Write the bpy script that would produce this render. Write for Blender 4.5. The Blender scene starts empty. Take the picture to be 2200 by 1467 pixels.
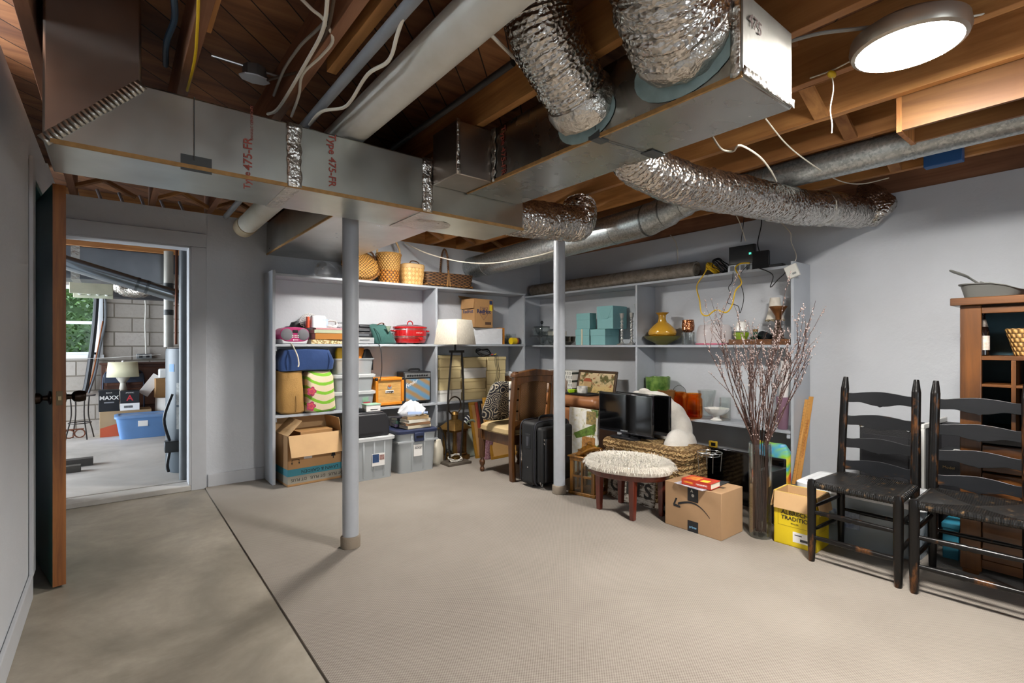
import bpy, bmesh, math, random
from mathutils import Vector as V, Matrix as MX
random.seed(7)
C = bpy.context.scene.collection
scn = bpy.context.scene
PI = math.pi
# ------------------------------------------------------------------ camera
F, HC, U0, V0 = 1074.0, 1.21, 1100.0, 742.0
YAW = math.radians(38.5)
SN, CS = math.sin(YAW), math.cos(YAW)
cam = bpy.data.objects.new('camera', bpy.data.cameras.new('camera'))
C.objects.link(cam)
cam.location = (0, 0, HC)
cam.rotation_euler = (PI/2, 0, -YAW)
cam.data.lens = F/2200*36
cam.data.sensor_width = 36
cam.data.shift_y = 8.5/2200
cam.data.clip_start = .02
scn.camera = cam
# ------------------------------------------------------------------ view, world, lights
scn.view_settings.view_transform = 'Standard'
scn.view_settings.look = 'None'
scn.view_settings.gamma = 1
scn.view_settings.use_curve_mapping = False
scn.view_settings.exposure = 1.02
try:
    scn.cycles.use_denoising = True
    scn.cycles.max_bounces = 10
    scn.cycles.diffuse_bounces = 5
    scn.cycles.glossy_bounces = 4
    scn.cycles.transmission_bounces = 8
    scn.cycles.transparent_max_bounces = 12
    scn.cycles.caustics_reflective = False
    scn.cycles.caustics_refractive = False
    scn.cycles.sample_clamp_indirect = 4
except Exception:
    pass
LAMP_E = 270.0      # emission of the disc lamps
w = bpy.data.worlds.new('World'); scn.world = w; w.use_nodes = True
w.node_tree.nodes['Background'].inputs[0].default_value = (.82, .91, 1, 1)
w.node_tree.nodes['Background'].inputs[1].default_value = 8.0
def portal(loc, rot, sx, sy):
    l = bpy.data.lights.new('window_portal', 'AREA'); l.shape = 'RECTANGLE'; l.size = sx; l.size_y = sy
    l.cycles.is_portal = True
    o = bpy.data.objects.new('window_portal', l); C.objects.link(o); o.location = loc; o.rotation_euler = rot
portal((1.35, -2.62, 1.5), (PI/2, 0, 0), .9, .9)          # window behind the camera, faces +y
portal((-.35, 9.05, 1.55), (-PI/2, 0, 0), .8, 1.0)          # window of the far room, faces -y
portal((-3.05, 7.2, 1.25), (PI/2, 0, -PI/2), 3.2, 2.1)       # unseen side opening of the far room, widened to add daylight, faces +x

# ------------------------------------------------------------------ pixel -> world helpers
def ray(u, v):
    r = (u-U0)/F
    return V((SN+r*CS, CS-r*SN, (V0-v)/F))
def Pz(u, v, z):
    d = ray(u, v); t = (z-HC)/d.z
    return V((0, 0, HC))+d*t
def Py(u, v, y):
    d = ray(u, v); return V((0, 0, HC))+d*(y/d.y)
def Px(u, v, x):
    d = ray(u, v); return V((0, 0, HC))+d*(x/d.x)
def Pd(u, v, d):
    return V((0, 0, HC))+ray(u, v)*d
# ------------------------------------------------------------------ mesh kit
def sm(pts, n=6):
    P = [V(p) for p in pts]
    if len(P) < 3: return P
    out = []
    for i in range(len(P)-1):
        a = P[max(i-1, 0)]; b = P[i]; c = P[i+1]; d = P[min(i+2, len(P)-1)]
        for k in range(n):
            t = k/n
            out.append(.5*((2*b)+(c-a)*t+(2*a-5*b+4*c-d)*t*t+(3*b-a-3*c+d)*t**3))
    out.append(P[-1]); return out
class K:
    def __init__(s): s.bm = bmesh.new(); s.T = MX()
    def at(s, loc=(0, 0, 0), rz=0, rx=0, ry=0, sc=1):
        s.T = MX.Translation(V(loc)) @ MX.Rotation(rz, 4, 'Z') @ MX.Rotation(ry, 4, 'Y') @ MX.Rotation(rx, 4, 'X') @ MX.Scale(sc, 4)
        return s
    def add(s, vs, fs):
        b = [s.bm.verts.new(s.T @ V(v)) for v in vs]
        for f in fs:
            try: s.bm.faces.new([b[i] for i in f])
            except ValueError: pass
        return s
    def box(s, x0, x1, y0, y1, z0, z1):
        return s.add([(x0, y0, z0), (x1, y0, z0), (x1, y1, z0), (x0, y1, z0), (x0, y0, z1), (x1, y0, z1), (x1, y1, z1), (x0, y1, z1)],
                     [(3, 2, 1, 0), (4, 5, 6, 7), (0, 1, 5, 4), (1, 2, 6, 5), (2, 3, 7, 6), (3, 0, 4, 7)])
    def bx(s, cx, cy, z0, sx, sy, sz): return s.box(cx-sx/2, cx+sx/2, cy-sy/2, cy+sy/2, z0, z0+sz)
    def taper(s, cx, cy, z0, z1, sx0, sy0, sx1, sy1):
        v = []
        for z, a, b in ((z0, sx0/2, sy0/2), (z1, sx1/2, sy1/2)):
            v += [(cx-a, cy-b, z), (cx+a, cy-b, z), (cx+a, cy+b, z), (cx-a, cy+b, z)]
        return s.add(v, [(3, 2, 1, 0), (4, 5, 6, 7), (0, 1, 5, 4), (1, 2, 6, 5), (2, 3, 7, 6), (3, 0, 4, 7)])
    def prism(s, pts, z0, z1):
        n = len(pts)
        return s.add([(p[0], p[1], z0) for p in pts]+[(p[0], p[1], z1) for p in pts],
                     [tuple(range(n-1, -1, -1)), tuple(range(n, 2*n))]+[(i, (i+1) % n, n+(i+1) % n, n+i) for i in range(n)])
    def prismy(s, pts, y0, y1):      # pts in xz, extruded along y
        n = len(pts)
        return s.add([(p[0], y0, p[1]) for p in pts]+[(p[0], y1, p[1]) for p in pts],
                     [tuple(range(n)), tuple(range(2*n-1, n-1, -1))]+[((i+1) % n, i, n+i, n+(i+1) % n) for i in range(n)])
    def loft(s, rings, caps=(1, 1), closed=True):
        n = len(rings[0]); vs = [p for r in rings for p in r]; fs = []
        for j in range(len(rings)-1):
            for i in range(n if closed else n-1):
                a = j*n+i; b = j*n+(i+1) % n
                fs.append((a, b, b+n, a+n))
        if caps[0]: fs.append(tuple(range(n-1, -1, -1)))
        if caps[1]: fs.append(tuple(range((len(rings)-1)*n, len(rings)*n)))
        return s.add(vs, fs)
    def lathe(s, prof, n=24, c=(0, 0, 0), sx=1, sy=1, caps=(1, 1)):
        return s.loft([[(c[0]+max(r, 1e-4)*sx*math.cos(2*PI*i/n), c[1]+max(r, 1e-4)*sy*math.sin(2*PI*i/n), c[2]+z) for i in range(n)] for r, z in prof], caps)
    def cyl(s, p0, p1, r0, r1=None, n=16):
        return s.tube([p0, p1], [r0, r0 if r1 is None else r1], n)
    def tube(s, pts, r, n=8, caps=(1, 1), fn=None, sq=None):
        P = [V(p) for p in pts]; m = len(P); R = r if isinstance(r, (list, tuple)) else [r]*m
        t = (P[1]-P[0]).normalized()
        up = V((0, 0, 1)) if abs(t.z) < .9 else V((0, 1, 0))
        a = t.cross(up).normalized(); rings = []
        for i in range(m):
            d = (P[min(i+1, m-1)]-P[max(i-1, 0)])
            d = d.normalized() if d.length > 1e-9 else t
            a = (a-d*a.dot(d)).normalized(); b = d.cross(a)
            ring = []
            for k in range(n):
                th = 2*PI*k/n; rr = R[i]*(fn(i, th) if fn else 1)
                ring.append(P[i]+(a*math.cos(th)+b*math.sin(th)*(sq or 1))*rr)
            rings.append(ring)
        return s.loft(rings, caps)
    def ell(s, c, rx, ry, rz, n=20, m=12):
        pr = [(math.sin(PI*j/m), -math.cos(PI*j/m)*rz) for j in range(m+1)]
        return s.lathe(pr, n, c, rx, ry)
    def sup(s, rows, n=32, e=4, c=(0, 0, 0)):   # rows of (z, half x, half y[, dx, dy]) as superellipse rings
        rings = []
        for row in rows:
            z, a, b = row[:3]; dx, dy = (tuple(row[3:])+(0, 0))[:2]; ring = []
            for i in range(n):
                th = 2*PI*i/n; ct, st = math.cos(th), math.sin(th)
                ring.append((c[0]+dx+a*math.copysign(abs(ct)**(2/e), ct), c[1]+dy+b*math.copysign(abs(st)**(2/e), st), c[2]+z))
            rings.append(ring)
        return s.loft(rings)
    def sheet(s, fn, nu, nv):
        return s.add([fn(i/nu, j/nv) for j in range(nv+1) for i in range(nu+1)],
                     [(j*(nu+1)+i, j*(nu+1)+i+1, (j+1)*(nu+1)+i+1, (j+1)*(nu+1)+i) for j in range(nv) for i in range(nu)])
    def jit(s, a):
        for v in s.bm.verts:
            v.co += V((random.uniform(-a, a), random.uniform(-a, a), random.uniform(-a, a)))
        return s
    def warp(s, a, f, seed=0):
        from mathutils import noise
        z0 = min(v.co.z for v in s.bm.verts)
        for v in s.bm.verts:
            v.co += noise.noise_vector(v.co*f+V((seed, seed*2.3, 0)))*a
            v.co.z = max(v.co.z, z0)
        return s
    def o(s, name, mat, parent=None, loc=None, rz=0, bev=0, solid=0, sub=0, ang=.6, seg=2, smooth=True):
        bm = s.bm
        bmesh.ops.recalc_face_normals(bm, faces=bm.faces)
        if smooth:
            for f in bm.faces: f.smooth = True
            for e in bm.edges: e.smooth = e.calc_face_angle(0) < ang
        me = bpy.data.meshes.new(name); bm.to_mesh(me); bm.free()
        ob = bpy.data.objects.new(name, me); C.objects.link(ob)
        for m_ in (mat if isinstance(mat, (list, tuple)) else [mat]): me.materials.append(m_)
        if parent: ob.parent = parent
        if loc is not None: ob.location = loc
        ob.rotation_euler = (0, 0, rz)
        if solid:
            m_ = ob.modifiers.new('s', 'SOLIDIFY'); m_.thickness = solid; m_.offset = 0
        if bev:
            m_ = ob.modifiers.new('b', 'BEVEL'); m_.width = bev; m_.segments = seg; m_.limit_method = 'ANGLE'; m_.angle_limit = .6
        if sub:
            m_ = ob.modifiers.new('u', 'SUBSURF'); m_.levels = m_.render_levels = sub
        return ob
def T(name, label, cat, loc=(0, 0, 0), rz=0, group=None, rot=None):
    o = bpy.data.objects.new(name, None); C.objects.link(o); o.empty_display_size = .1
    o.location = loc; o.rotation_euler = rot or (0, 0, rz)
    return tag(o, label, cat, group)
def tag(o, label, cat, group=None, kind=None):
    o['label'] = label; o['category'] = cat
    if group: o['group'] = group
    if kind: o['kind'] = kind
    return o
def S(o, label=None):
    o['kind'] = 'structure'
    if label: o['label'] = label
    return o
def dup(root, loc, rz, label=None, group=None):
    r = root.copy(); C.objects.link(r); r.location = loc; r.rotation_euler = (0, 0, rz)
    if label: r['label'] = label
    if group: r['group'] = group
    for ch in list(root.children):
        c = ch.copy(); C.objects.link(c); c.parent = r
        for g in ch.children:
            d = g.copy(); C.objects.link(d); d.parent = c
    return r
def txt(s, size, mat, parent, loc, rot, name='lettering', al='CENTER', ext=.0006, sx=1, shear=0, bold=0):
    cu = bpy.data.curves.new(name, 'FONT'); cu.body = s; cu.size = size; cu.align_x = al; cu.align_y = 'CENTER'
    cu.extrude = ext; cu.shear = shear; cu.offset = bold; cu.resolution_u = 3
    t = bpy.data.objects.new(name, cu); C.objects.link(t)
    me = bpy.data.meshes.new_from_object(t.evaluated_get(bpy.context.evaluated_depsgraph_get()))
    bpy.data.objects.remove(t)
    o = bpy.data.objects.new(name, me); C.objects.link(o); me.materials.clear(); me.materials.append(mat)
    o.parent = parent; o.location = loc; o.rotation_euler = rot; o.scale = (sx, 1, 1)
    return o
RF = (PI/2, 0, 0)            # lettering that faces -y
RL = (PI/2, 0, -PI/2)        # lettering that faces -x
# ------------------------------------------------------------------ materials
def lin(h):
    if isinstance(h, str):
        h = h.lstrip('#'); c = [int(h[i:i+2], 16)/255 for i in (0, 2, 4)]
        return tuple(x/12.92 if x <= .04045 else ((x+.055)/1.055)**2.4 for x in c)
    return tuple(h)
class N:
    def __init__(s, name):
        s.m = bpy.data.materials.new(name); s.m.use_nodes = True; s.t = s.m.node_tree
        s.p = s.t.nodes['Principled BSDF']; s.co = None
    def n(s, ty, **kw):
        x = s.t.nodes.new(ty)
        for k, v in kw.items():
            if k in x.inputs.keys(): x.inputs[k].default_value = v
            else: setattr(x, k, v)
        return x
    def l(s, a, b): s.t.links.new(a, b)
    def vec(s, scale=(1, 1, 1), rot=(0, 0, 0), gen=False):
        if not s.co: s.co = s.n('ShaderNodeTexCoord')
        mp = s.n('ShaderNodeMapping'); mp.inputs['Scale'].default_value = scale; mp.inputs['Rotation'].default_value = rot
        s.l(s.co.outputs['Generated' if gen else 'Object'], mp.inputs[0]); return mp.outputs[0]
    def noise(s, scale, vec=None, detail=4, rough=.55, dist=0):
        x = s.n('ShaderNodeTexNoise'); x.inputs['Scale'].default_value = scale; x.inputs['Detail'].default_value = detail
        x.inputs['Roughness'].default_value = rough; x.inputs['Distortion'].default_value = dist
        s.l(vec or s.vec(), x.inputs['Vector']); return x.outputs[0]
    def ramp(s, fac, stops, interp='LINEAR'):
        r = s.n('ShaderNodeValToRGB'); e = r.color_ramp; e.interpolation = interp
        while len(e.elements) < len(stops): e.elements.new(.5)
        for k, (p, c) in zip(e.elements, stops):
            k.position = p; c = lin(c); k.color = (*c[:3], 1)
        s.l(fac, r.inputs[0]); return r.outputs[0]
    def mix(s, fac, a, b, mode='MIX'):
        x = s.n('ShaderNodeMix'); x.data_type = 'RGBA'; x.blend_type = mode
        for i, val in ((0, fac), (6, a), (7, b)):
            sock = x.inputs[i]
            if hasattr(val, 'is_output'): s.l(val, sock)
            elif i == 0: sock.default_value = val
            else: sock.default_value = (*lin(val)[:3], 1)
        return x.outputs[2]
    def math(s, op, a, b=0):
        x = s.n('ShaderNodeMath'); x.operation = op
        for i, v in ((0, a), (1, b)):
            if hasattr(v, 'is_output'): s.l(v, x.inputs[i])
            else: x.inputs[i].default_value = v
        return x.outputs[0]
    def bump(s, h, st=.3, d=.01, prev=None):
        b = s.n('ShaderNodeBump'); b.inputs['Strength'].default_value = st; b.inputs['Distance'].default_value = d
        s.l(h, b.inputs['Height'])
        if prev: s.l(prev, b.inputs['Normal'])
        s.l(b.outputs[0], s.p.inputs['Normal']); return b.outputs[0]
    def base(s, c):
        if hasattr(c, 'is_output'): s.l(c, s.p.inputs['Base Color'])
        else: s.p.inputs['Base Color'].default_value = (*lin(c)[:3], 1)
        return s
    def set(s, rough=.5, metal=0, spec=None, coat=0, trans=0, alpha=1, ior=None, sheen=0):
        I = s.p.inputs
        I['Roughness'].default_value = rough; I['Metallic'].default_value = metal; I['Coat Weight'].default_value = coat
        I['Transmission Weight'].default_value = trans; I['Alpha'].default_value = alpha; I['Sheen Weight'].default_value = sheen
        if spec is not None: I['Specular IOR Level'].default_value = spec
        if ior: I['IOR'].default_value = ior
        return s
CACHE = {}
def mk(c, rough=.5, metal=0, var=.12, vs=6, bump=0, bs=80, c2=None, coat=0, spec=None, trans=0, alpha=1, stretch=(1, 1, 1), sheen=0, ior=None):
    key = (c, rough, metal, var, vs, bump, bs, c2, coat, spec, trans, alpha, stretch, sheen, ior)
    if key in CACHE: return CACHE[key]
    m = N('mat_'+str(c).strip('#')).set(rough, metal, spec, coat, trans, alpha, ior, sheen)
    if var or c2:
        a = lin(c); b = lin(c2) if c2 else tuple(x*(1-var*1.6) for x in a)
        m.base(m.ramp(m.noise(vs, m.vec(stretch)), [(.3, a), (.7, b)]))
    else: m.base(c)
    if bump: m.bump(m.noise(bs, m.vec(stretch), 3), bump, .004)
    CACHE[key] = m.m; return m.m
def glass(c='#ffffff', rough=.0, ior=1.45, alpha=None, tint=.85):
    """thin clear glass or clear plastic: see-through with a glossy skin"""
    key = ('glass', c, rough, tint)
    if key in CACHE: return CACHE[key]
    m = N('mat_glass'); t = m.t
    tr = m.n('ShaderNodeBsdfTransparent'); tr.inputs[0].default_value = (*[x*tint for x in lin(c)], 1)
    gl = m.n('ShaderNodeBsdfGlossy'); gl.inputs['Roughness'].default_value = max(rough, .03); gl.inputs[0].default_value = (1, 1, 1, 1)
    lw = m.n('ShaderNodeLayerWeight'); lw.inputs[0].default_value = .3
    mx = m.n('ShaderNodeMixShader')
    m.l(m.math('ADD', m.math('MULTIPLY', lw.outputs['Fresnel'], .45), .01), mx.inputs[0]); m.l(tr.outputs[0], mx.inputs[1]); m.l(gl.outputs[0], mx.inputs[2])
    m.l(mx.outputs[0], t.nodes['Material Output'].inputs[0]); t.nodes.remove(m.p)
    CACHE[key] = m.m; return m.m
def milky(c, a=.55, rough=.25):
    """translucent frosted plastic: part see-through, part diffuse"""
    key = ('milky', c, a)
    if key in CACHE: return CACHE[key]
    m = N('mat_plastic'); m.base(c).set(rough, 0, alpha=a); CACHE[key] = m.m; return m.m
def wood(c1, c2, scale=6, axis='y', rough=.5, c3=None, coat=0, bump=.15, knots=0):
    key = ('wood', c1, c2, scale, axis, rough, c3, coat, knots)
    if key in CACHE: return CACHE[key]
    m = N('mat_wood').set(rough, coat=coat)
    st = {'x': (.08, 1, 1), 'y': (1, .08, 1), 'z': (1, 1, .08)}[axis]
    v = m.vec(st)
    n1 = m.noise(scale*4, v, 6, .6, .8)
    n2 = m.noise(scale*.35, m.vec((1, 1, 1) if not knots else (st[0]*2 if st[0] < 1 else 1, st[1]*2 if st[1] < 1 else 1, 1)), 2)
    col = m.ramp(n1, [(.3, c1), (.68, c2)])
    if c3: col = m.mix(m.ramp(n2, [(.42, (0, 0, 0)), (.62, (1, 1, 1))]), col, m.mix(.65, col, c3))
    m.base(col)
    if bump: m.bump(n1, bump, .002)
    CACHE[key] = m.m; return m.m
def foil(c='#c9c8c4', rough=.3, wr=.25, sc=5, fine=0, fs=60, name='mat_foil'):
    m = N(name).set(rough, 1)
    n0 = m.noise(3.1, None, 3)
    a = lin(c)
    m.base(m.ramp(n0, [(.3, a), (.7, tuple(x*.78 for x in a))]))
    rr = m.n('ShaderNodeMapRange'); m.l(m.noise(7, None, 3), rr.inputs[0]); rr.inputs[3].default_value = rough*.75; rr.inputs[4].default_value = rough*1.3
    m.l(rr.outputs[0], m.p.inputs['Roughness'])
    b = m.bump(m.noise(sc, None, 3), wr, .03)
    if fine:
        vo = m.n('ShaderNodeTexVoronoi'); vo.inputs['Scale'].default_value = fs; m.l(m.vec(), vo.inputs['Vector'])
        m.bump(vo.outputs[0], fine, .006, b)
    return m.m
def wicker(c1, c2, sx=60, sz=60, rough=.6, ring=True, bump=.8):
    """woven cane seen from the side: runs around the vertical axis"""
    key = ('wk', c1, c2, sx, sz)
    if key in CACHE: return CACHE[key]
    m = N('mat_wicker').set(rough)
    co = m.n('ShaderNodeTexCoord'); sep = m.n('ShaderNodeSeparateXYZ'); m.l(co.outputs['Object'], sep.inputs[0])
    ang = m.math('ADD', sep.outputs[0], sep.outputs[1]) if not ring else m.math('ARCTAN2', sep.outputs[1], sep.outputs[0])
    s1 = m.math('SINE', m.math('MULTIPLY', ang, sx if not ring else sx/2))
    row = m.math('MULTIPLY', sep.outputs[2], sz)
    par = m.math('SIGN', m.math('SINE', m.math('MULTIPLY', row, PI)))
    wv = m.math('MULTIPLY', s1, par)
    rw = m.math('ABSOLUTE', m.math('SINE', m.math('MULTIPLY', row, PI)))
    h = m.math('MULTIPLY', m.math('ADD', m.math('MULTIPLY', wv, .5), .6), m.math('POWER', rw, .5))
    m.base(m.mix(m.noise(9), m.ramp(h, [(.1, c2), (.55, c1)]), m.ramp(h, [(.1, c2), (.9, c1)])))
    m.bump(h, bump, .006)
    CACHE[key] = m.m; return m.m
# ------------------------------------------------------------------ building materials
def wall_mat(bl=False):
    m = N('mat_wall_paint').set(.55)
    c = lin('#c9ccd1')
    m.base(m.ramp(m.noise(1.3, None, 5), [(.35, c), (.7, tuple(x*.9 for x in c))]))
    b = m.bump(m.noise(28, None, 5, .65), .35, .006)
    if bl:
        br = m.n('ShaderNodeTexBrick'); m.l(m.vec((1, 1, 1), (PI/2, 0, PI/2)), br.inputs['Vector'])
        br.inputs['Scale'].default_value = 1; br.inputs['Brick Width'].default_value = .4; br.inputs['Row Height'].default_value = .2
        br.inputs['Mortar Size'].default_value = .006; br.inputs['Mortar Smooth'].default_value = .7
        nz = m.noise(2, None, 3)
        m.bump(m.math('MULTIPLY', br.outputs['Fac'], m.math('MULTIPLY', nz, -1)), .7, .012, b)
    return m.m
MW, MWB = wall_mat(), wall_mat(True)
def concrete():
    m = N('mat_concrete')
    n1 = m.noise(1.6, None, 6, .62, .6); n2 = m.noise(14, None, 6, .65)
    c = m.ramp(n1, [(.28, '#6c655a'), (.5, '#958c7e'), (.72, '#b2a99b')])
    m.base(m.mix(m.ramp(n2, [(.35, '#b4b4b4'), (.7, '#ffffff')]), m.mix(.5, c, '#6a6358'), c))
    rr = m.n('ShaderNodeMapRange'); m.l(n1, rr.inputs[0]); rr.inputs[3].default_value = .3; rr.inputs[4].default_value = .6
    m.l(rr.outputs[0], m.p.inputs['Roughness'])
    m.bump(n2, .12, .004); return m.m
def concrete2():
    m = N('mat_concrete_pale').set(.6)
    n1 = m.noise(1.2, None, 6, .62, .6)
    m.base(m.ramp(n1, [(.3, '#a09c96'), (.7, '#c8c4be')])); m.bump(m.noise(20), .15, .004); return m.m
def carpet():
    m = N('mat_carpet').set(.95, spec=.1, sheen=.1)
    sep = m.n('ShaderNodeSeparateXYZ'); m.l(m.vec(), sep.inputs[0])
    k = 2*PI/.0125
    sx = m.math('SINE', m.math('MULTIPLY', sep.outputs[0], k)); sy = m.math('SINE', m.math('MULTIPLY', sep.outputs[1], k))
    h = m.math('MULTIPLY', sx, sy)
    h2 = m.math('ADD', m.math('MULTIPLY', h, .5), .5)
    c = m.ramp(h2, [(.1, '#6b635b'), (.75, '#938a80')])
    m.base(m.mix(m.ramp(m.noise(.9, None, 5, .6), [(.35, (0, 0, 0)), (.65, (.35, .35, .35))]), c, '#a89f95'))
    m.bump(h2, .35, .004); return m.m
def planks():
    m = N('mat_deck').set(.75)
    sep = m.n('ShaderNodeSeparateXYZ'); m.l(m.vec(), sep.inputs[0])
    t = m.math('MULTIPLY', m.math('SUBTRACT', sep.outputs[0], sep.outputs[1]), .7071/.135)
    fr = m.math('FRACT', t); fl = m.math('FLOOR', t)
    wn = m.n('ShaderNodeTexWhiteNoise'); wn.noise_dimensions = '1D'; m.l(fl, wn.inputs['W'])
    g = m.noise(14, m.vec((.1, 1, 1), (0, 0, -PI/4)), 5, .6, .6)
    c = m.ramp(g, [(.3, '#6a442e'), (.7, '#a8744a')])
    c = m.mix(m.math('MULTIPLY', wn.outputs[0], .6), c, '#4a2c22')
    kn = m.n('ShaderNodeTexVoronoi'); kn.inputs['Scale'].default_value = 2.2; m.l(m.vec((1, 1, 1)), kn.inputs['Vector'])
    c = m.mix(m.ramp(kn.outputs[0], [(.05, (1, 1, 1)), (.12, (0, 0, 0))]), c, '#2a1710')
    m.base(m.mix(m.ramp(fr, [(.0, (1, 1, 1)), (.035, (1, 1, 1)), (.05, (0, 0, 0))]), c, '#120b08'))
    return m.m
def block():
    m = N('mat_block').set(.85)
    br = m.n('ShaderNodeTexBrick'); m.l(m.vec((1, 1, 1), (PI/2, 0, 0)), br.inputs['Vector'])
    br.inputs['Scale'].default_value = 1; br.inputs['Brick Width'].default_value = .4; br.inputs['Row Height'].default_value = .2
    br.inputs['Mortar Size'].default_value = .01; br.inputs['Mortar Smooth'].default_value = .4
    br.inputs['Color1'].default_value = (*lin('#a8a29b'), 1); br.inputs['Color2'].default_value = (*lin('#98928a'), 1); br.inputs['Mortar'].default_value = (*lin('#6f685e'), 1)
    n = m.noise(22, None, 6, .7)
    m.base(m.mix(m.ramp(n, [(.3, '#8c857c'), (.5, '#ffffff')]), m.mix(.4, br.outputs[0], '#7d756b'), br.outputs[0]))
    b = m.bump(m.math('MULTIPLY', br.outputs['Fac'], -1), .6, .012); m.bump(n, .4, .008, b); return m.m
JO = wood('#a06a38', '#d69c5c', 5, 'y', .6, '#86562e')  # lightened: lamplight on the joists is put into the wood colour
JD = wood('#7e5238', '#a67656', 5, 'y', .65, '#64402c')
JX = wood('#8a5830', '#c08a50', 5, 'x', .6, '#6a4226')
JZ = wood('#8a5a30', '#b98450', 5, 'z', .6, '#6f4526')
MC, MDK, MB = concrete(), planks(), block()
TRIM = mk('#bfc1c5', .45, var=.05)
# ------------------------------------------------------------------ room shell
XL, XR, YB, YN = -.32, 4.4, 4.94, -2.5
S(K().box(-3.2, 4.7, YN-.2, 9.1, -.12, 0).o('floor', MC, smooth=False))
S(K().box(-3.0, 2.6, YB+.15, 8.9, 0, .05).o('floor_far', concrete2(), smooth=False))
S(K().box(-3.2, 4.7, YN-.2, 9.1, 2.535, 2.6).o('ceiling', MDK, smooth=False))
k = K().box(XL-.14, -.30, YB, YB+.15, 0, 2.33).box(.5, XR+.15, YB, YB+.15, 0, 2.33).box(-.30, .5, YB, YB+.15, 2.035, 2.33)
k.box(.62, .64, YB-.006, YB+.01, 2.1, 2.33)
S(k.o('wall_back', MW, smooth=False))
S(K().box(-.30, .5, YB-.02, YB+.15, 0, .045).o('door_sill', concrete2(), bev=.006, smooth=False))
S(K().box(XR, XR+.15, YN, YB, 0, 2.31).o('wall_right', MWB, smooth=False))
# left wall with the doorway of the teal door
k = K().box(XL-.14, XL, YN, 3.40, 0, 2.29).box(XL-.14, XL, 4.20, YB, 0, 2.33).box(XL-.14, XL, 3.40, 4.20, 2.06, 2.29)
k.warp(.006, 9)
S(k.o('wall_left', MW, smooth=False))
k = K().box(.4, .9, YN-.14, YN, 0, 2.53)
k = K().box(XL-.14, .9, YN-.14, YN, 0, 2.53).box(1.8, XR+.15, YN-.14, YN, 0, 2.53).box(.9, 1.8, YN-.14, YN, 0, 1.05).box(.9, 1.8, YN-.14, YN, 1.95, 2.53)
S(k.o('wall_near', MW, smooth=False))
# room behind the left doorway: a closet opened to the far room to let daylight in
TEAL = mk('#3f7f7c', .5, var=.15)
S(K().box(-1.4, -1.3, 3.2, YB, 0, 2.5).box(-1.3, XL-.14, 3.2, 3.3, 0, 2.5).o('wall_closet', MW, smooth=False))
S(K().box(XL-.145, XL+.004, 3.40, 3.43, 0, 2.06).box(XL-.145, XL+.004, 4.17, 4.20, 0, 2.06).box(XL-.145, XL+.004, 3.40, 4.20, 2.03, 2.06)
  .box(XL-.09, XL-.05, 3.43, 3.445, 0, 2.03).box(XL-.09, XL-.05, 4.155, 4.17, 0, 2.03).box(XL-.09, XL-.05, 3.43, 4.17, 2.015, 2.03).o('door_frame_teal', TEAL, smooth=False))
S(K().box(XL, XL+.016, 3.30, 3.40, .1, 2.12).box(XL, XL+.016, 4.20, 4.30, 0, 2.12).o('trim_left', TRIM, bev=.003))
S(K().box(XL, XL+.016, YN, 3.30, 0, .115).o('baseboard_left', TRIM, bev=.004))
S(K().box(.62, 1.06, YB-.016, YB, 0, .115).o('baseboard_back', TRIM, bev=.004))
k = K().box(.5, .61, YB-.02, YB, 0, 2.034).box(-.30, .61, YB-.02, YB, 2.035, 2.15).box(.485, .5, YB-.02, YB+.15, .045, 2.035).box(-.30, .5, YB-.02, YB+.15, 2.02, 2.035)
S(k.o('trim_doorway', TRIM, bev=.003))
# far room
WX0, WX1, WZ0, WZ1 = -.75, -.17, 1.07, 2.02
k = K().box(-3.1, WX0, 8.9, 9.1, 0, 2.53).box(WX1, 2.7, 8.9, 9.1, 0, 2.53).box(WX0, WX1, 8.9, 9.1, 0, WZ0).box(WX0, WX1, 8.9, 9.1, WZ1, 2.53)
S(k.o('wall_far', MB, smooth=False))
k = K().box(-3.2, -3.05, YB, 5.6, 0, 2.53).box(-3.2, -3.05, 8.8, 9.1, 0, 2.53).box(-3.2, -3.05, 5.6, 8.8, 2.3, 2.53)  # unseen wall left mostly open to bring more daylight in
S(k.o('wall_far_left', MB, smooth=False))
S(K().box(2.6, 2.75, YB+.15, 8.9, 0, 2.53).o('wall_far_right', MB, smooth=False))
S(K().box(-3.05, -.75, YB, YB+.15, 0, 2.53).box(-.75, XL-.14, YB, YB+.15, 2.3, 2.53).o('wall_far_front', MW, smooth=False))  # gap beside the doorway added to let daylight into the closet
WF = mk('#e8edf2', .4, var=0)
k = K().box(WX0, WX1, 8.93, 9.0, WZ0, WZ0+.05).box(WX0, WX1, 8.93, 9.0, WZ1-.05, WZ1).box(WX0, WX0+.05, 8.93, 9.0, WZ0, WZ1).box(WX1-.05, WX1, 8.93, 9.0, WZ0, WZ1)
k.box(WX0, WX1, 8.94, 8.98, 1.50, 1.54).box(WX0-.04, WX1+.06, 8.86, 8.93, WZ0-.03, WZ0+.015)
k.box(WX1, WX1+.05, 8.88, 8.9, WZ0, WZ1+.04)
w1 = S(k.o('window_1', WF, bev=.004))
K().box(WX0+.05, WX1-.05, 8.955, 8.96, WZ0+.05, 1.5).box(WX0+.05, WX1-.05, 8.965, 8.97, 1.54, WZ1-.05).o('pane', glass('#eef4f4', tint=.93), w1, smooth=False)
w2 = S(K().box(.9, 1.8, YN-.1, YN-.04, 1.05, 1.1).box(.9, 1.8, YN-.1, YN-.04, 1.9, 1.95).box(.9, .95, YN-.1, YN-.04, 1.05, 1.95).box(1.75, 1.8, YN-.1, YN-.04, 1.05, 1.95).box(1.33, 1.37, YN-.1, YN-.04, 1.05, 1.95).o('window_2', WF, smooth=False))
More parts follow.
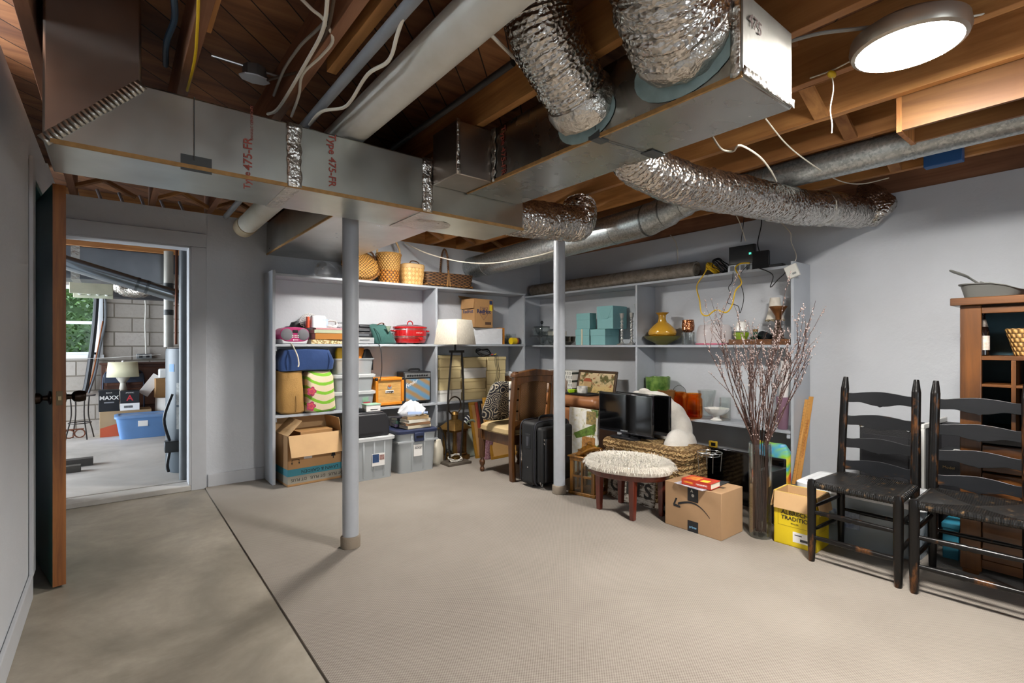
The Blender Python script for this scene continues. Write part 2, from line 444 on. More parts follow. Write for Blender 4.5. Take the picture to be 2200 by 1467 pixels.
# garden outside the far window
lf = K()
rg = random.Random(3)
for i in range(9000):
    x, y, z = rg.uniform(-2.6, 1.0), rg.gauss(11.0, .35), rg.uniform(.3, 3.2)
    lf.at((x, y, z), rg.uniform(0, 6.3), rg.uniform(-1, 1), rg.uniform(-1, 1), rg.uniform(.05, .1))
    lf.add([(-.5, 0, 0), (0, -.28, .06), (.5, 0, 0), (0, .28, .06)], [(0, 1, 2, 3)])
hm = N('mat_leaf').set(.6); hm.base(hm.ramp(hm.noise(3), [(.3, '#16240b'), (.55, '#2c4416'), (.75, '#5a7434')]))
lf.at().sheet(lambda a, b: (-3+4.5*a, 11.5+.3*math.sin(9*a)*math.cos(7*b), .1+3.6*b), 20, 14)
tag(lf.o('hedge', hm.m, smooth=False), 'leafy green hedge growing outside the far room window', 'hedge', kind='stuff')
S(K().box(-6, 6, 9.1, 16, -.3, .3).o('ground_outside', mk('#6f7a4a', .9), smooth=False))
# ------------------------------------------------------------------ carpet
tag(K().box(.6, XR, YN, YB, 0, .009).o('carpet', carpet(), smooth=False), 'beige woven carpet laid over most of the concrete floor', 'carpet')
# ------------------------------------------------------------------ joists
JB, JT = 2.33, 2.535
JXS = [-.26, .216, .607, 1.01, 1.44, 1.90, 2.31, 2.73, 3.14, 3.54, 3.94]
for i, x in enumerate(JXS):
    m_ = JD if x < 1.2 else JO  # joists on the lamp side take the wood lightened for lamplight
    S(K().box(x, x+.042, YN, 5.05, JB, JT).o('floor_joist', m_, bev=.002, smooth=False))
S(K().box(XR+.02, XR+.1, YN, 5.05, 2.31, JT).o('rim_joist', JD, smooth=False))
S(K().box(1.02, XR+.1, 5.0, 5.06, 2.33, JT).o('rim_joist', JX, smooth=False))
S(K().box(1.8, 3.1, 2.87, 3.01, 2.19, JB).o('support_beam', JX, bev=.003, smooth=False))
for y in (5.6, 6.1, 6.6, 7.2, 7.8, 8.4):
    S(K().box(-3, 2.6, y, y+.042, 2.3, JT).o('floor_joist', JX, smooth=False))
def bridge(x0, x1, y, fl=0):           # crossed bridging strut between two joists
    a, b = (JB+.01, JT-.02) if not fl else (JT-.02, JB+.01)
    k = K(); d = V((x1-x0, 0, b-a)); L = d.length; k.at((x0, y, a), 0, 0, -math.atan2(b-a, x1-x0))
    k.box(0, L, -.03, .03, -.011, .011); S(k.o('joist_bridging', JX, smooth=False))
for i in range(4, 10):
    for y, f in ((.95, 0), (.98, 1), (3.55, 0), (3.62, 1), (4.55, 0), (4.62, 1)):
        if y < 2 and i < 5: continue
        bridge(JXS[i]+.042, JXS[i+1], y, f)
for i, x in enumerate((-.22, .26, .65)):
    bridge(x, x+.35, 4.7, 0); bridge(x, x+.35, 4.78, 1)
def stub(u, v, z, ln, wd=.04, ht=.09):   # board nailed along a joist, its cut end in view
    p = Pz(u, v, z); S(K().box(p.x-wd/2, p.x+wd/2, p.y-ln, p.y, z, z+ht).o('nailer_board', JO, bev=.002, smooth=False))
stub(440, 68, 2.36, 2.0); stub(712, 158, 2.34, 1.8)
# plywood box hung from a joist
PLY = wood('#744a22', '#9a6c3c', 4, 'y', .55, '#6a401c')
t = T('plywood_box', 'open plywood box hung between ceiling joists by the round lamp', 'box', (2.79, .5, 2.18))
K().box(-.01, .008, -.36, .17, 0, .19).o('side_panel', PLY, t, smooth=False)
K().box(.2, .218, -.36, .17, 0, .19).o('side_panel', PLY, t, smooth=False)
K().box(-.012, .22, .17, .19, -.005, .19).o('end_panel', wood('#8a5426', '#c98a4c', 8, 'z', .6), t, smooth=False)
K().box(-.012, .22, -.38, -.36, -.005, .19).o('end_panel', wood('#8a5426', '#c98a4c', 8, 'z', .6), t, smooth=False)
t = T('junction_box', 'blue plastic electrical box fixed to a joist above the grey duct', 'electrical box', Px(2027, 340, 3.905))
K().box(-.03, .036, -.09, .09, -.04, .05).o('body', mk('#2f5f9a', .4, var=0), t, bev=.004)
# ------------------------------------------------------------------ columns
CP = mk('#b0b4ba', .38, var=.06, vs=9)
def column(x, y, lab):
    c = S(K().cyl((x, y, .009), (x, y, 2.19 if x > 2 else JB), .047, n=32).o('support_column', CP), lab)
    S(K().lathe([(.05, 0), (.057, .002), (.058, .06), (.054, .068), (.047, .069)], 32, (x, y, .009)).o('carpet_collar', mk('#8f8272', .95, bump=.6, bs=160), c))
column(1.105, 2.94, 'grey steel column nearer the doorway, rising to the ductwork')
column(2.835, 2.945, 'grey steel column beside the black suitcase')
# ------------------------------------------------------------------ ducts
FD = foil('#cdd0c8', .31, .06, 2.4, name='mat_duct_board')
FD2 = foil('#b3a89e', .33, .05, 1.7, name='mat_duct_board_joist_tint')  # brown tint stands in for the joists reflected in the foil
FT = foil('#d6d2ca', .3, .6, 26, name='mat_foil_tape')
FX = foil('#d2cdc6', .22, .5, 14, .9, 55, name='mat_foil_sleeve')
RED = mk('#9c4a3c', .6, var=0); TAN = mk('#b98f58', .8, var=.2, vs=30); DK = mk('#4c5050', .6, var=.1)
A0, A1, AY0, AY1, AZ0, AZ1 = -.193, 1.94, 2.33, 2.73, 1.91, 2.19
t = T('foil_duct', 'long foil faced square duct crossing the ceiling with a riser at its left end', 'duct', (A0, AY0, AZ0))
L = A1-A0; H = AZ1-AZ0; W = AY1-AY0
k = K().prismy([(0, 0), (L, 0), (L, H), (.273, H)], 0, W); k.o('trunk', FD, t, bev=.008)
k = K().add([(0, -.001, 0), (.273, -.001, H), (.273, .03, .64), (0, .03, .64), (0, W, 0), (.273, W, H), (.273, W, .64), (0, W, .64)],
            [(0, 1, 2, 3), (5, 4, 7, 6), (4, 0, 3, 7), (1, 5, 6, 2), (3, 2, 6, 7), (0, 4, 5, 1)])
k.o('riser', FD2, t, bev=.008)
k = K(); n = 22
for s in range(n):
    a, b = s/n, (s+1)/n; w0 = .017+random.uniform(-.001, .001)
    k.add([(.273*a-w0*.7, -.003, H*a+w0*.7), (.273*a+w0, -.003, H*a-w0), (.273*b+w0, -.003, H*b-w0), (.273*b-w0*.7, -.003, H*b+w0*.7)], [(0, 1, 2, 3)])
k.o('seam_tape', foil('#c4c0b6', .36, .22, 22, name='mat_foil_tape_flat'), t, solid=.002)
K().box(.02, L, -.004, .006, -.004, .011).warp(.002, 20).o('raw_edge', TAN, t)
def patch(x, z, sx, sz, m_=DK, y=-.003, nm='tape_patch', rz=0):
    K().box(x-sx/2, x+sx/2, y, y+.003, z-sz/2, z+sz/2).o(nm, m_, t, smooth=False)
p = Py(422, 353, AY0)-t.location; patch(p.x, p.z, .105, .062)
K().tube([(p.x-.008, -.006, H), (p.x-.008, -.006, .03)], .0015, 5).o('hanger_wire', DK, t)
for u in (632, 918):
    p = Py(u, 330, AY0)-t.location
    K().sheet(lambda a, b: (p.x-.03+.06*a+random.uniform(-.004, .004), -.004-random.uniform(0, .004), .0+H*b), 4, 14).o('seam_tape', FT, t, solid=.001)
    K().box(p.x-.03, p.x+.03, 0, W, -.003, 0).warp(.003, 30).o('seam_tape', FT, t)
for u, v, s, th in ((533, 331, '475-FR', 1), (531, 388, 'Type', 1), (713, 345, 'Type 475-FR', -1)):
    p = Py(u, v, AY0)-t.location; txt(s, .047 if len(s) > 4 else .036, RED, t, (p.x, -.003, p.z), (PI/2, -th*PI/2, 0), bold=.0006)
p = Py(541, 265, AY0)-t.location; txt('CAN/ULC CERTIFICATE', .014, RED, t, (p.x, -.003, p.z), (PI/2, -PI/2, 0))
# round collar patch on the underside, right end
K().lathe([(0, -.004), (.06, -.005), (.1, -.004), (.13, -.001)], 20, (1.62, .25, 0)).warp(.006, 14).o('tape_patch', FT, t)
# plenum along the room
BX0, BX1, BY0, BZ0, BZ1 = 1.53, 1.894, .773, 2.052, 2.325
t = T('plenum_duct', 'wide foil faced plenum duct running from the cross duct towards the round lamp', 'duct', (BX0, BY0, BZ0))
bw, bl, bh = BX1-BX0, AY0-.005-BY0, BZ1-BZ0
K().box(0, bw, .004, bl, 0, bh).o('trunk', foil('#b6b6b0', .26, .045, 1.9, name='mat_duct_board_b'), t, bev=.006)
K().box(-.215, -.001, 2.09-BY0, bl, .002, bh-.005).o('side_box', FD2, t, bev=.005)
K().box(.004, bw-.004, 0, .01, .004, bh-.004).o('end_cap', foil('#a5a39d', .55, .2, 9, name='mat_duct_end'), t, bev=.004)
K().sheet(lambda a, b: (-.006, 2.085-BY0+random.uniform(-.01, .01)-.03*a, bh*b), 2, 12).o('seam_tape', FT, t, solid=.002)
K().sheet(lambda a, b: (-.215+.02*a-.002, 2.086-BY0+random.uniform(-.003, .001), bh*b), 2, 12).o('seam_tape', FT, t, solid=.002)
K().sheet(lambda a, b: (-.004+random.uniform(-.003, 0), .004+.03*a, bh*b+random.uniform(-.004, .004)), 2, 14).o('seam_tape', FT, t, solid=.002)
K().sheet(lambda a, b: (bw*a, -.004-random.uniform(0, .003), .002+.028*b), 20, 2).o('seam_tape', FT, t, solid=.002)
K().box(-.004, .006, .0, bl, -.004, .012).warp(.002, 15).o('raw_edge', TAN, t)
txt('Type 475-FR', .047, RED, t, (-.004, 1.99-BY0, bh*.5), (PI/2, PI/2, -PI/2), bold=.0006)
txt('475', .06, mk('#5d4a46', .6, var=0), t, (bw*.22, -.004, bh*.68), (PI/2, .12, 0))
MAS = mk('#a9c4c4', .55, var=.15, vs=20)
k = K(); k.at((-.003, .21, .137), 0, 0, PI/2); k.lathe([(0, -.003), (.17, -.003), (.2, .0)], 26, sx=.62); k.o('mastic', MAS, t)
k = K(); k.at((-.003, .66, .10), 0, 0, PI/2); k.lathe([(0, -.003), (.13, -.003), (.16, .0)], 26, sx=.62); k.o('mastic', MAS, t)
patch2 = K().box(-.005, 0, .58, .64, 0, .06).box(-.005, .06, .585, .63, -.004, 0).o('tape_patch', DK, t, smooth=False)
K().tube([(-.007, .6, bh), (-.007, .6, .03)], .0015, 5).o('hanger_wire', DK, t)
K().tube([(0, .6, -.004), (bw, .56, -.004)], .0015, 5).o('hanger_wire', DK, t)
K().box(bw-.09, bw+.003, .53, .59, -.005, -.001).o('tape_patch', DK, t, smooth=False)
# duct towards the back wall
t = T('branch_duct', 'foil faced square duct over the left shelf end reaching the back wall', 'duct', (1.08, AY1+.005, 2.03))
K().box(0, .68, 0, YB-.01-AY1-.005, 0, .285).o('trunk', foil('#c0bdb6', .3, .12, 2.4, name='mat_duct_board_d'), t, bev=.006)
K().box(-.003, .005, 0, YB-.02-AY1, -.003, .012).o('raw_edge', TAN, t)
# foil flexible ducts
def flex(name, label, pts, r, crumple=.06, ends=()):
    P_ = sm(pts, 30); rr = random.Random(len(pts)*7+int(r*1000))
    ph = [rr.uniform(0, 6.3) for _ in range(8)]
    R = [r*(1+.022*math.sin(i*1.9)+rr.uniform(-.012, .012)) for i in range(len(P_))]
    def fn(i, th): return 1+crumple*.45*(math.sin(3*th+ph[0]+i*.13)*math.sin(i*.31+ph[1])+.5*math.sin(7*th+i*.9+ph[2]))+rr.uniform(-.012, .012)
    t = T(name, label, 'flexible duct', P_[0]); q = [p-P_[0] for p in P_]
    K().tube(q, R, 40, fn=fn).o('foil_sleeve', FX, t, ang=1.2)
    for e, sc in ends:
        c = q[e]; d = (q[min(e+2, len(q)-1)]-q[max(e-2, 0)] if 0 <= e < len(q)-2 else q[e]-q[e-2]).normalized()
        K().tube([c-d*.05, c-d*.02, c+d*.02, c+d*.05], [r*sc, r*sc*1.06, r*sc*1.05, r*sc], 30, fn=lambda i, th: 1+rr.uniform(-.05, .05)).o('end_collar', FT, t, ang=1.2)
    return t
flex('flexible_duct', 'foil flexible duct joining the plenum beside the white drain pipe', [(1.2, 1.37, 2.53), (1.2, 1.37, 2.46), (1.25, 1.38, 2.36), (1.37, 1.397, 2.275), (1.50, 1.42, 2.195)], .128, .035, ((116, 1.03),))
flex('flexible_duct', 'fat crumpled foil duct bending into the plenum near its end cap', [(1.25, .84, 2.53), (1.25, .85, 2.46), (1.29, .89, 2.36), (1.38, .935, 2.285), (1.49, .965, 2.26)], .162, .12, ((117, 1.0),))
flex('flexible_duct', 'foil flexible duct running from the plenum to the right wall', [(1.905, 1.52, 2.16), (2.02, 1.53, 2.1), (2.35, 1.50, 2.06), (2.9, 1.41, 2.07), (3.4, 1.35, 2.085), (3.75, 1.31, 2.13), (4.22, 1.27, 2.17)], .11, .05, ((145, 1.0),))
flex('flexible_duct', 'short foil duct at the right end of the cross duct', [(A1+.005, 2.55, 2.05), (2.2, 2.55, 2.06), (2.5, 2.55, 2.08), (2.66, 2.57, 2.11), (2.73, 2.62, 2.25)], .125, .05, ((100, .9),))
t = T('duct_boot', 'crumpled foil boot where the flexible duct meets the right wall', 'duct boot', (4.30, 1.24, 2.16))
k = K().ell((0, 0, .06), .1, .15, .15, 26, 16).warp(.05, 11); k.o('foil_wrap', FX, t, ang=1.5)
# galvanised round duct
def galv():
    m = N('mat_galvanised').set(.38, .9)
    vo = m.n('ShaderNodeTexVoronoi'); vo.inputs['Scale'].default_value = 95; m.l(m.vec(), vo.inputs['Vector'])
    m.base(m.ramp(vo.outputs['Color'], [(.1, '#9a9f9f'), (.5, '#b2b7b6'), (.95, '#c8cccb')])); return m.m
GV = galv()
t = T('round_duct', 'galvanised round metal duct elbowing along the right wall', 'duct', (3.3, 2.4, 2.2))
k = K().tube([(0, 2.52, -.075), (0, 2.45, -.075)], [.124, .126], 36).tube([(0, 2.46, -.075), (0, 1.1, -.04), (0, .12, -.005)], .125, 36); k.o('pipe', GV, t)
for y in (2.2, 1.15, .35): K().tube([(0, y, -.07+.03*(2.2-y)), (0, y-.012, -.07+.03*(2.2-y))], .1275, 36).o('seam_band', GV, t)
k = K().tube(sm([(0, .14, -.005), (.0, .0, .005), (-.0, -.17, .04), (-.0, -.32, .07), (0, -.45, .078)], 4), [.126]*5+[.12]*4+[.105]*4+[.09]*4, 36); k.o('elbow', GV, t)
for p, r in (((-.0, .02, .0), .129), ((-.0, -.14, .033), .121), ((-.0, -.3, .066), .105)):
    q = V(p); K().tube([q+V((0, .007, 0)), q-V((0, .007, 0))], r, 36).o('seam_band', mk('#6d7070', .4, .9, var=0), t)
K().tube([(0, -.43, .078), (0, -2.9, .078)], .082, 36).o('pipe', GV, t)
for y in (-1.65, -.9): K().tube([(0, y, .078), (0, y-.01, .078)], .0845, 36).o('seam_band', GV, t)
# plastic drain pipe and other pipes
PVC = mk('#dcdad2', .35, var=.06, vs=4, c2='#c9c4b6')
t = T('drain_pipe', 'fat white plastic drain pipe under the joists, passing over the cross duct', 'pipe', (.918, 2.4, 2.278))
K().tube([(.0, -3.6, .01), (0, .35, 0), (-.05, 2.2, -.06)], .077, 32).o('pipe', PVC, t)
K().tube([(-.05, 2.2, -.06), (-.055, 2.36, -.064)], .082, 32).o('coupling', mk('#c9b796', .45), t)
K().tube([(-.018, 1.0, -.021), (-.021, 1.14, -.026)], .084, 32).o('coupling', mk('#c9b796', .45), t)
t = T('conduit', 'grey plastic conduit running beside the white drain pipe', 'conduit', (.735, 1.9, 2.295))
K().tube([(.0, -3.2, .0), (0, 0, 0), (0, 2.9, .0)], .021, 16).o('pipe', mk('#8d9196', .4), t)
t = T('iron_pipe', 'thin black iron pipe beside the joist above the plenum', 'pipe', (1.215, 1.8, 2.31))
K().tube([(.0, -.28, .0), (0, .8, 0)], .014, 12).o('pipe', mk('#2e2a28', .5, .3), t)
# ------------------------------------------------------------------ ceiling lamps
EM = N('mat_lamp_diffuser'); EM.base('#ffffff'); EM.p.inputs['Emission Color'].default_value = (1, .965, .91, 1); EM.p.inputs['Emission Strength'].default_value = LAMP_E
NI = mk('#b9b2a6', .35, .8, var=.05)
EM2 = EM.m.copy(); EM2.node_tree.nodes['Principled BSDF'].inputs['Emission Strength'].default_value = LAMP_E*.5    # the weaker lamp
def disc_lamp(loc, label, em=None):
    t = T('ceiling_lamp', label, 'ceiling lamp', loc, group='round lamps under the joists')
    K().lathe([(0, .075), (.13, .075), (.168, .05), (.172, .02), (.165, .0), (.152, -.006), (.15, .005)], 40, caps=(1, 0)).o('housing', NI, t)
    K().lathe([(0, -.028), (.06, -.026), (.11, -.02), (.145, -.008), (.152, .004), (0, .004)], 40).o('diffuser', em or EM.m, t)
    return t
pl = Pz(1950, 108, 2.245)
disc_lamp((pl.x, pl.y, 2.255), 'lit round flush lamp under the joists at upper right')
disc_lamp((2.08, 3.72, 2.255), 'lit round lamp hidden above the cross duct near the shelves', EM2)
# pull chain and lamp socket
t = T('pull_cord_switch', 'small yellow cord switch with hanging white pull cord by the lamp', 'pull cord', Pz(1787, 160, 2.32))
K().ell((0, 0, 0), .03, .014, .012).o('switch', mk('#e2c21c', .4, var=0), t)
K().tube(sm([(0, 0, 0), (.005, -.004, -.06), (-.004, .004, -.14), (.002, 0, -.2), (0, 0, -.24)]), .0022, 6).o('cord', mk('#e8e4da', .7, var=0), t)
# ------------------------------------------------------------------ cables under the ceiling
WH = mk('#e4dccb', .5, var=.1); GYC = mk('#9a958c', .5); YEL = mk('#e3b81f', .45, var=0); BLK = mk('#1b1b1d', .5, var=0); BRC = mk('#5c4b3c', .6); BLC = mk('#44607c', .45)
def wire(px, r, m_, name, label, cat='cable', n=6):
    """px: (u, v, z) points on the picture with their real height"""
    P_ = [Pz(*q) if len(q) == 3 else Pd(q[0], q[1], q[3]) for q in px]
    t = P_[0].copy(); return tag(K().tube([q-t for q in sm(P_, n)], r, 8).o(name, m_, loc=t), label, cat)
wire([(427, -30, 2.32), (424, 60, 2.31), (418, 130, 2.31), (402, 195, 2.3)], .005, YEL, 'cable', 'yellow cable hanging beside the left joist above the cross duct')
wire([(372, -20, 2.4), (375, 40, 2.4), (358, 90, 2.4), (356, 140, 2.42)], .011, BLC, 'cable', 'blue grey cable bundle beside the leftmost joist')
wire([(705, -30, 2.34), (695, 60, 2.33), (660, 130, 2.33), (600, 230, 2.32), (575, 245, 2.32)], .007, WH, 'cable', 'thick white cable running down the second joist')
wire([(640, -10, 2.4), (670, 20, 2.36), (695, 42, 2.35), (715, 85, 2.33), (690, 120, 2.33), (650, 160, 2.33), (642, 205, 2.32), (626, 250, 2.3)], .006, WH, 'cable', 'white cable looping down to the cross duct beside the conduit')
wire([(720, -20, 2.36), (705, 60, 2.34), (680, 110, 2.36), (650, 150, 2.37), (610, 162, 2.39), (575, 172, 2.42)], .006, BRC, 'cable', 'brown cable leading to the ceiling junction box')
wire([(720, 20, 2.4), (690, 55, 2.38), (655, 88, 2.37), (640, 105, 2.37), (610, 150, 2.37), (588, 205, 2.37)], .006, GYC, 'cable', 'grey cable bundle along the second joist')
wire([(885, -20, 2.3), (855, 70, 2.27), (835, 130, 2.25), (790, 160, 2.25), (755, 215, 2.25), (735, 232, 2.25), (690, 240, 2.26), (665, 268, 2.26)], .007, WH, 'cable', 'cream cable winding along the grey conduit')
wire([(1050, 70, 2.33), (1075, 95, 2.34), (1100, 120, 2.35), (1125, 150, 2.35), (1150, 195, 2.36), (1160, 216, 2.36)], .007, WH, 'cable', 'cream cable hanging between white drain pipe and foil duct')
wire([(1700, 88, 2.35), (1760, 72, 2.35), (1840, 62, 2.34), (1890, 56, 2.335)], .007, GYC, 'cable', 'pale flat cable feeding the round lamp')
wire([(1740, 168, 2.34), (1790, 150, 2.34), (1830, 130, 2.33), (1870, 112, 2.32)], .003, WH, 'cable', 'thin white cable from yellow switch to round lamp')
wire([(2040, 42, 2.33), (2100, 33, 2.335), (2160, 18, 2.34), (2230, 0, 2.34)], .0035, WH, 'cable', 'thin white cable running right from the round lamp')
wire([(1645, 255, 2.3), (1690, 310, 2.25), (1740, 350, 2.22), (1800, 387, 2.26), (1850, 395, 2.3), (1910, 382, 2.31)], .0035, WH, 'cable', 'thin white cable drooping below the grey duct to the wall')
wire([(1532, 295, 2.31), (1550, 320, 2.22), (1575, 325, 2.2), (1590, 312, 2.2), (1630, 335, 2.18), (1655, 365, 2.17), (1668, 390, 2.17)], .005, WH, 'cable', 'white cable curling over the long foil duct')
wire([(870, 522, 0, 5.28), (920, 545, 0, 5.15), (990, 562, 0, 5.1), (1060, 565, 0, 4.98), (1150, 550, 0, 4.7), (1196, 537, 0, 4.55)], .006, WH, 'cable', 'white cable draped across the end of the round metal duct')
t = T('ceiling_junction_box', 'white covered junction box on a metal bar between joists', 'electrical box', Pz(547, 165, 2.43))
K().tube([(-.17, 0, .035), (.2, 0, .035)], .006, 8).o('bar', mk('#b8b8b6', .35, .9, var=0), t)
K().lathe([(.05, .04), (.05, -.005)], 8).o('box', mk('#86888a', .4, .7), t)
K().lathe([(0, -.006), (.056, -.006), (.056, -.012), (0, -.012)], 8, sx=1.15, sy=.8).o('cover', mk('#d6dbe2', .5, var=0), t)
# ================================================================== shelving
SH = mk('#b4b9c0', .45, var=.06, vs=5)
ZL, ZM, ZT = .602, 1.222, 1.837        # tops of the left boards
LY = 4.64
t = T('shelving_unit', 'grey painted built-in shelving along the back wall', 'shelving', (0, 0, 0))
for z in (ZL, ZM, ZT): K().box(1.085, 3.9, LY, YB-.004, z-.022, z).o('shelf', SH, t, bev=.002)
K().box(1.06, 1.085, LY-.01, YB-.004, .01, 1.86).o('upright', SH, t, bev=.002)
for z0, z1 in ((ZM, ZT-.022), (ZL, ZM-.022), (.01, ZL-.022)):
    K().box(2.66, 2.683, LY, YB-.004, z0, z1).o('upright', SH, t, bev=.002)
    K().box(3.87, 3.895, LY, YB-.004, z0, z1).o('upright', SH, t, bev=.002)
for z in (ZL, ZM): K().box(1.085, 1.105, LY+.03, YB-.02, z-.06, z-.022).o('cleat', SH, t)
def lx(u0, u1, y):
    a, b = Py(u0, V0, y).x, Py(u1, V0, y).x; return (a+b)/2, b-a
def lz(u, v, y): return Py(u, v, y).z
def ry(v0, v1, x):      # along the right wall: pixel columns -> (centre y, width)
    a, b = Px(v0, V0, x).y, Px(v1, V0, x).y; return (a+b)/2, a-b
RZ = -PI/2
ZRB, ZRM, ZRT = .545, 1.215, 1.835
RX = 4.10
t = T('shelving_unit', 'grey painted built-in shelving along the block wall on the right', 'shelving', (0, 0, 0))
SE = 1.66
for z in (ZRB, ZRM, ZRT): K().box(RX, XR-.004, SE+.02, YB-.004 if z > .6 else 4.6, z-.022, z).o('shelf', SH, t, bev=.002)
K().box(RX-.012, XR-.004, SE, SE+.022, .01, 1.86).o('upright', SH, t, bev=.002)
for z0, z1 in ((ZRM, ZRT-.022), (ZRB, ZRM-.022)):
    K().box(RX, XR-.004, 3.14, 3.162, z0, z1).o('upright', SH, t, bev=.002)
for z in (ZRB, ZRM): K().box(RX+.01, RX+.04, SE+.022, SE+.06, z-.06, z-.022).o('cleat', SH, t)
ZL += .0012; ZM += .0012; ZT += .0012; ZRB += .0012; ZRM += .0012; ZRT += .0012     # what stands on the boards clears them by a hair
# ------------------------------------------------------------------ generic builders
def shell(k, sx, sy, h, th=.006, bot=1.0, e=8, n=40):      # open rounded container
    r = []
    for z, f, o in ((0, bot, 0), (h, 1, 0), (h, 1, th), (th, bot, th)):
        r.append((z, sx/2*f-o, sy/2*f-o))
    return k.sup(r, n, e)
CARD = mk('#b98d5d', .75, var=.1, vs=4, bump=.1, bs=30); CARD2 = mk('#a67c50', .8, var=.1, vs=4); CARDL = mk('#cfa878', .75, var=.08)
PAPER = mk('#ece8df', .7, var=.03); INK = mk('#221f1e', .7, var=0); WHT = mk('#eceae6', .5, var=.03); DRK = mk('#17171a', .4, var=0); TAPE = mk('#a88350', .35, var=.05)
CHR = mk('#d8d8d6', .15, 1, var=0); BRS = mk('#8a6a38', .4, .8, var=.25, vs=14); GREY = mk('#84868a', .5, var=.05)
def open_carton(name, label, loc, rz, sx, sy, sz, m_, inner, flaps, th=.005, cat='cardboard box', mouth=None):
    t = T(name, label, cat, loc, rz)
    k = K().box(-sx/2, sx/2, -sy/2, -sy/2+th, 0, sz).box(-sx/2, sx/2, sy/2-th, sy/2, 0, sz).box(-sx/2, -sx/2+th, -sy/2, sy/2, 0, sz).box(sx/2-th, sx/2, -sy/2, sy/2, 0, sz).box(-sx/2, sx/2, -sy/2, sy/2, 0, th)
    k.o('body', m_, t, smooth=False)
    for side, ln, a in flaps:
        k = K(); w_, o_ = (sx, sy) if side in 'fb' else (sy, sx)
        rz_ = {'f': 0, 'b': PI, 'l': -PI/2, 'r': PI/2}[side]
        k.T = MX.Rotation(rz_, 4, 'Z') @ MX.Translation((0, -o_/2, sz)) @ MX.Rotation(a, 4, 'X')
        n_ = 10
        k.loft([[(-w_/2+.004, -ln*j/n_, 0), (w_/2-.004, -ln*j/n_, .004*math.sin(j)*.5), (w_/2-.004, -ln*j/n_, .004), (-w_/2+.004, -ln*j/n_, .004)] for j in range(n_+1)])
        k.o('flap', inner, t, smooth=False)
    return t
def carton(name, label, loc, rz, sx, sy, sz, m_, cat='cardboard box', lid=0, lidm=None, group=None, bev=.003):
    t = T(name, label, cat, loc, rz, group)
    K().bx(0, 0, 0, sx, sy, sz-(lid and .001)).o('body', m_, t, bev=bev)
    if lid: K().bx(0, 0, sz-lid, sx+.009, sy+.009, lid).o('lid', lidm or m_, t, bev=bev)
    return t
def book(label, loc, rz, sx, sy, sz, col, pages='#e6dfcd', spine='f', group=None, bump=0, cat='book'):
    t = T('book', label, cat, loc, rz, group); c = .003
    cm = col if not isinstance(col, str) else mk(col, .5, var=.06)
    k = K().box(-sx/2, sx/2, -sy/2, sy/2, 0, c).box(-sx/2, sx/2, -sy/2, sy/2, sz-c, sz).box(-sx/2, sx/2, -sy/2, -sy/2+c, 0, sz)
    k.o('cover', cm, t, bev=.001)
    K().box(-sx/2+.004, sx/2-.004, -sy/2+c+.0005, sy/2-.004, c, sz-c).o('pages', mk(pages, .8, var=.1, vs=200, stretch=(.01, .01, 1)), t, smooth=False)
    return t
def tub(name, label, loc, rz, sx, sy, h, m_, lidm, cat='storage bin', bot=.88, lidh=.02, label_pl=None, handles=None, group=None, ribs=0):
    t = T(name, label, cat, loc, rz, group)
    k = K(); shell(k, sx, sy, h, .003, bot); k.o('body', m_, t)
    if lidm:
        K().sup([(h-.012, sx/2+.012, sy/2+.012), (h+lidh*.6, sx/2+.014, sy/2+.014), (h+lidh, sx/2-.004, sy/2-.004), (h+lidh, sx/2-.03, sy/2-.03), (h+lidh*.6, sx/2-.035, sy/2-.035)], 40, 9).o('lid', lidm, t, ang=.5)
    else:
        K().sup([(h-.012, sx/2+.008, sy/2+.008), (h, sx/2+.01, sy/2+.01), (h, sx/2-.004, sy/2-.004), (h-.01, sx/2-.004, sy/2-.004)], 40, 9, ).o('rim', m_, t)
    for i in range(ribs):
        x = (i+1)/(ribs+1)-.5
        K().add([(sx*bot*x-.008, -sy/2*bot-.004, .02), (sx*bot*x+.008, -sy/2*bot-.004, .02), (sx*x+.008, -sy/2-.004, h-.02), (sx*x-.008, -sy/2-.004, h-.02)], [(0, 1, 2, 3)]).o('rib', m_, t, solid=.003)
    if handles:
        for s in (-1, 1): K().box(s*(sx/2+.016)-.012, s*(sx/2+.016)+.012, -.05, .05, h-.045, h+.012).o('latch', handles, t, bev=.004)
    return t
def cable_loop(name, label, pts, r, m_, cat='cable', n=6):
    t = V(pts[0]); return tag(K().tube([V(q)-t for q in sm(pts, n)], r, 7).o(name, m_, loc=t), label, cat)
CL = glass('#fafcfb', .04, tint=.96)
MILK = milky('#c6cbce', .46, .18); MILKW = milky('#dfe2e3', .72)
# ------------------------------------------------------------------ top board of the left unit
WK1 = wicker('#d9a256', '#6e4418', 60, 70); WK2 = wicker('#dcae62', '#7d4f1e', 50, 55); WKD = wicker('#7a5634', '#2a1a10', 90, 62, ring=False)
SPL = mk('#dcb47a', .55, var=.15, vs=12)
x, wd = lx(732, 816, 4.78)
t = T('wicker_basket', 'round honey coloured wicker basket lying on its side on the top shelf', 'basket', (x, 4.79, ZT), 0)
k = K(); k.at((0, 0, .145), 0, PI/2-.35, .0); k.lathe([(0, -.1), (.10, -.1), (.15, -.07), (.18, 0), (.165, .05), (.11, .09), (0, .1)], 32, sy=.82); k.o('body', wicker('#d6a04f', '#64401a', 40, 70), t)
k = K(); k.at((0, 0, .145), 0, PI/2-.35, 0); k.tube([(.186*math.cos(a), .155*math.sin(a), .02) for a in [i*PI/20 for i in range(41)]], .01, 8); k.o('rim', wicker('#b67c36', '#5a3614', 80, 90), t)
K().tube(sm([(-.05, -.08, .25), (.02, -.09, .29), (.1, -.06, .28), (.16, .0, .2)], 6), .009, 8).o('handle', mk('#4a2f1e', .6), t)
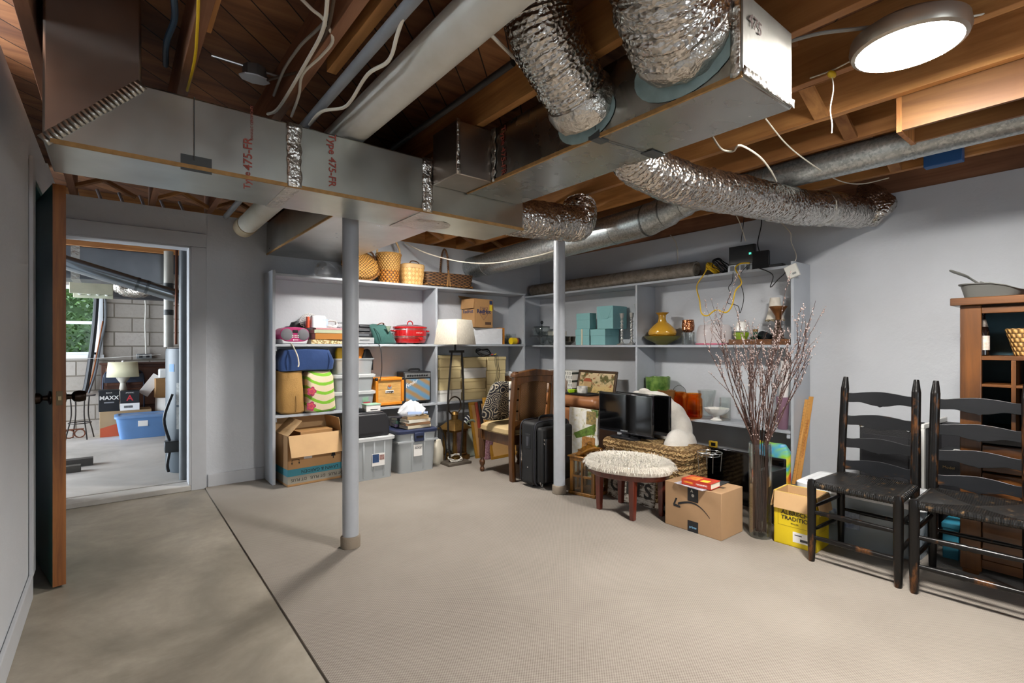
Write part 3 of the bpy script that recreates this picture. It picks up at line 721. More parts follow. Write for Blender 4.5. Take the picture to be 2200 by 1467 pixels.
x, wd = lx(811, 860, 4.76)
t = T('wicker_basket', 'tall two-tone wicker basket with high loop handle on the top shelf', 'basket', (x, 4.77, ZT), 0)
h_ = lz(835, 545, 4.76)-ZT
K().lathe([(0, 0), (wd*.42, 0), (wd*.44, h_*.42), (wd*.41, h_*.43)], 32, caps=(1, 0)).o('lower_body', wicker('#c9822e', '#54300f', 34, 44, bump=1), t)
k = K().lathe([(wd*.40, h_*.42), (wd*.46, h_*.5), (wd*.51, h_*.97), (wd*.49, h_*.97), (wd*.4, h_*.45)], 32, caps=(0, 1)); k.o('upper_body', WK2, t)
K().lathe([(wd*.52, h_*.93), (wd*.535, h_*.965), (wd*.52, h_), (wd*.49, h_)], 32, caps=(0, 0)).o('rim', wicker('#d9a95c', '#8a5a22', 120, 80), t)
K().tube(sm([(-wd*.49, 0, h_*.9), (-wd*.47, 0, h_*1.2), (-wd*.2, 0, h_*1.55), (wd*.2, 0, h_*1.55), (wd*.47, 0, h_*1.2), (wd*.49, 0, h_*.9)], 6), .01, 8).o('handle', SPL, t)
x, wd = lx(862, 909, 4.75); h_ = lz(883, 568, 4.75)-ZT
t = T('wicker_basket', 'lidded chip basket woven of broad pale splints on the top shelf', 'basket', (x, 4.77, ZT), -.1)
def splint():
    m = N('mat_splint').set(.5); sep = m.n('ShaderNodeSeparateXYZ'); m.l(m.vec(), sep.inputs[0])
    a = m.math('MULTIPLY', m.math('ARCTAN2', sep.outputs[1], sep.outputs[0]), .13)
    s1 = m.math('FRACT', m.math('MULTIPLY', m.math('ADD', a, sep.outputs[2]), 11)); s2 = m.math('FRACT', m.math('MULTIPLY', m.math('SUBTRACT', a, sep.outputs[2]), 11))
    d = m.math('MINIMUM', m.math('ABSOLUTE', m.math('SUBTRACT', s1, .5)), m.math('ABSOLUTE', m.math('SUBTRACT', s2, .5)))
    ck = m.math('GREATER_THAN', m.math('MULTIPLY', m.math('SUBTRACT', s1, .5), m.math('SUBTRACT', s2, .5)), 0)
    m.base(m.mix(m.ramp(d, [(.0, (1, 1, 1)), (.04, (0, 0, 0))]), m.mix(ck, '#e0b878', '#cd9c58'), '#8a5e2c')); return m.m
K().sup([(0, wd*.43, wd*.36), (h_*.5, wd*.49, wd*.42), (h_*.86, wd*.49, wd*.43)], 36, 3.2).o('body', splint(), t)
K().sup([(h_*.8, wd*.505, wd*.45), (h_*.96, wd*.505, wd*.45), (h_, wd*.46, wd*.41)], 36, 3.2).o('lid', SPL, t)
K().tube(sm([(-wd*.1, 0, h_), (0, 0, h_*1.18), (wd*.25, 0, h_*1.16), (wd*.4, 0, h_*.98)], 6), .006, 6).o('handle', mk('#5a3a20', .6), t)
x, wd = lx(910, 1010, 4.76); h_ = lz(960, 589, 4.76)-ZT
t = T('wicker_basket', 'long low dark brown wicker basket with tall hoop handle on the top shelf', 'basket', (x, 4.78, ZT), -.05)
k = K(); k.sup([(0, wd*.46, .085), (h_, wd*.5, .1), (h_, wd*.48, .085), (.01, wd*.45, .075)], 44, 7); k.o('body', WKD, t)
k = K().tube([(wd*.5*math.copysign(abs(math.cos(a))**.3, math.cos(a)), -.0+.1*math.copysign(abs(math.sin(a))**.3, math.sin(a)), h_*.15+.006*math.sin(14*a)) for a in [i*PI/40 for i in range(81)]], .007, 6); k.o('braid', wicker('#b07a3c', '#4a2c12', 80, 60), t)
K().tube(sm([(-.03, -.1, h_*.2), (-.03, -.095, h_), (-.03, -.07, h_*2.2), (-.03, 0, h_*2.75), (-.03, .07, h_*2.2), (-.03, .095, h_)], 8), .011, 8).o('handle', wicker('#8a603a', '#3a2414', 60, 90), t)
K().tube([(-.045, -.104, .01), (-.03, -.1, h_*1.2)], .005, 6).tube([(-.01, -.104, .01), (-.03, -.1, h_*1.2)], .005, 6).o('tie', mk('#b98a50', .6), t)
x, wd = lx(676, 728, 4.8)
k = K(); k.ell((0, 0, .07), wd*.5, .1, .075, 26, 16).warp(.03, 14)
t = tag(k.o('plastic_bag', glass('#ffffff', .12, tint=.9), loc=(x, 4.81, ZT+.012), ang=2), 'crumpled clear plastic bag at the left of the top shelf', 'plastic bag')
# ------------------------------------------------------------------ middle board, left bay
x, wd = lx(596, 661, 4.70); h_ = lz(628, 703, 4.7)-ZM
PINK = mk('#b3336e', .3, var=0)
t = T('portable_stereo', 'pink and silver portable stereo at the left end of the middle shelf', 'stereo', (x, 4.73, ZM), .12)
prof = [(math.copysign(abs(math.cos(a))**.6, math.cos(a))*wd/2, h_*.56+math.copysign(abs(math.sin(a))**.75, math.sin(a))*h_*.44) for a in [i*PI/16 for i in range(32)]]
K().prismy(prof, -.075, .075).o('case', PINK, t, bev=.008)
K().prismy([(-wd*.42, 0), (wd*.42, 0), (wd*.47, h_*.3), (-wd*.47, h_*.3)], -.07, .08).o('base', mk('#cfcfd2', .35, var=0), t, bev=.01)
for s in (-1, 1):
    k = K(); k.at((s*wd*.28, -.076, h_*.56), rx=PI/2); k.lathe([(0, .004), (h_*.2, .005), (h_*.34, .0), (h_*.36, -.002)], 28); k.o('speaker', mk('#6b6b70', .6, bump=.4, bs=400, var=0), t)
K().box(-wd*.09, wd*.09, -.079, -.07, h_*.66, h_*.84).o('display', DRK, t, bev=.002)
for i in range(5):
    for j in range(2): K().box(-wd*.1+i*wd*.05-.004, -wd*.1+i*wd*.05+.004, -.079, -.074, h_*(.5-.1*j)-.004, h_*(.5-.1*j)+.004).o('button', WHT, t, smooth=False)
k = K().prismy([(-.022, h_*.24), (-.014, h_*.24+.008), (-.006, h_*.24), (-.014, h_*.24-.008)], -.0775, -.0745).box(-.004, .026, -.0775, -.0745, h_*.24-.003, h_*.24+.003); k.o('logo', WHT, t, smooth=False)
cp = t.location
cable_loop('cord', 'pale cord hanging from pink stereo over the blue bag', [(x-.03, 4.66, ZM+.005), (x-.02, 4.62, ZM-.02), (x+.01, 4.6, ZM-.1), (x+.02, 4.59, ZM-.17), (x+.012, 4.58, ZM-.2)], .006, mk('#d9cfbc', .6), 'cord')
x2, _ = lx(630, 652, 4.86)
tag(K().sup([(0, .09, .05), (.14, .085, .045), (.2, .06, .03), (.21, .02, .01)], 24, 3).o('speaker', DRK, loc=(x2, 4.87, ZM)), 'black rounded speaker standing behind the pink stereo', 'speaker')
bx_, bw_ = lx(662, 737, 4.74)
flo = N('mat_floral_cover').set(.5); flo.base(flo.ramp(flo.noise(38, None, 2), [(.42, '#ddcfa6'), (.5, '#a8763c'), (.56, '#6f7a45'), (.62, '#ddcfa6')]))
book('thick book with floral spine at bottom of the stack on the middle shelf', (bx_+.02, 4.76, ZM), .03, bw_+.04, .2, .04, flo.m)
book('thick tan leather bound book in the stack beside the pink stereo', (bx_+.05, 4.755, ZM+.041), -.03, bw_+.02, .21, .058, '#b8772c')
book('pale green book in the stack beside the pink stereo', (bx_+.02, 4.765, ZM+.1), .02, bw_-.02, .2, .032, '#b9c2a4')
book('thin pink book on top of the stack beside the pink stereo', (bx_+.03, 4.77, ZM+.133), -.06, bw_-.06, .17, .016, '#d79aa4')
zb = ZM+.15
fx, fw = lx(652, 694, 4.84)
t = T('desk_fan', 'small white desk fan behind the book stack', 'fan', (fx-.03, 4.855, ZM), .1)
k = K(); k.at((0, 0, .19), rx=PI/2)
for r_ in (.03, .05, .07, .085, .095): k.tube([(r_*math.cos(a), r_*math.sin(a), .04*(1-(r_/.1)**2)) for a in [i*PI/16 for i in range(33)]], .0022, 5)
for i in range(28):
    a = i*2*PI/28; k.tube([(.02*math.cos(a), .02*math.sin(a), .04), (.07*math.cos(a), .07*math.sin(a), .024), (.098*math.cos(a), .098*math.sin(a), 0), (.085*math.cos(a), .085*math.sin(a), -.05), (.03*math.cos(a), .03*math.sin(a), -.065)], .0026, 4)
k.o('grille', WHT, t); k = K(); k.at((0, 0, .19), rx=PI/2).lathe([(0, -.09), (.04, -.08), (.045, -.03), (.03, .0), (0, .012)], 20); k.o('motor', WHT, t)
for i in range(3):
    k = K(); k.at((0, 0, .19), rx=PI/2); k.T = k.T @ MX.Rotation(i*2*PI/3, 4, 'Z') @ MX.Rotation(.35, 4, 'X'); k.sup([(-.001, .03, .022, .045), (.001, .03, .022, .045)], 16, 2); k.o('blade', milky('#dfe4ea', .8), t)
K().lathe([(.07, 0), (.072, .012), (.02, .02), (.014, .1)], 24).o('base', WHT, t)
wx, ww = lx(668, 702, 4.72)
k = K(); k.sup([(0, ww*.5, .045), (.05, ww*.5, .05), (.1, ww*.47, .035), (.112, ww*.4, .02)], 28, 5).warp(.006, 30)
t = k.o('paper_package', mk('#eef0f4', .4, var=.03, bump=.5, bs=20), loc=(wx, 4.74, zb)); tag(t, 'white wrapped package on top of the book stack', 'package')
K().bx(ww*.36, -.036, .02, .045, .02, .06).o('blue_label', mk('#b9c8e6', .5, var=0), t)
tag(K().bx(0, 0, 0, .02, .05, .1).o('orange_card_box', mk('#d4552c', .5, var=0), loc=(wx-ww*.5-.022, 4.74, zb), bev=.002), 'small narrow orange box beside the white package', 'box')
def coil(name, label, loc, r, m_, rad, n=4, cat='cable', tilt=0, seed=1):
    rr = random.Random(seed); pts = []
    for i in range(n*10+1):
        a = i*2*PI/10; pts.append((rad*(1+rr.uniform(-.15, .15))*math.cos(a), rad*.7*(1+rr.uniform(-.2, .2))*math.sin(a), rad*.35+.5*rad*math.sin(a*.93+1)*rr.uniform(.3, .9)+r))
    k = K(); k.at((0, 0, 0), 0, tilt); k.tube(sm(pts, 3), r, 6)
    mz = min(v.co.z for v in k.bm.verts)
    for v in k.bm.verts: v.co.z -= mz
    return tag(k.o(name, m_, loc=loc), label, cat)
cx, cw = lx(702, 735, 4.74)
coil('cable_coil', 'coil of white cable on top of the book stack', (cx-.03, 4.74, zb), .005, WHT, .05, 4, tilt=.5)
coil('cable_coil', 'coil of grey cable on the book stack behind the column', (cx+.06, 4.76, zb), .005, mk('#9aa0a6', .5), .045, 3, tilt=.4, seed=5)
px_, pw_ = lx(752, 803, 4.72)
t = T('disc_player', 'flat silver disc player on the middle shelf beside the green bag', 'disc player', (px_-.06, 4.76, ZM), .05)
K().bx(0, 0, .004, pw_+.08, .2, .06).o('case', mk('#c6c8ca', .3, .4, var=0), t, bev=.006)
K().box(pw_*.05, pw_*.45, -.105, -.1, .035, .048).o('button_strip', mk('#8f9295', .4, var=0), t)
for q in (-.14, .14): K().bx(q, -.05, 0, .03, .03, .005).o('foot', DRK, t)
zz = ZM+.066
ex, _ = lx(772, 798, 4.76)
for i, (dx, sx_, sy_, sz_, lab) in enumerate(((-.05, .2, .17, .05, 'black box shaped device lying on the silver disc player'), (-.04, .17, .14, .045, 'black device second from top of the dark electronics pile'), (-.03, .15, .12, .03, 'black slim device on top of the dark electronics pile'))):
    t = tag(K().bx(0, 0, 0, sx_, sy_, sz_).o('electronic_device', mk('#26272b', .4, var=0), loc=(ex+dx, 4.78, zz), rz=.15*(i-1), bev=.01), lab, 'electronics'); zz += sz_+.001
    K().box(-sx_*.35, sx_*.35, -sy_/2-.002, -sy_/2, sz_*.3, sz_*.6).o('front_panel', mk('#77797d', .35, .5, var=0), t)
t = T('binoculars', 'pair of black binoculars standing beside the green bag', 'binoculars', (ex+.06, 4.735, ZM+.066), .3)
for s in (-1, 1): K().lathe([(0, 0), (.026, 0), (.027, .03), (.018, .05), (.018, .09), (.02, .1), (0, .1)], 18, (s*.028, 0, 0)).o('barrel', DRK, t)
K().bx(0, 0, .04, .03, .02, .03).o('bridge', DRK, t)
# green bag
gx, gw = lx(792, 846, 4.72); gh = lz(820, 697, 4.72)-ZM
GRN = mk('#2e5d57', .8, var=.15, vs=8, bump=.4, bs=40, sheen=.2)
t = T('canvas_bag', 'dark green canvas bag slumped beside the red slow cooker', 'bag', (gx+.01, 4.76, ZM), .1)
k = K(); k.sup([(0, gw*.44, .085, .02, 0), (gh*.1, gw*.47, .095, .02, 0), (gh*.5, gw*.47, .085, 0, 0), (gh*.8, gw*.43, .06, -.03, 0), (gh*.95, gw*.36, .03, -.04, 0), (gh, gw*.22, .012, -.03, 0)], 36, 3.2).warp(.014, 9); k.o('body', GRN, t)
K().sheet(lambda a, b: (gw*(-.02+.24*a*(1-b*.9)+.12*b), -.098+.02*b*0-.004, gh*(.92-.32*b)), 4, 6).o('pocket_flap', mk('#7d8a76', .8), t, solid=.004)
K().tube(sm([(-gw*.2, -.02, gh*.97), (-gw*.05, -.03, gh*1.07), (gw*.08, -.02, gh*1.05), (gw*.1, 0, gh*.95)], 6), .008, 8, sq=.5).o('handle', mk('#7a4a30', .7), t)
K().tube(sm([(-gw*.4, -.06, gh*.8), (-gw*.28, -.1, gh*.5), (-gw*.2, -.105, gh*.1)], 6), .004, 6).o('piping', mk('#244a46', .8), t)
# red slow cooker
RD = N('mat_red_enamel').set(.18, coat=.6); RD.base('#b3171b')
sx_, sw_ = lx(848, 921, 4.73); sh_ = lz(885, 700, 4.73)-ZM
t = T('slow_cooker', 'red oval slow cooker with chrome bands on the middle shelf', 'slow cooker', (sx_, 4.775, ZM), 0)
a_, b_ = sw_*.46, .115
K().sup([(.015, a_*.88, b_*.88), (.03, a_*.95, b_*.95), (sh_*.5, a_, b_), (sh_*.84, a_*.99, b_)], 44, 2.3).o('body', RD.m, t)
for z_ in (sh_*.34, sh_*.42, sh_*.78, sh_*.84): K().sup([(z_-.003, a_*1.004, b_*1.005), (z_, a_*1.012, b_*1.012), (z_+.003, a_*1.004, b_*1.005)], 44, 2.3).o('chrome_band', CHR, t)
K().sup([(sh_*.86, a_*1.03, b_*1.03), (sh_*.95, a_*1.04, b_*1.04), (sh_*.97, a_*.95, b_*.95)], 44, 2.3).o('rim', RD.m, t)
K().sup([(sh_*.95, a_*.94, b_*.94), (sh_*1.02, a_*.8, b_*.8), (sh_*1.07, a_*.4, b_*.4), (sh_*1.08, a_*.02, b_*.02)], 36, 2.2).o('lid', glass('#f0e8e8', .05), t)
K().tube(sm([(-.03, 0, sh_*1.07), (-.025, 0, sh_*1.2), (0, 0, sh_*1.27), (.025, 0, sh_*1.2), (.03, 0, sh_*1.07)], 5), .006, 8).o('lid_handle', RD.m, t)
for s in (-1, 1): K().tube(sm([(s*a_*.97, -.04, sh_*.72), (s*(a_+.025), -.03, sh_*.72), (s*(a_+.025), .03, sh_*.72), (s*a_*.97, .04, sh_*.72)], 5), .009, 8).o('side_handle', RD.m, t)
k = K(); k.at((a_*.35, -b_*.94, sh_*.3), rx=PI/2).lathe([(0, .02), (.018, .02), (.02, 0)], 20); k.o('knob', RD.m, t)
txt('crock-pot', .018, WHT, t, (a_*.25, -b_*1.0-.001, sh_*.62), RF)
for s in (-1, 1): K().bx(s*a_*.5, 0, 0, .04, .12, .016).o('foot', DRK, t)
cable_loop('power_cable', 'black power cable hanging from the middle shelf to the bins', [(ex+.08, 4.72, ZM+.004), (ex+.09, 4.63, ZM-.01), (ex+.095, 4.6, ZM-.1), (ex+.1, 4.6, ZM-.25), (ex+.08, 4.6, ZM-.36)], .004, DRK, 'cord')
# ------------------------------------------------------------------ middle board, right bay
rx_, rw_ = lx(1000, 1079, 4.72)
ruc = N('mat_rippled_paper').set(.4); ruc.base('#e4e6ea'); ruc.bump(ruc.noise(12, ruc.vec((1, 1, 1.6), (0, .7, 0)), 2), .6, .02)
zh = lz(1050, 705, 4.72)-ZM
wb = carton('white_box', 'white rippled paper box under the sauce carton', (rx_-.03, 4.77, ZM), 0, rw_-.01, .2, zh, ruc.m, 'box')
kx, kw = lx(992, 1070, 4.7); kh = lz(1045, 645, 4.72)-ZM-zh
t = open_carton('sauce_carton', 'brown sauce carton with one flap up, standing on the white box', (kx-.0, 4.765, ZM+zh+.003), .1, .27, .235, kh, CARD, CARD, (('b', .10, -.6), ('l', .11, 1.45), ('r', .11, 1.45)))
K().box(-.13, .13, -.113, .113, kh-.012, kh-.006).o('top', CARD2, t, smooth=False)
NAVY = mk('#22335c', .6, var=0); YL = mk('#e8cf3a', .6, var=0)
k = K().prismy([(-.055, kh*.72), (.055, kh*.72), (.055, kh*.45), (0, kh*.26), (-.055, kh*.45)], -.1178, -.1177)
k.o('crest', mk('#ae8152', .75, var=0), t, smooth=False)
for x0_, z0_, x1_, z1_ in ((-.055, .72, .055, .72), (-.055, .72, -.055, .45), (.055, .72, .055, .45), (-.055, .45, 0, .26), (.055, .45, 0, .26)):
    K().tube([(x0_, -.1182, kh*z0_), (x1_, -.1182, kh*z1_)], .0012, 4).o('crest_line', NAVY, t)
txt('RedHot', .064, NAVY, t, (0, -.1185, kh*.56), RF, bold=.0018)
txt("FRANK'S", .012, NAVY, t, (0, -.1185, kh*.67), RF); txt('ORIGINAL', .01, NAVY, t, (0, -.1185, kh*.46), RF)
K().box(.02, .11, -.1183, -.1178, kh*.1, kh*.2).o('code_panel', mk('#6e5240', .7, var=.5, vs=300, stretch=(1, 1, .01)), t, smooth=False)
K().box(.085, .128, -.1185, -.118, kh*.6, kh*.8).o('yellow_sticker', YL, t, smooth=False)
K().box(.085, .128, -.1183, -.118, kh*.83, kh*.96).o('blue_print', NAVY, t, smooth=False)
txt('RedHot', .056, NAVY, t, (-.1355, 0, kh*.56), RL, bold=.001)
ox, ow = lx(1071, 1083, 4.7)
t = carton('battery_box', 'narrow orange printed box beside the white rippled box', (ox, 4.75, ZM), 0, ow, .12, lz(1077, 704, 4.7)-ZM, mk('#d98a2b', .5, var=0), 'box')
txt('DURACELL', .03, DRK, t, (0, -.0615, (lz(1077, 704, 4.7)-ZM)/2), (PI/2, PI/2, 0))
gx_, gw_ = lx(1083, 1122, 4.74)
for i, (dx, r_, h_) in enumerate(((-.03, .075, .11), (.045, .07, .13))):
    tag(K().lathe([(.03, 0), (.035, .004), (r_*.8, h_*.3), (r_, h_), (r_-.003, h_), (r_*.78, h_*.32), (.03, .008)], 28, caps=(1, 1)).o('glass_bowl', CL, loc=(gx_+dx, 4.85-i*.01, ZM)), ('clear glass bowl left of its twin in the shelf corner', 'clear glass bowl nearest the corner post on the middle shelf')[i], 'bowl')
t = T('tape_roll', 'yellow and black striped roll lying in front of the glass bowls', 'tape roll', (gx_, 4.70, ZM+.04), .1)
for i, (c_, w0, w1) in enumerate((('#e6c51d', -.075, .0), ('#b3502a', .0, .02), ('#26242a', .02, .055))): K().cyl((w0, 0, 0), (w1, 0, 0), .04, n=24).o('band', mk(c_, .5, var=0), t)
# ------------------------------------------------------------------ lower board, left bay
tx, tw = lx(600, 655, 4.66); th_ = lz(624, 798, 4.66)-ZL
JUTE = mk('#b48a4e', .85, var=.15, vs=6, bump=.5, bs=90)
t = T('jute_bag', 'tan jute bag slumped at the left end of the lower shelf', 'bag', (tx, 4.76, ZL), 0)
k = K(); k.sup([(0, tw*.42, .1), (.02, tw*.5, .125), (th_*.4, tw*.51, .13), (th_*.8, tw*.49, .11), (th_, tw*.47, .09), (th_, tw*.44, .08), (th_*.8, tw*.44, .08)], 36, 4).warp(.018, 7); k.o('body', JUTE, t)
K().tube(sm([(tw*.1, -.128, th_*.42), (tw*.12, -.13, th_*.2), (tw*.1, -.125, .02)], 5), .002, 5).o('seam', mk('#7d5c30', .9), t)
sx_, sw_ = lx(655, 722, 4.66)
st = N('mat_striped_cotton').set(.85, sheen=.2); sep = st.n('ShaderNodeSeparateXYZ'); st.l(st.vec(), sep.inputs[0])
arch = st.math('ABSOLUTE', st.math('SUBTRACT', sep.outputs[0], .02))
ph = st.math('ADD', st.math('MULTIPLY', st.math('ADD', sep.outputs[2], st.math('MULTIPLY', st.math('MULTIPLY', arch, arch), -3.2)), 76), st.math('MULTIPLY', st.noise(7), 2.5))
st.base(st.ramp(st.math('SINE', ph), [(.48, '#d8c4a6'), (.52, '#7ab52a')])); st.bump(st.noise(60), .3, .004)
t = T('tote_bag', 'green and cream striped tote bag with pink flowers on the lower shelf', 'bag', (sx_+.0, 4.755, ZL), .05)
k = K(); k.sup([(0, sw_*.42, .1), (.02, sw_*.49, .12), (th_*.5, sw_*.46, .125), (th_*.85, sw_*.43, .1), (th_*.98, sw_*.38, .06)], 36, 5).warp(.012, 8, 3); k.o('body', st.m, t)
def flower(cx, cz, r, y):
    for rr_, c_, d in ((r, '#a8325f', 0), (r*.66, '#cc5a4e', .002), (r*.4, '#b8385e', .004)):
        pts = [(cx+rr_*(.72+.32*abs(math.cos(2.5*a)))*math.cos(a), cz+rr_*(.72+.32*abs(math.cos(2.5*a)))*math.sin(a)) for a in [i*PI/40 for i in range(80)]]
        K().prismy(pts, y-.002-d, y).o('flower', mk(c_, .8, var=0), t, smooth=False)
flower(-sw_*.36, th_*.52, .042, -.135); flower(-sw_*.38, th_*.17, .042, -.135)
bx_, bw_ = lx(600, 716, 4.68); bz = ZL+th_+.004; bh = lz(660, 750, 4.66)-bz
BLU = mk('#1f3f74', .8, var=.12, vs=7, bump=.4, bs=30, sheen=.2)
t = T('canvas_bag', 'folded navy blue canvas bag lying on the jute and striped bags', 'bag', (bx_, 4.77, bz), 0)
k = K(); k.sup([(0, bw_*.47, .105), (bh*.05, bw_*.49, .115), (bh*.45, bw_*.5, .12), (bh*.93, bw_*.43, .115), (bh, bw_*.41, .105), (bh*.99, bw_*.1, .03)], 48, 12).warp(.014, 9, 5); k.o('body', BLU, t)
for s in (-1, 1): K().tube(sm([(s*bw_*.36, -.112, bh*.9), (s*bw_*.4, -.13, bh*.5), (s*bw_*.38, -.118, bh*.06)], 5), .0025, 5).o('seam', mk('#16305c', .9), t)
# bins behind the nearer column
bx2, bw2 = lx(714, 806, 4.70); zs = ZL
for i, (h_, lab) in enumerate(((.15, 'clear lidded bin at bottom of the stack beside the orange amplifier'), (.14, 'clear lidded bin in the middle of the stack behind the column'), (.15, 'open clear bin full of tools on top of the bin stack'))):
    t = tub('plastic_bin', lab, (bx2, 4.79, zs), .0, bw2-.02-.01*i, .24, h_, MILK, MILKW if i < 2 else None, bot=.9, group=None)
    if i == 0:
        K().box(.07, .13, -.116, -.114, .06, .12).o('green_card', mk('#8fb59a', .5), t); K().box(.08, .15, -.114, -.112, .01, .06).o('red_card', mk('#c04a52', .5), t)
    zs += h_+(.022 if i < 2 else 0)
for i, (dx, c_, lab) in enumerate(((-.1, '#e2b31e', 'yellow tool case standing in the open bin'), (-.03, '#222226', 'black tool case standing in the open bin'), (.09, '#e58a2c', 'orange folded case lying in the open bin'))):
    tag(K().sup([(0, .05, .03), (.2, .055, .035), (.24, .04, .02)], 20, 5).o('tool_case', mk(c_, .5, var=0), loc=(bx2+dx, 4.78, zs-.14), rz=.3*i, bev=.004), lab, 'tool case')
tag(K().sup([(0, .06, .03), (.12, .07, .04), (.2, .03, .02), (.21, .01, .01)], 20, 3).warp(.01, 20).o('cable_tangle', DRK, loc=(bx2+.15, 4.77, zs-.12)), 'black cable tangle in the open bin below the disc player', 'cable')
# amplifiers
ax, aw = lx(806, 867, 4.68); ah = lz(835, 814, 4.67)-ZL
OR = mk('#e08a1c', .45, var=.05, bump=.3, bs=200)
t = T('guitar_amplifier', 'orange practice amplifier with cream grille on the lower shelf', 'amplifier', (ax, 4.765, ZL+.012), .0)
f_ = .028
K().box(-aw/2, aw/2, -.07, .1, 0, ah).o('cabinet', OR, t, bev=.008)
K().box(-aw/2, aw/2, -.1, -.069, 0, f_).box(-aw/2, aw/2, -.1, -.069, ah-f_, ah).box(-aw/2, -aw/2+f_, -.1, -.069, f_, ah-f_).box(aw/2-f_, aw/2, -.1, -.069, f_, ah-f_).o('front_frame', OR, t, bev=.006)
K().box(-aw/2+f_, aw/2-f_, -.082, -.072, f_, ah-f_).o('grille_cloth', mk('#d8a860', .9, var=.2, vs=60, stretch=(.2, 1, 1)), t)
for sx_ in (-1, 1):
    for sz_ in (0, 1): K().bx(sx_*(aw/2-.012), -.088, sz_*(ah-.026)-.001, .03, .032, .03).o('corner_guard', DRK, t, bev=.01)
    K().bx(sx_*aw*.36, -.03, -.012, .03, .05, .013).o('foot', DRK, t)
K().box(-.045, .045, -.088, -.082, ah*.44, ah*.54).o('name_plate', WHT, t, bev=.002)
txt('orange', .028, INK, t, (0, -.0885, ah*.49), RF, bold=.001)
K().prismy([(-.022, ah*.68), (.022, ah*.68), (.02, ah*.6), (0, ah*.565), (-.02, ah*.6)], -.087, -.082).o('crest', mk('#8a8f98', .4), t)
K().ell((0, -.086, ah*.7), .016, .004, .014).o('crest_top', mk('#c0682a', .5), t)
fx_, fw_ = lx(869, 927, 4.68); fh_ = lz(900, 801, 4.67)-ZL
t = T('guitar_amplifier', 'black practice amplifier with iridescent grille and chrome control panel', 'amplifier', (fx_, 4.77, ZL+.014), -.03)
K().box(-fw_/2, fw_/2, -.08, .1, 0, fh_).o('cabinet', mk('#1c1c20', .5, var=0, bump=.4, bs=260), t, bev=.008)
irid = N('mat_grille_cloth').set(.5); sep = irid.n('ShaderNodeSeparateXYZ'); irid.l(irid.vec(), sep.inputs[0])
q = irid.math('ADD', irid.math('MULTIPLY', sep.outputs[0], 34), irid.math('ADD', irid.math('MULTIPLY', sep.outputs[2], 62), irid.math('MULTIPLY', irid.noise(6), 2)))
irid.base(irid.ramp(irid.math('MULTIPLY', irid.math('ADD', irid.math('SINE', q), 1), .5), [(.1, '#9a7a52'), (.45, '#7c8484'), (.9, '#5f88a8')])); irid.bump(irid.noise(200), .4, .003)
K().box(-fw_/2+.02, fw_/2-.02, -.092, -.079, .02, fh_*.76).o('grille_cloth', irid.m, t, bev=.003)
K().box(-fw_/2+.012, fw_/2-.012, -.088, -.079, fh_*.8, fh_*.95).o('control_panel', mk('#a6a8aa', .3, .8, var=0), t, bev=.002)
for i in range(9):
    k = K(); k.at((-fw_*.36+i*fw_*.085, -.088, fh_*.875), rx=PI/2).lathe([(0, .012), (.008, .012), (.011, 0)], 14); k.o('knob', DRK, t)
K().tube(sm([(-.06, 0, fh_+.002), (-.05, 0, fh_+.02), (.05, 0, fh_+.02), (.06, 0, fh_+.002)], 5), .01, 8, sq=.5).o('handle', DRK, t)
txt('Fender', .05, WHT, t, (-fw_*.25, -.0935, fh_*.62), (PI/2, -.42, 0), shear=.5)
for sx_ in (-1, 1): K().bx(sx_*fw_*.38, -.05, -.014, .03, .04, .015).o('foot', DRK, t)
# ------------------------------------------------------------------ lower board, right bay: cream boxes
CRM = mk('#d9c694', .6, var=.05); CRW = mk('#dcdad4', .6, var=.04)
cols = [(942, 991, 4, 'left'), (994, 1044, 4, 'middle'), (1044, 1086, 3, 'right')]
ordn = ('bottom', 'second from bottom', 'second from top', 'top')
for ci, (u0, u1, n_, nm) in enumerate(cols):
    cx_, cw_ = lx(u0, u1, 4.68); top = lz((u0+u1)/2, (763, 767, 766)[ci], 4.68); hh = (top-ZL)/n_
    for j in range(n_):
        m_ = CRW if (ci, j) in ((0, 0), (1, 2)) else CRM
        lab = f"{'white' if m_ is CRW else 'cream'} flat box, {(ordn if n_ == 4 else ('bottom', 'middle', 'top'))[j]} of the {nm} column behind the floor lamp"
        carton('storage_box', lab, (cx_+random.uniform(-.006, .006), 4.79, ZL+j*hh), random.uniform(-.02, .02), cw_-.022, .24, hh-.003, m_, 'box', lid=.034, group='flat boxes on the lower shelf')
    if ci == 2: top3, cx3 = top, cx_
coil('cable_coil', 'black audio cables heaped on the cream boxes', (cx3-.12, 4.77, top3), .004, DRK, .09, 4, tilt=.2, seed=9)
t = T('audio_cable', 'black audio cable with red and yellow plugs hanging down the cream boxes', 'cable', (cx3-.02, 4.66, top3))
for q in (-.02, .0, .025): K().tube(sm([(q, .06, .012), (q, -.012, .01), (q-.01, -.03, -.06), (q+.012, -.03, -.2), (q-.02, -.028, -.32)], 5), .0028, 6).o('wire', DRK, t)
K().cyl((-.05, .02, .02), (-.02, .02, .03), .005, n=8).o('plug', mk('#c7402c', .4, var=0), t)
K().cyl((.0, .02, .02), (.03, .03, .035), .005, n=8).o('plug', mk('#e6c51d', .4, var=0), t)
hx, hw = lx(1088, 1106, 4.74)
t = T('basket_tray', 'shallow brown basket on the lower shelf near the corner', 'basket', (hx, 4.78, ZL+.18), 0)
K().lathe([(.06, 0), (hw*.5, .05), (hw*.52, .06), (hw*.48, .055), (.06, .008)], 26, sy=.7).o('body', wicker('#8a5a34', '#3a2212', 40, 50), t)
carton('storage_box', 'cream box under the brown basket near the corner', (hx, 4.79, ZL), 0, hw-.01, .2, .178, CRM, 'box', lid=.03)
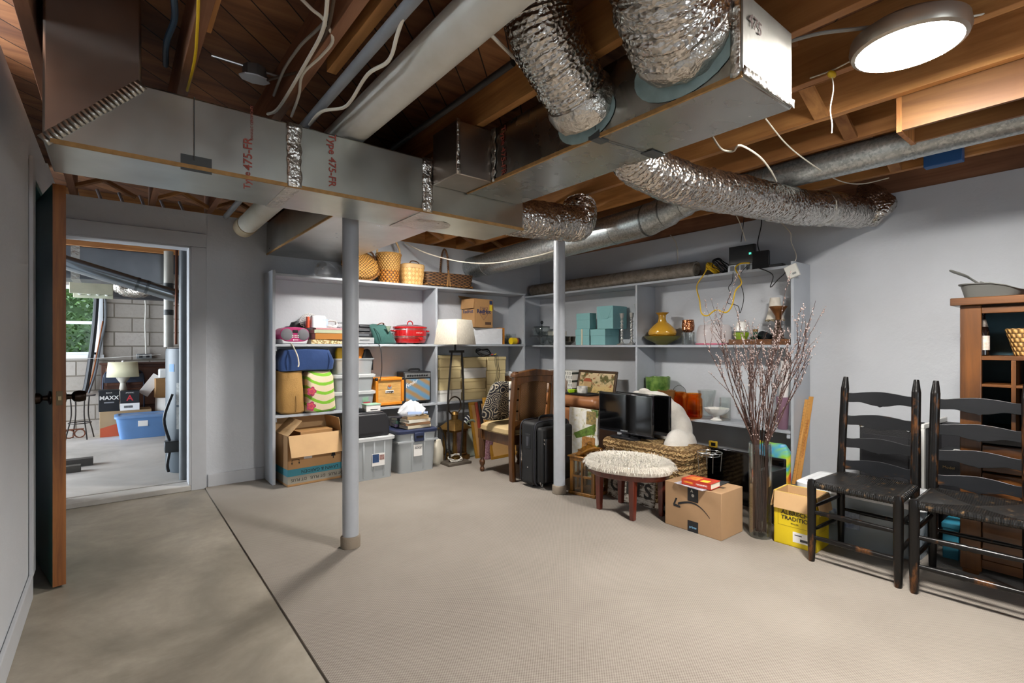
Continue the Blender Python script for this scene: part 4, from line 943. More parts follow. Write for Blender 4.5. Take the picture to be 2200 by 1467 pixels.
tag(K().ell((0, 0, .05), hw*.46, .09, .055, 24, 14).warp(.03, 13).o('plastic_bag', milky('#eef0f2', .7), loc=(hx, 4.78, ZL+.21), ang=2), 'white plastic wrapped bundle in the brown basket', 'plastic bag')
# ================================================================== right shelving: top board
XS = 4.2
RUG = N('mat_rug').set(.95); RUG.base(RUG.ramp(RUG.noise(18, None, 5, .7), [(.3, '#6f655a'), (.6, '#a09486')])); RUG.bump(RUG.noise(90), .6, .008)
y1 = Px(1497, V0, 4.2).y
t = T('rolled_rug', 'rolled grey brown shag rug lying along the right top shelf', 'rug', (4.2, y1, ZRT+.076), 0)
K().tube([(0, 0, 0), (0, .6, .001), (0, 1.2, -.001), (0, 4.84-y1, 0)], .072, 28, caps=(0, 1), fn=lambda i, th: 1+random.uniform(-.03, .03)).o('pile', RUG.m, t, ang=1.5)
k = K()
sp = [((.07-.0042*a)*math.cos(a), (.07-.0042*a)*math.sin(a)) for a in [i*.3 for i in range(48)]]
k.loft([[(x_, .3, z_) for x_, z_ in sp], [(x_, -.002, z_) for x_, z_ in sp]], (0, 0), False); k.o('backing', mk('#a69e90', .9), t, solid=.006)
y_, w_ = ry(1512, 1545, 4.16)
coil('cable_coil', 'coil of yellow network cable between the rug and the routers', (4.16, y_, ZRT), .0055, YEL, .075, 5, tilt=.5, seed=2)
coil('cable_coil', 'tangle of black cables beside the yellow coil on the right top shelf', (4.19, y_-.05, ZRT), .004, DRK, .1, 5, tilt=.6, seed=4)
y_, w_ = ry(1562, 1617, 4.15)
t = T('router', 'larger black router standing on end on the right top shelf', 'router', (4.2, y_, ZRT+.07), RZ)
K().box(-w_/2, w_/2, -.02, .02, 0, .155).o('case', mk('#141416', .35, var=0), t, bev=.004)
led = N('mat_led'); led.p.inputs['Emission Color'].default_value = (.05, 1, .5, 1); led.p.inputs['Emission Strength'].default_value = 2
for i in range(2): K().box(w_*.3+i*.012, w_*.3+i*.012+.004, -.0215, -.019, .07, .085).o('status_light', led.m, t, smooth=False)
t = T('switch_box', 'silver grey network switch under the larger black router', 'network switch', (4.2, y_, ZRT), RZ)
K().box(-w_/2, w_/2, -.04, .05, .004, .066).o('case', mk('#8d9094', .4, .3, var=0), t, bev=.003)
for i in range(4): K().box(-w_*.4+i*w_*.21, -w_*.4+i*w_*.21+w_*.15, -.042, -.038, .015, .055).o('port', mk('#5a5d60', .5, var=0), t, smooth=False)
y_, w_ = ry(1613, 1647, 4.15)
t = T('router', 'smaller black modem standing right of the larger router', 'modem', (4.19, y_, ZRT), RZ+.2)
K().box(-w_/2, w_/2, -.02, .02, 0, .155).o('case', mk('#1d1e21', .35, var=0), t, bev=.004)
K().box(-w_/2+.004, w_/2-.004, -.04, .04, -.0, .008).o('foot', DRK, t)
y_, w_ = ry(1650, 1680, 4.15)
tag(K().box(-w_/2, w_/2, -.03, .03, 0, .03).o('power_strip', mk('#222225', .5, var=0), loc=(4.19, y_, ZRT), rz=RZ, bev=.004), 'small black power adapter at the end of the right top shelf', 'power adapter')
def sidewire(px, r, m_, name, label, cat='cable'):
    P_ = [Px(*q) for q in px]; t0 = P_[0].copy()
    return tag(K().tube([q-t0 for q in sm(P_, 6)], r, 8).o(name, m_, loc=t0), label, cat)
sidewire([(1520, 575, 4.1), (1512, 590, 4.07), (1497, 615, 4.07), (1503, 645, 4.07), (1507, 672, 4.07), (1520, 678, 4.07), (1538, 666, 4.07), (1560, 671, 4.07), (1573, 655, 4.07), (1580, 625, 4.07), (1593, 608, 4.07), (1585, 588, 4.07), (1580, 575, 4.08), (1592, 566, 4.1), (1611, 565, 4.12)], .006, YEL, 'network_cable', 'yellow network cable looping down in front of the right shelf')
sidewire([(1575, 585, 4.085), (1573, 605, 4.085), (1565, 618, 4.085), (1570, 632, 4.085), (1563, 650, 4.085), (1585, 657, 4.085), (1590, 672, 4.085), (1598, 640, 4.085), (1592, 610, 4.085), (1590, 590, 4.085), (1606, 570, 4.09)], .003, DRK, 'cable', 'thin black cable hanging from the routers in front of the shelf')
sidewire([(1628, 575, 4.09), (1660, 590, 4.085), (1655, 617, 4.085), (1672, 600, 4.085), (1685, 588, 4.085), (1690, 578, 4.09)], .004, DRK, 'cable', 'black cable hanging below the modem near the shelf end')
sidewire([(1592, 520, 4.25), (1596, 490, 4.28), (1600, 455, 4.3)], .003, DRK, 'cable', 'black cable rising from larger router to the joists')
sidewire([(1602, 518, 4.25), (1590, 480, 4.2), (1578, 455, 4.1)], .004, WH, 'cable', 'white cable rising from larger router to the joists')
sidewire([(1632, 542, 4.25), (1628, 520, 4.3), (1636, 480, 4.35), (1632, 455, 4.36)], .004, DRK, 'cable', 'black cable rising from the modem to the joists')
sidewire([(1702, 572, 4.1), (1711, 550, 4.15), (1700, 520, 4.2), (1698, 500, 4.2), (1678, 478, 4.2)], .0035, WH, 'cable', 'white wire climbing from the square sensor to the foil duct')
sidewire([(1455, 575, 4.36), (1456, 545, 4.37), (1452, 520, 4.37), (1440, 505, 4.3)], .004, WH, 'cable', 'white cable dropping behind the rolled rug from the metal elbow')
p = Px(1702, 583, 4.08); 
t = T('wall_sensor', 'small white square box hanging at the end post of the right shelf', 'sensor box', p, 0, rot=(0, -.35, RZ))
K().box(-.045, .045, -.014, .014, -.05, .05).o('case', mk('#dcdad2', .4, var=0), t, bev=.005)
K().box(.0, .028, -.016, -.013, -.03, -.015).o('window', mk('#8f9290', .4, var=0), t)
# ------------------------------------------------------------------ middle board, right side
def glass_cyl(prof, n=28): return K().lathe(prof, n)
y_, w_ = ry(1140, 1190, 4.2)
t = T('cake_stand', 'two tier glass cake stand with metal rod near the shelf corner', 'cake stand', (4.2, y_, ZRM), 0)
K().lathe([(0, .0), (.05, .002), (.012, .014), (.008, .1), (.14, .108), (.145, .114), (0, .112)], 28).o('plate', CL, t)
K().lathe([(.1, .115), (.105, .2), (.095, .225), (.02, .235)], 28, caps=(0, 0)).o('dome', CL, t, solid=.003)
K().lathe([(.004, .1), (.006, .26), (.016, .27), (.02, .285), (.012, .3), (0, .305)], 14).o('rod', mk('#5f6468', .25, .9, var=0), t)
K().tube([(.145*math.cos(a), .145*math.sin(a), .114) for a in [i*PI/14 for i in range(29)]], .004, 6).tube([(.1*math.cos(a), .1*math.sin(a), .228) for a in [i*PI/14 for i in range(29)]], .003, 6).o('rim', mk('#6d7276', .3, .8, var=0), t)
for i, (u, r_, lab) in enumerate(((1163, .085, 'left clear glass plate standing under the cake stand'), (1184, .095, 'right clear glass plate standing under the cake stand'))):
    yy = Px(u, V0, 4.12).y
    k = K(); k.at((0, 0, r_), 0, 0, PI/2-.1); k.lathe([(0, 0), (r_*.5, .004), (r_*.6, .01), (r_, .018), (r_*.96, .02), (r_*.55, .014), (0, .005)], 28); k.tube([(r_*math.cos(a), r_*math.sin(a), .018) for a in [j*PI/14 for j in range(29)]], .004, 6)
    tag(k.o('glass_plate', CL, loc=(4.115+.008*i, yy, ZRM)), lab, 'plate')
yy, ww = ry(1178, 1206, 4.16)
carton('white_box', 'small white box on the glass dishes behind the black suitcase column', (4.2, yy, ZRM+.115), 0, .1, ww, .05, mk('#ece6da', .5), 'box')
tag(K().lathe([(.03, 0), (.09, .04), (.11, .112), (.105, .112), (.085, .045), (.02, .006)], 26).o('glass_bowl', CL, loc=(4.21, yy, ZRM)), 'clear glass bowl under the small white box', 'bowl')
yy, ww = ry(1206, 1236, 4.2)
tag(K().lathe([(.03, 0), (.08, .04), (.09, .1), (.085, .1), (.075, .045), (.02, .006)], 26).o('glass_bowl', glass('#e8e4dc', .08, tint=.8), loc=(4.2, yy, ZRM)), 'cut glass bowl left of the aqua gift boxes', 'bowl')
TEA = mk('#8ec4c6', .5, var=.04)
def gift(u0, u1, u2, v, z0, label, ribbon=0, flap=0, lid=.0):
    a = Px(u0, V0, 4.13); b = Px(u1, V0, 4.13); dep = Py(u2, V0, b.y).x-4.13
    h = Px(u1, v, 4.13).z-z0; w = a.y-b.y
    dep = max(.08, min(dep, .235))
    t = T('gift_box', label, 'gift box', (4.13+dep/2, (a.y+b.y)/2, z0), RZ, 'aqua gift boxes on the right shelf')
    K().bx(0, 0, 0, w-.006, dep-.006, h-.002).o('body', TEA, t, bev=.002)
    if lid: K().bx(0, 0, h-lid, w, dep, lid).o('lid', TEA, t, bev=.002)
    if flap: K().box(-w/2+.001, w/2-.001, -dep/2-.001, -dep/2+.004, h*.5, h).o('flap', TEA, t, smooth=False); K().prismy([(-w/2+.003, h-.003), (w/2-.003, h-.003), (w*.2, h*.45), (-w*.2, h*.45)], -dep/2-.0035, -dep/2).o('flap', mk('#88bec0', .5, var=.04), t, smooth=False)
    if ribbon: K().box(-.012, .008, -dep/2-.004, -dep/2+.001, 0, h).o('ribbon', mk('#e8ddc2', .5), t, smooth=False)
    return z0+h
z_ = gift(1236, 1266, 1276, 706.5, ZRM, 'aqua gift box with cream ribbon, bottom left of the four', 1, lid=.07)
gift(1238, 1267, 1281, 672, z_+.001, 'aqua lidded gift box standing on the ribboned one', lid=.075)
z_ = gift(1268, 1300, 1345, 706.5, ZRM, 'aqua gift box under the tallest aqua box', lid=.07)
gift(1282, 1317, 1352, 656, z_+.001, 'tallest aqua gift box with pointed envelope flap', flap=1)
SIL = mk('#cfcfcc', .3, .75, var=0)
def candlestick(u, v, x, lab):
    y = Px(u, V0, x).y; h = Px(u, v, x).z-ZRM
    t = T('candlestick', lab, 'candlestick', (x, y, ZRM), 0, 'silver twisted candlesticks')
    K().bx(0, 0, 0, .075, .075, .012).o('base', mk('#cfcfcd', .2, .9, var=0), t, bev=.004)
    n_ = 60; pts = [(0, 0, .03+(h-.08)*i/n_) for i in range(n_+1)]
    K().lathe([(.034, .012), (.022, .022), (.013, .034)], 20).tube(pts, [.0125+.003*math.sin(i*.9) for i in range(n_+1)], 12, fn=lambda i, th: 1+.22*math.sin(2*th+i*.55)).o('stem', SIL, t, ang=1.4)
    K().lathe([(.012, h-.055), (.018, h-.04), (.022, h-.012), (.026, h), (.02, h), (.016, h-.02), (0, h-.025)], 20).o('cup', SIL, t)
candlestick(1336, 673, 4.13, 'leftmost of two short silver twisted candlesticks')
candlestick(1357, 672, 4.15, 'short silver twisted candlestick right in front of the tall one')
candlestick(1368, 653, 4.22, 'tallest silver twisted candlestick beside the shelf divider')
y_, w_ = ry(1378, 1462, 4.2); h_ = Px(1420, 722, 4.2).z-ZRM
t = T('bowl', 'wide olive green bowl holding the yellow vase', 'bowl', (4.235, y_, ZRM), 0)
r_ = min(w_/2, .2)
K().lathe([(.05, 0), (.055, .003), (r_*.55, .03), (r_*.8, h_*.6), (r_, h_), (r_-.004, h_), (r_*.78, h_*.62), (r_*.5, .036), (0, .01)], 36, sx=.75).o('body', mk('#6f6a2e', .3, var=.1), t)
vz = N('mat_vase_glaze').set(.12, coat=.5); sep = vz.n('ShaderNodeSeparateXYZ'); vz.l(vz.vec(), sep.inputs[0])
hz = vz.math('ADD', sep.outputs[2], vz.math('MULTIPLY', vz.noise(9), .035))
vz.base(vz.ramp(vz.math('MULTIPLY', hz, 3.3), [(.07, '#8a9a78'), (.12, '#9a6414'), (.25, '#b87d18'), (.275, '#4f300c'), (.3, '#cc9a36'), (.6, '#c8962e'), (.95, '#b98a24')]))
y_, w_ = ry(1392, 1451, 4.22); vh = Px(1420, 674, 4.2).z-ZRM-.014
r_ = min(w_/2, .145)
k = K().lathe([(.05, 0), (r_*.7, .015), (r_*.97, vh*.26), (r_, vh*.32), (r_*.93, vh*.42), (r_*.6, vh*.58), (r_*.32, vh*.68), (r_*.25, vh*.8), (r_*.28, vh*.92), (r_*.48, vh*.99), (r_*.46, vh), (r_*.2, vh*.93), (0, vh*.9)], 40, sx=.8)
tag(k.o('vase', vz.m, loc=(4.235, y_, ZRM+.027)), 'glossy mustard vase with flared neck standing in the olive bowl', 'vase')
y_, w_ = ry(1467, 1490, 4.2); h1 = Px(1478, 714, 4.2).z-ZRM; h2 = Px(1478, 687, 4.2).z-ZRM
tag(K().lathe([(w_*.5, 0), (w_*.52, h1), (w_*.49, h1), (w_*.47, .008), (0, .006)], 26).o('glass_jar', CL, loc=(4.2, y_, ZRM)), 'clear glass cylinder under the copper votive holder', 'jar')
CU = N('mat_copper').set(.2, 1); vo = CU.n('ShaderNodeTexVoronoi'); vo.inputs['Scale'].default_value = 70; CU.l(CU.vec(), vo.inputs['Vector']); CU.base(CU.ramp(vo.outputs[0], [(.1, '#e6b48c'), (.6, '#9c5a38')])); CU.bump(vo.outputs[0], .7, .006)
tag(K().lathe([(w_*.3, 0), (w_*.48, .02), (w_*.52, (h2-h1)*.5), (w_*.46, h2-h1), (w_*.44, h2-h1), (w_*.42, .02), (0, .015)], 28).o('votive_holder', CU.m, loc=(4.2, y_, ZRM+h1-.0)), 'mottled copper votive holder on the glass cylinder', 'candle holder')
y_, w_ = ry(1493, 1568, 4.2); h_ = Px(1530, 697, 4.2).z-ZRM
t = T('cake_carrier', 'frosted plastic cake carrier with pink base on the right middle shelf', 'cake carrier', (4.235, y_, ZRM), 0)
r_ = min(w_/2, .16)
K().lathe([(r_, 0), (r_*1.03, .006), (r_*1.03, .012), (r_*.95, .014), (0, .014)], 36, sx=.85).o('base', mk('#d9708a', .35, var=0), t)
K().lathe([(r_*.97, .015), (r_*.96, h_*.6), (r_*.88, h_*.9), (r_*.78, h_*.985), (r_*.5, h_), (0, h_)], 36, sx=.85).o('cover', milky('#e6dede', .6, .3), t)
K().tube(sm([(0, -r_*.5, h_), (0, -r_*.3, h_+.035), (0, r_*.3, h_+.035), (0, r_*.5, h_)], 6), .006, 8).o('handle', milky('#eee8e8', .7), t)
y0_, w0_ = ry(1567, 1697, 4.12); y0_ = SE+.03+.24; 
ya = Px(1567, V0, 4.15).y; TW = wood('#4a2b16', '#7d5028', 10, 'y', .5)
t = T('wooden_tray', 'dark brown wooden tray at the right end of the middle shelf', 'tray', (4.24, (ya+SE+.03)/2, ZRM), RZ)
tl = ya-SE-.03
k = K().box(-tl/2, tl/2, -.1, .1, 0, .01); k.o('bottom', TW, t)
K().box(-tl/2, tl/2, -.105, -.093, 0, .045).box(-tl/2, tl/2, .093, .105, 0, .045).box(-tl/2, -tl/2+.012, -.1, .1, 0, .045).box(tl/2-.012, tl/2, -.1, .1, 0, .045).o('rim', TW, t, bev=.002)
zt_ = ZRM+.011
y_, w_ = ry(1577, 1606, 4.19); h1 = Px(1590, 714, 4.19).z-ZRM; h2 = Px(1590, 690, 4.19).z-ZRM
GP = mk('#7f9a1e', .35, var=0)
t = T('plant_pot', 'lime green pot with rim on the wooden tray', 'pot', (4.2, y_, zt_), 0)
K().lathe([(w_*.38, 0), (w_*.44, h1*.6), (w_*.36, h1*.6), (0, .01)], 26).o('body', GP, t)
K().lathe([(w_*.5, h1*.55), (w_*.52, h1-.012), (w_*.44, h1-.012), (w_*.42, h1*.55)], 26, caps=(0, 0)).o('rim', GP, t)
t = T('ceramic_jar', 'white ceramic jar set in the lime green pot', 'jar', (4.2, y_, zt_+h1-.014), 0)
K().lathe([(w_*.3, 0), (w_*.46, .012), (w_*.46, .03), (w_*.3, h2-h1-.008), (w_*.33, h2-h1), (w_*.24, h2-h1), (0, .02)], 26).o('body', mk('#ebe8e2', .25, var=0), t)
K().tube([(-w_*.38, .012*math.cos(a)-.0, (h2-h1)*.5+.012*math.sin(a)) for a in [i*PI/8 for i in range(17)]], .003, 6).o('ornament', mk('#ebe8e2', .25, var=0), t)
y_, w_ = ry(1612, 1640, 4.2)
t = T('glass_bottle', 'squat green glass bottle on the wooden tray beside the lime pot', 'bottle', (4.2, y_+.01, zt_), 0)
K().lathe([(.036, 0), (.042, .03), (.04, .05), (.018, .07), (.018, .1), (0, .1)], 22).o('body', glass('#8ec4a8', .03, tint=.7), t)
K().lathe([(.02, .098), (.02, .118), (0, .118)], 18).o('cap', BRS, t)
coil('cable_coil', 'dark cable coil with plugs on the wooden tray', (4.24, y_-.06, zt_), .004, mk('#2a2826', .5, var=0), .06, 4, tilt=.7, seed=12)
tag(K().ell((0, 0, .05), .06, .06, .05, 20, 12).warp(.015, 25).o('pan_lid', mk('#2b2e33', .35, .4), loc=(4.28, y_-.02, zt_)), 'dark rounded metal dish behind the green bottle on the tray', 'dish')
y_, w_ = ry(1644, 1664, 4.22)
t = T('table_lamp', 'tiny table lamp with fringed white shade on the wooden tray', 'lamp', (4.29, Px(1665, V0, 4.29).y, zt_), 0)
ht = Px(1660, 640, 4.29).z-zt_
K().lathe([(.035, 0), (.03, .01), (.008, .02), (.006, ht*.62), (0, ht*.62)], 18).o('base', mk('#cdd2cf', .25, var=0), t)
K().lathe([(.07, ht*.52), (.058, ht*.66), (.043, ht*.8), (.038, ht), (.036, ht), (.055, ht*.66), (.068, ht*.52)], 28, caps=(0, 0)).o('shade', mk('#e2d8ca', .8, var=.3, vs=25, c2='#f1ebe0'), t)
K().tube([(.07*math.cos(a), .07*math.sin(a), ht*.52-.006+.006*math.sin(9*a)) for a in [i*PI/36 for i in range(73)]], .003, 5).o('fringe', mk('#c9b48e', .7), t)
y_, w_ = ry(1652, 1690, 4.17); ht = Px(1672, 658, 4.17).z-zt_
t = T('candle_holder', 'bronze pillar candle holder with flared cup and castle shaped base', 'candle holder', (4.18, y_, zt_), .3)
BZ = mk('#4a3526', .5, .3, var=.3, vs=40, bump=.6, bs=90); CP2 = mk('#8a5a34', .35, .7, var=.1)
k = K()
for a_, z0, z1 in ((.085, 0, .05), (.075, .05, .1), (.058, .1, .14), (.042, .14, .17), (.026, .17, .22)): k.bx(0, 0, z0*ht/.33, a_, a_, (z1-z0)*ht/.33)
k.o('base', BZ, t, bev=.004)
K().lathe([(.02, ht*.64), (.022, ht*.74), (.05, ht*.9), (.066, ht*.98), (.066, ht), (.055, ht*.985), (0, ht*.9)], 28).o('cup', CP2, t)
# ------------------------------------------------------------------ lower board, right side
x = 4.22
y_, w_ = ry(1373, 1425, 4.2); h_ = Px(1398, 809, 4.2).z-ZRB
leafg = mk('#2f5a1c', .35, var=.5, vs=18, c2='#7a984a', bump=1, bs=14)
k = K().lathe([(.07, 0), (.09, h_*.4), (w_*.41, h_*.72), (w_*.43, h_*.9), (w_*.43, h_), (w_*.4, h_), (w_*.36, h_*.7), (0, h_*.5)], 32, sx=.85).warp(.012, 18)
tag(k.o('plant_pot', leafg, loc=(4.235, y_-.055, ZRB), ang=1.2), 'green leaf relief ceramic pot behind the white plush', 'pot')
y_, w_ = ry(1410, 1441, 4.15); h_ = Px(1428, 838, 4.15).z-ZRB
tag(K().lathe([(w_*.3, 0), (w_*.45, h_*.7), (w_*.5, h_*.93), (w_*.53, h_), (w_*.44, h_), (w_*.36, h_*.6), (0, h_*.3)], 28).o('plant_pot', mk('#8a6236', .4, var=.2), loc=(4.17, y_-.02, ZRB)), 'brown glazed pot in front of the green leaf pot', 'pot')
AMB = glass('#ffce7c', .04, tint=.99)
def amber(u0, u1, v, x, lab, handle):
    y, w_ = ry(u0, u1, x); h_ = Px((u0+u1)/2, v, x).z-ZRB
    t = T('amber_jar', lab, 'jar', (x, y, ZRB), 0, 'amber glass jars')
    prof = [(w_*.42, 0), (w_*.5, .012), (w_*.5, h_*.78), (w_*.42, h_*.86), (w_*.42, h_*.92), (w_*.46, h_*.94), (w_*.46, h_), (w_*.4, h_), (w_*.38, h_*.85), (w_*.46, h_*.76), (w_*.46, .016), (0, .012)]
    k = K(); n_ = 40
    k.loft([[(r*(1+.02*math.sin(i*PI) * 0+(.018 if i % 2 else -.018)*(1 if .01 < z < h_*.8 else 0))*math.cos(2*PI*i/n_), r*(1+(.018 if i % 2 else -.018)*(1 if .01 < z < h_*.8 else 0))*math.sin(2*PI*i/n_), z) for i in range(n_)] for r, z in [(max(a, 1e-4), b) for a, b in prof]])
    k.o('body', AMB, t, ang=.3)
    K().lathe([(w_*.39, h_*.3), (w_*.39, h_*.01+.014), (0, .014)], 20).o('lining', glass('#f0a850', .1, tint=.98), t)
    if handle: K().tube(sm([(0, w_*.46, h_*.9), (0, w_*.42, h_*1.15), (0, 0, h_*1.3), (0, -w_*.42, h_*1.15), (0, -w_*.46, h_*.9)], 6), .0022, 6).o('wire_handle', DRK, t)
amber(1446, 1474, 842, 4.26, 'amber glass jar with wire handle, farther along the shelf', 1)
amber(1473, 1506, 845, 4.14, 'amber glass jar without raised handle, nearer the clear vase', 0)
y_, w_ = ry(1501, 1537, 4.25); h_ = Px(1519, 838, 4.25).z-ZRB
tag(K().lathe([(w_*.3, 0), (w_*.28, .01), (w_*.36, h_*.5), (w_*.5, h_), (w_*.48, h_), (w_*.33, h_*.5), (w_*.25, .02), (0, .016)], 28).o('glass_vase', CL, loc=(4.25, y_, ZRB)), 'flared clear glass vase beside the amber jars', 'vase')
y_, w_ = ry(1543, 1570, 4.25)
tag(K().lathe([(w_*.4, 0), (w_*.42, .2), (w_*.4, .2), (w_*.37, .01), (0, .008)], 28).o('glass_vase', CL, loc=(4.26, y_, ZRB)), 'straight clear glass vase behind the white pedestal bowl', 'vase')
y_, w_ = ry(1513, 1561, 4.15); h_ = Px(1537, 877, 4.15).z-ZRB
k = K(); n_ = 40
rows = [(.045, 0), (.05, .006), (.028, .02), (.024, h_*.4), (w_*.3, h_*.5), (w_*.44, h_*.75), (w_*.5, h_), (w_*.47, h_), (w_*.4, h_*.74), (.01, h_*.52)]
k.loft([[(r*(1+(.05*math.cos(10*2*PI*i/n_)*min(1, max(0, (z-h_*.45)/(h_*.4)))))*math.cos(2*PI*i/n_), r*(1+(.05*math.cos(10*2*PI*i/n_)*min(1, max(0, (z-h_*.45)/(h_*.4)))))*math.sin(2*PI*i/n_), z) for i in range(n_)] for r, z in rows])
tag(k.o('pedestal_bowl', mk('#eceae4', .25, var=0), loc=(4.17, y_, ZRB)), 'white fluted pedestal bowl on the right lower shelf', 'bowl')
y_, w_ = ry(1666, 1693, 4.13); h_ = Px(1680, 853, 4.13).z-ZRB
tag(K().lathe([(w_*.36, 0), (w_*.4, .01), (w_*.52, h_), (w_*.48, h_), (w_*.36, .02), (0, .015)], 28).o('vase', mk('#8a6a7c', .2, var=.1), loc=(4.16, y_+.005, ZRB)), 'mauve frosted vase at the right end of the lower shelf', 'vase')
h2 = Px(1675, 775, 4.13).z-ZRB
t = T('tumbler', 'white tapered cylinder with dark lining standing in the mauve vase', 'cylinder', (4.165, y_+.015, ZRB+.035), 0, rot=(.07, 0, 0))
K().lathe([(w_*.28, 0), (w_*.44, h2-.035), (w_*.42, h2-.035), (w_*.26, .01), (0, .01)], 28).o('body', mk('#e4e0de', .3, var=.04), t)
K().lathe([(w_*.41, h2-.036), (w_*.3, .1), (0, .1)], 24, caps=(0, 0)).o('lining', mk('#2c2438', .4, var=0), t)
# framed painting on the lower board
def paint_mat(kind):
    m = N('mat_picture').set(.5)
    v = m.vec()
    n1 = m.noise(9, v, 4, .6, .5); n2 = m.noise(26, v, 3)
    sep = m.n('ShaderNodeSeparateXYZ'); m.l(v, sep.inputs[0])
    if kind == 'land':
        c = m.ramp(m.math('ADD', m.math('MULTIPLY', sep.outputs[2], 2.2), m.math('MULTIPLY', n1, .35)), [(.15, '#6a5a2c'), (.4, '#a08a4c'), (.55, '#d2b478'), (.75, '#c9b48a'), (.95, '#dcc8a0')])
        c = m.mix(m.ramp(n1, [(.53, (0, 0, 0)), (.58, (1, 1, 1))]), c, '#5e5a2e')
        c = m.mix(m.ramp(n2, [(.6, (0, 0, 0)), (.66, (.9, .9, .9))]), c, '#9c5a36')
    else:
        c = m.ramp(n1, [(.3, '#cfcfcb'), (.5, '#e2dfd8'), (.53, '#b9b06a'), (.58, '#5e7a34'), (.64, '#3c4a30'), (.7, '#b0884a')])
        c = m.mix(m.ramp(m.math('ADD', sep.outputs[0], m.math('MULTIPLY', n2, .1)), [(.0, (1, 1, 1)), (.16, (0, 0, 0))]), c, m.ramp(n2, [(.4, '#dcdad4'), (.62, '#cfc9b4'), (.68, '#a89a4c'), (.74, '#b0aca0')]))
    m.base(c); return m.m
yc, w_ = ry(1240, 1322, 4.22); hh = Px(1280, 797, 4.24).z-ZRB
t = T('framed_painting', 'framed landscape painting leaning on the wall behind the televisions', 'picture', (4.17, yc-.02, ZRB+.004), 0, rot=(-.2, 0, RZ))
hh *= 1.02; f_ = .028
DKW = mk('#4a3520', .45, var=.2)
K().box(-w_/2, w_/2, -.02, .005, 0, f_).box(-w_/2, w_/2, -.02, .005, hh-f_, hh).box(-w_/2, -w_/2+f_, -.02, .005, f_, hh-f_).box(w_/2-f_, w_/2, -.02, .005, f_, hh-f_).o('frame', DKW, t, bev=.006)
K().box(-w_/2+f_, w_/2-f_, -.012, .003, f_, hh-f_).o('canvas', paint_mat('land'), t, smooth=False)
k = K().box(-w_*.32, -w_*.12, -.0135, -.011, hh*.5, hh*.66); k.o('painted_house', mk('#c9a878', .6), t, smooth=False)
K().prismy([(-w_*.35, hh*.66), (-w_*.1, hh*.66), (-w_*.17, hh*.76), (-w_*.29, hh*.76)], -.0137, -.011).o('painted_roof', mk('#b05a38', .6), t, smooth=False)
# patterned paper carrier in the corner
yc, w_ = ry(1181, 1234, 4.16); hh = Px(1210, 795, 4.16).z-ZRB
dm = N('mat_drop_pattern').set(.5); sep = dm.n('ShaderNodeSeparateXYZ'); dm.l(dm.vec(), sep.inputs[0])
row = dm.math('MULTIPLY', sep.outputs[2], 22); off = dm.math('MULTIPLY', dm.math('MODULO', dm.math('FLOOR', row), 2), .5)
fx_ = dm.math('SUBTRACT', dm.math('FRACT', dm.math('ADD', dm.math('MULTIPLY', sep.outputs[0], 28), off)), .5); fz_ = dm.math('SUBTRACT', dm.math('FRACT', row), .5)
dd = dm.math('ADD', dm.math('MULTIPLY', fx_, dm.math('MULTIPLY', fx_, 2.2)), dm.math('MULTIPLY', fz_, fz_))
dm.base(dm.ramp(dd, [(.025, '#e6e6e0'), (.03, '#37423c'), (.1, '#37423c'), (.115, '#e9e8e2')], 'CONSTANT'))
t = T('paper_carrier', 'white printed drinks carton with drop pattern on the lower shelf near the corner', 'carton', (4.2, yc, ZRB), RZ)
K().bx(0, 0, 0, w_, .16, hh).o('body', dm.m, t, bev=.003)
K().bx(0, -.001, 0, w_+.002, .162, .09).o('green_band', mk('#2c5a4c', .5, var=0), t, smooth=False)
txt('OA', .075, mk('#2c4a40', .6, var=0), t, (-w_*.27, -.082, hh*.66), RF, bold=.003); txt('IA', .075, mk('#22302a', .6, var=0), t, (w_*.24, -.082, hh*.42), RF, bold=.003)
# ================================================================== floor in front of the left shelving
ZF = .0092
def base2(a, b, z=ZF):
    A, B = Pz(*a, z), Pz(*b, z); d = B-A
    return (A+B)/2, d.length, math.atan2(d.y, d.x)
def off(c, rz, dx, dy): return (c.x+dx*math.cos(rz)-dy*math.sin(rz), c.y+dx*math.sin(rz)+dy*math.cos(rz), ZF)
A = Pz(618, 1047, ZF); w_ = .47; rz = math.radians(4)
c = A+V((math.cos(rz)*w_/2, math.sin(rz)*w_/2, 0)); h_ = .43; d_ = .33
t = open_carton('open_carton', 'big open cardboard box with teal stripe under the left shelf', off(c, rz, 0, d_/2), rz, w_, d_, h_, CARD, CARDL, (('f', .19, 1.15), ('l', .17, -2.35), ('b', .14, -1.4), ('r', .12, -1.75)))
K().box(-w_/2-.001, w_/2+.001, -d_/2-.001, -d_/2+.003, .085, .145).box(-w_/2-.001, -w_/2+.003, -d_/2, d_/2, .085, .145).o('teal_stripe', mk('#3f8a9a', .7, var=.05), t, smooth=False)
K().box(-w_/2-.001, w_/2+.001, -d_/2-.001, -d_/2+.003, .02, .085).box(-w_/2-.001, -w_/2+.003, -d_/2, d_/2, .02, .085).o('grey_stripe', mk('#a09a8c', .7, var=.1), t, smooth=False)
txt('LAWN & GARDEN', .04, INK, t, (.04, -d_/2-.0015, .115), (PI/2, PI, 0)); txt('DT PLUS   DT PLUS   DT PLUS', .035, INK, t, (.02, -d_/2-.0015, .052), (PI/2, PI, 0))
K().box(-.1, -.03, -d_/2-.001, -d_/2, .22, .33).o('white_label', WHT, t, smooth=False)
txt('5555', .02, INK, t, (-.065, -d_/2-.0015, .3), RF)
k = K().box(-.2, -.14, -d_/2-.001, -d_/2, .222, .226)
for q in (-.2, -.14): k.box(q-.002, q+.002, -d_/2-.001, -d_/2, .19, .225); k.prismy([(q-.008, .2), (q+.008, .2), (q, .182)], -d_/2-.001, -d_/2)
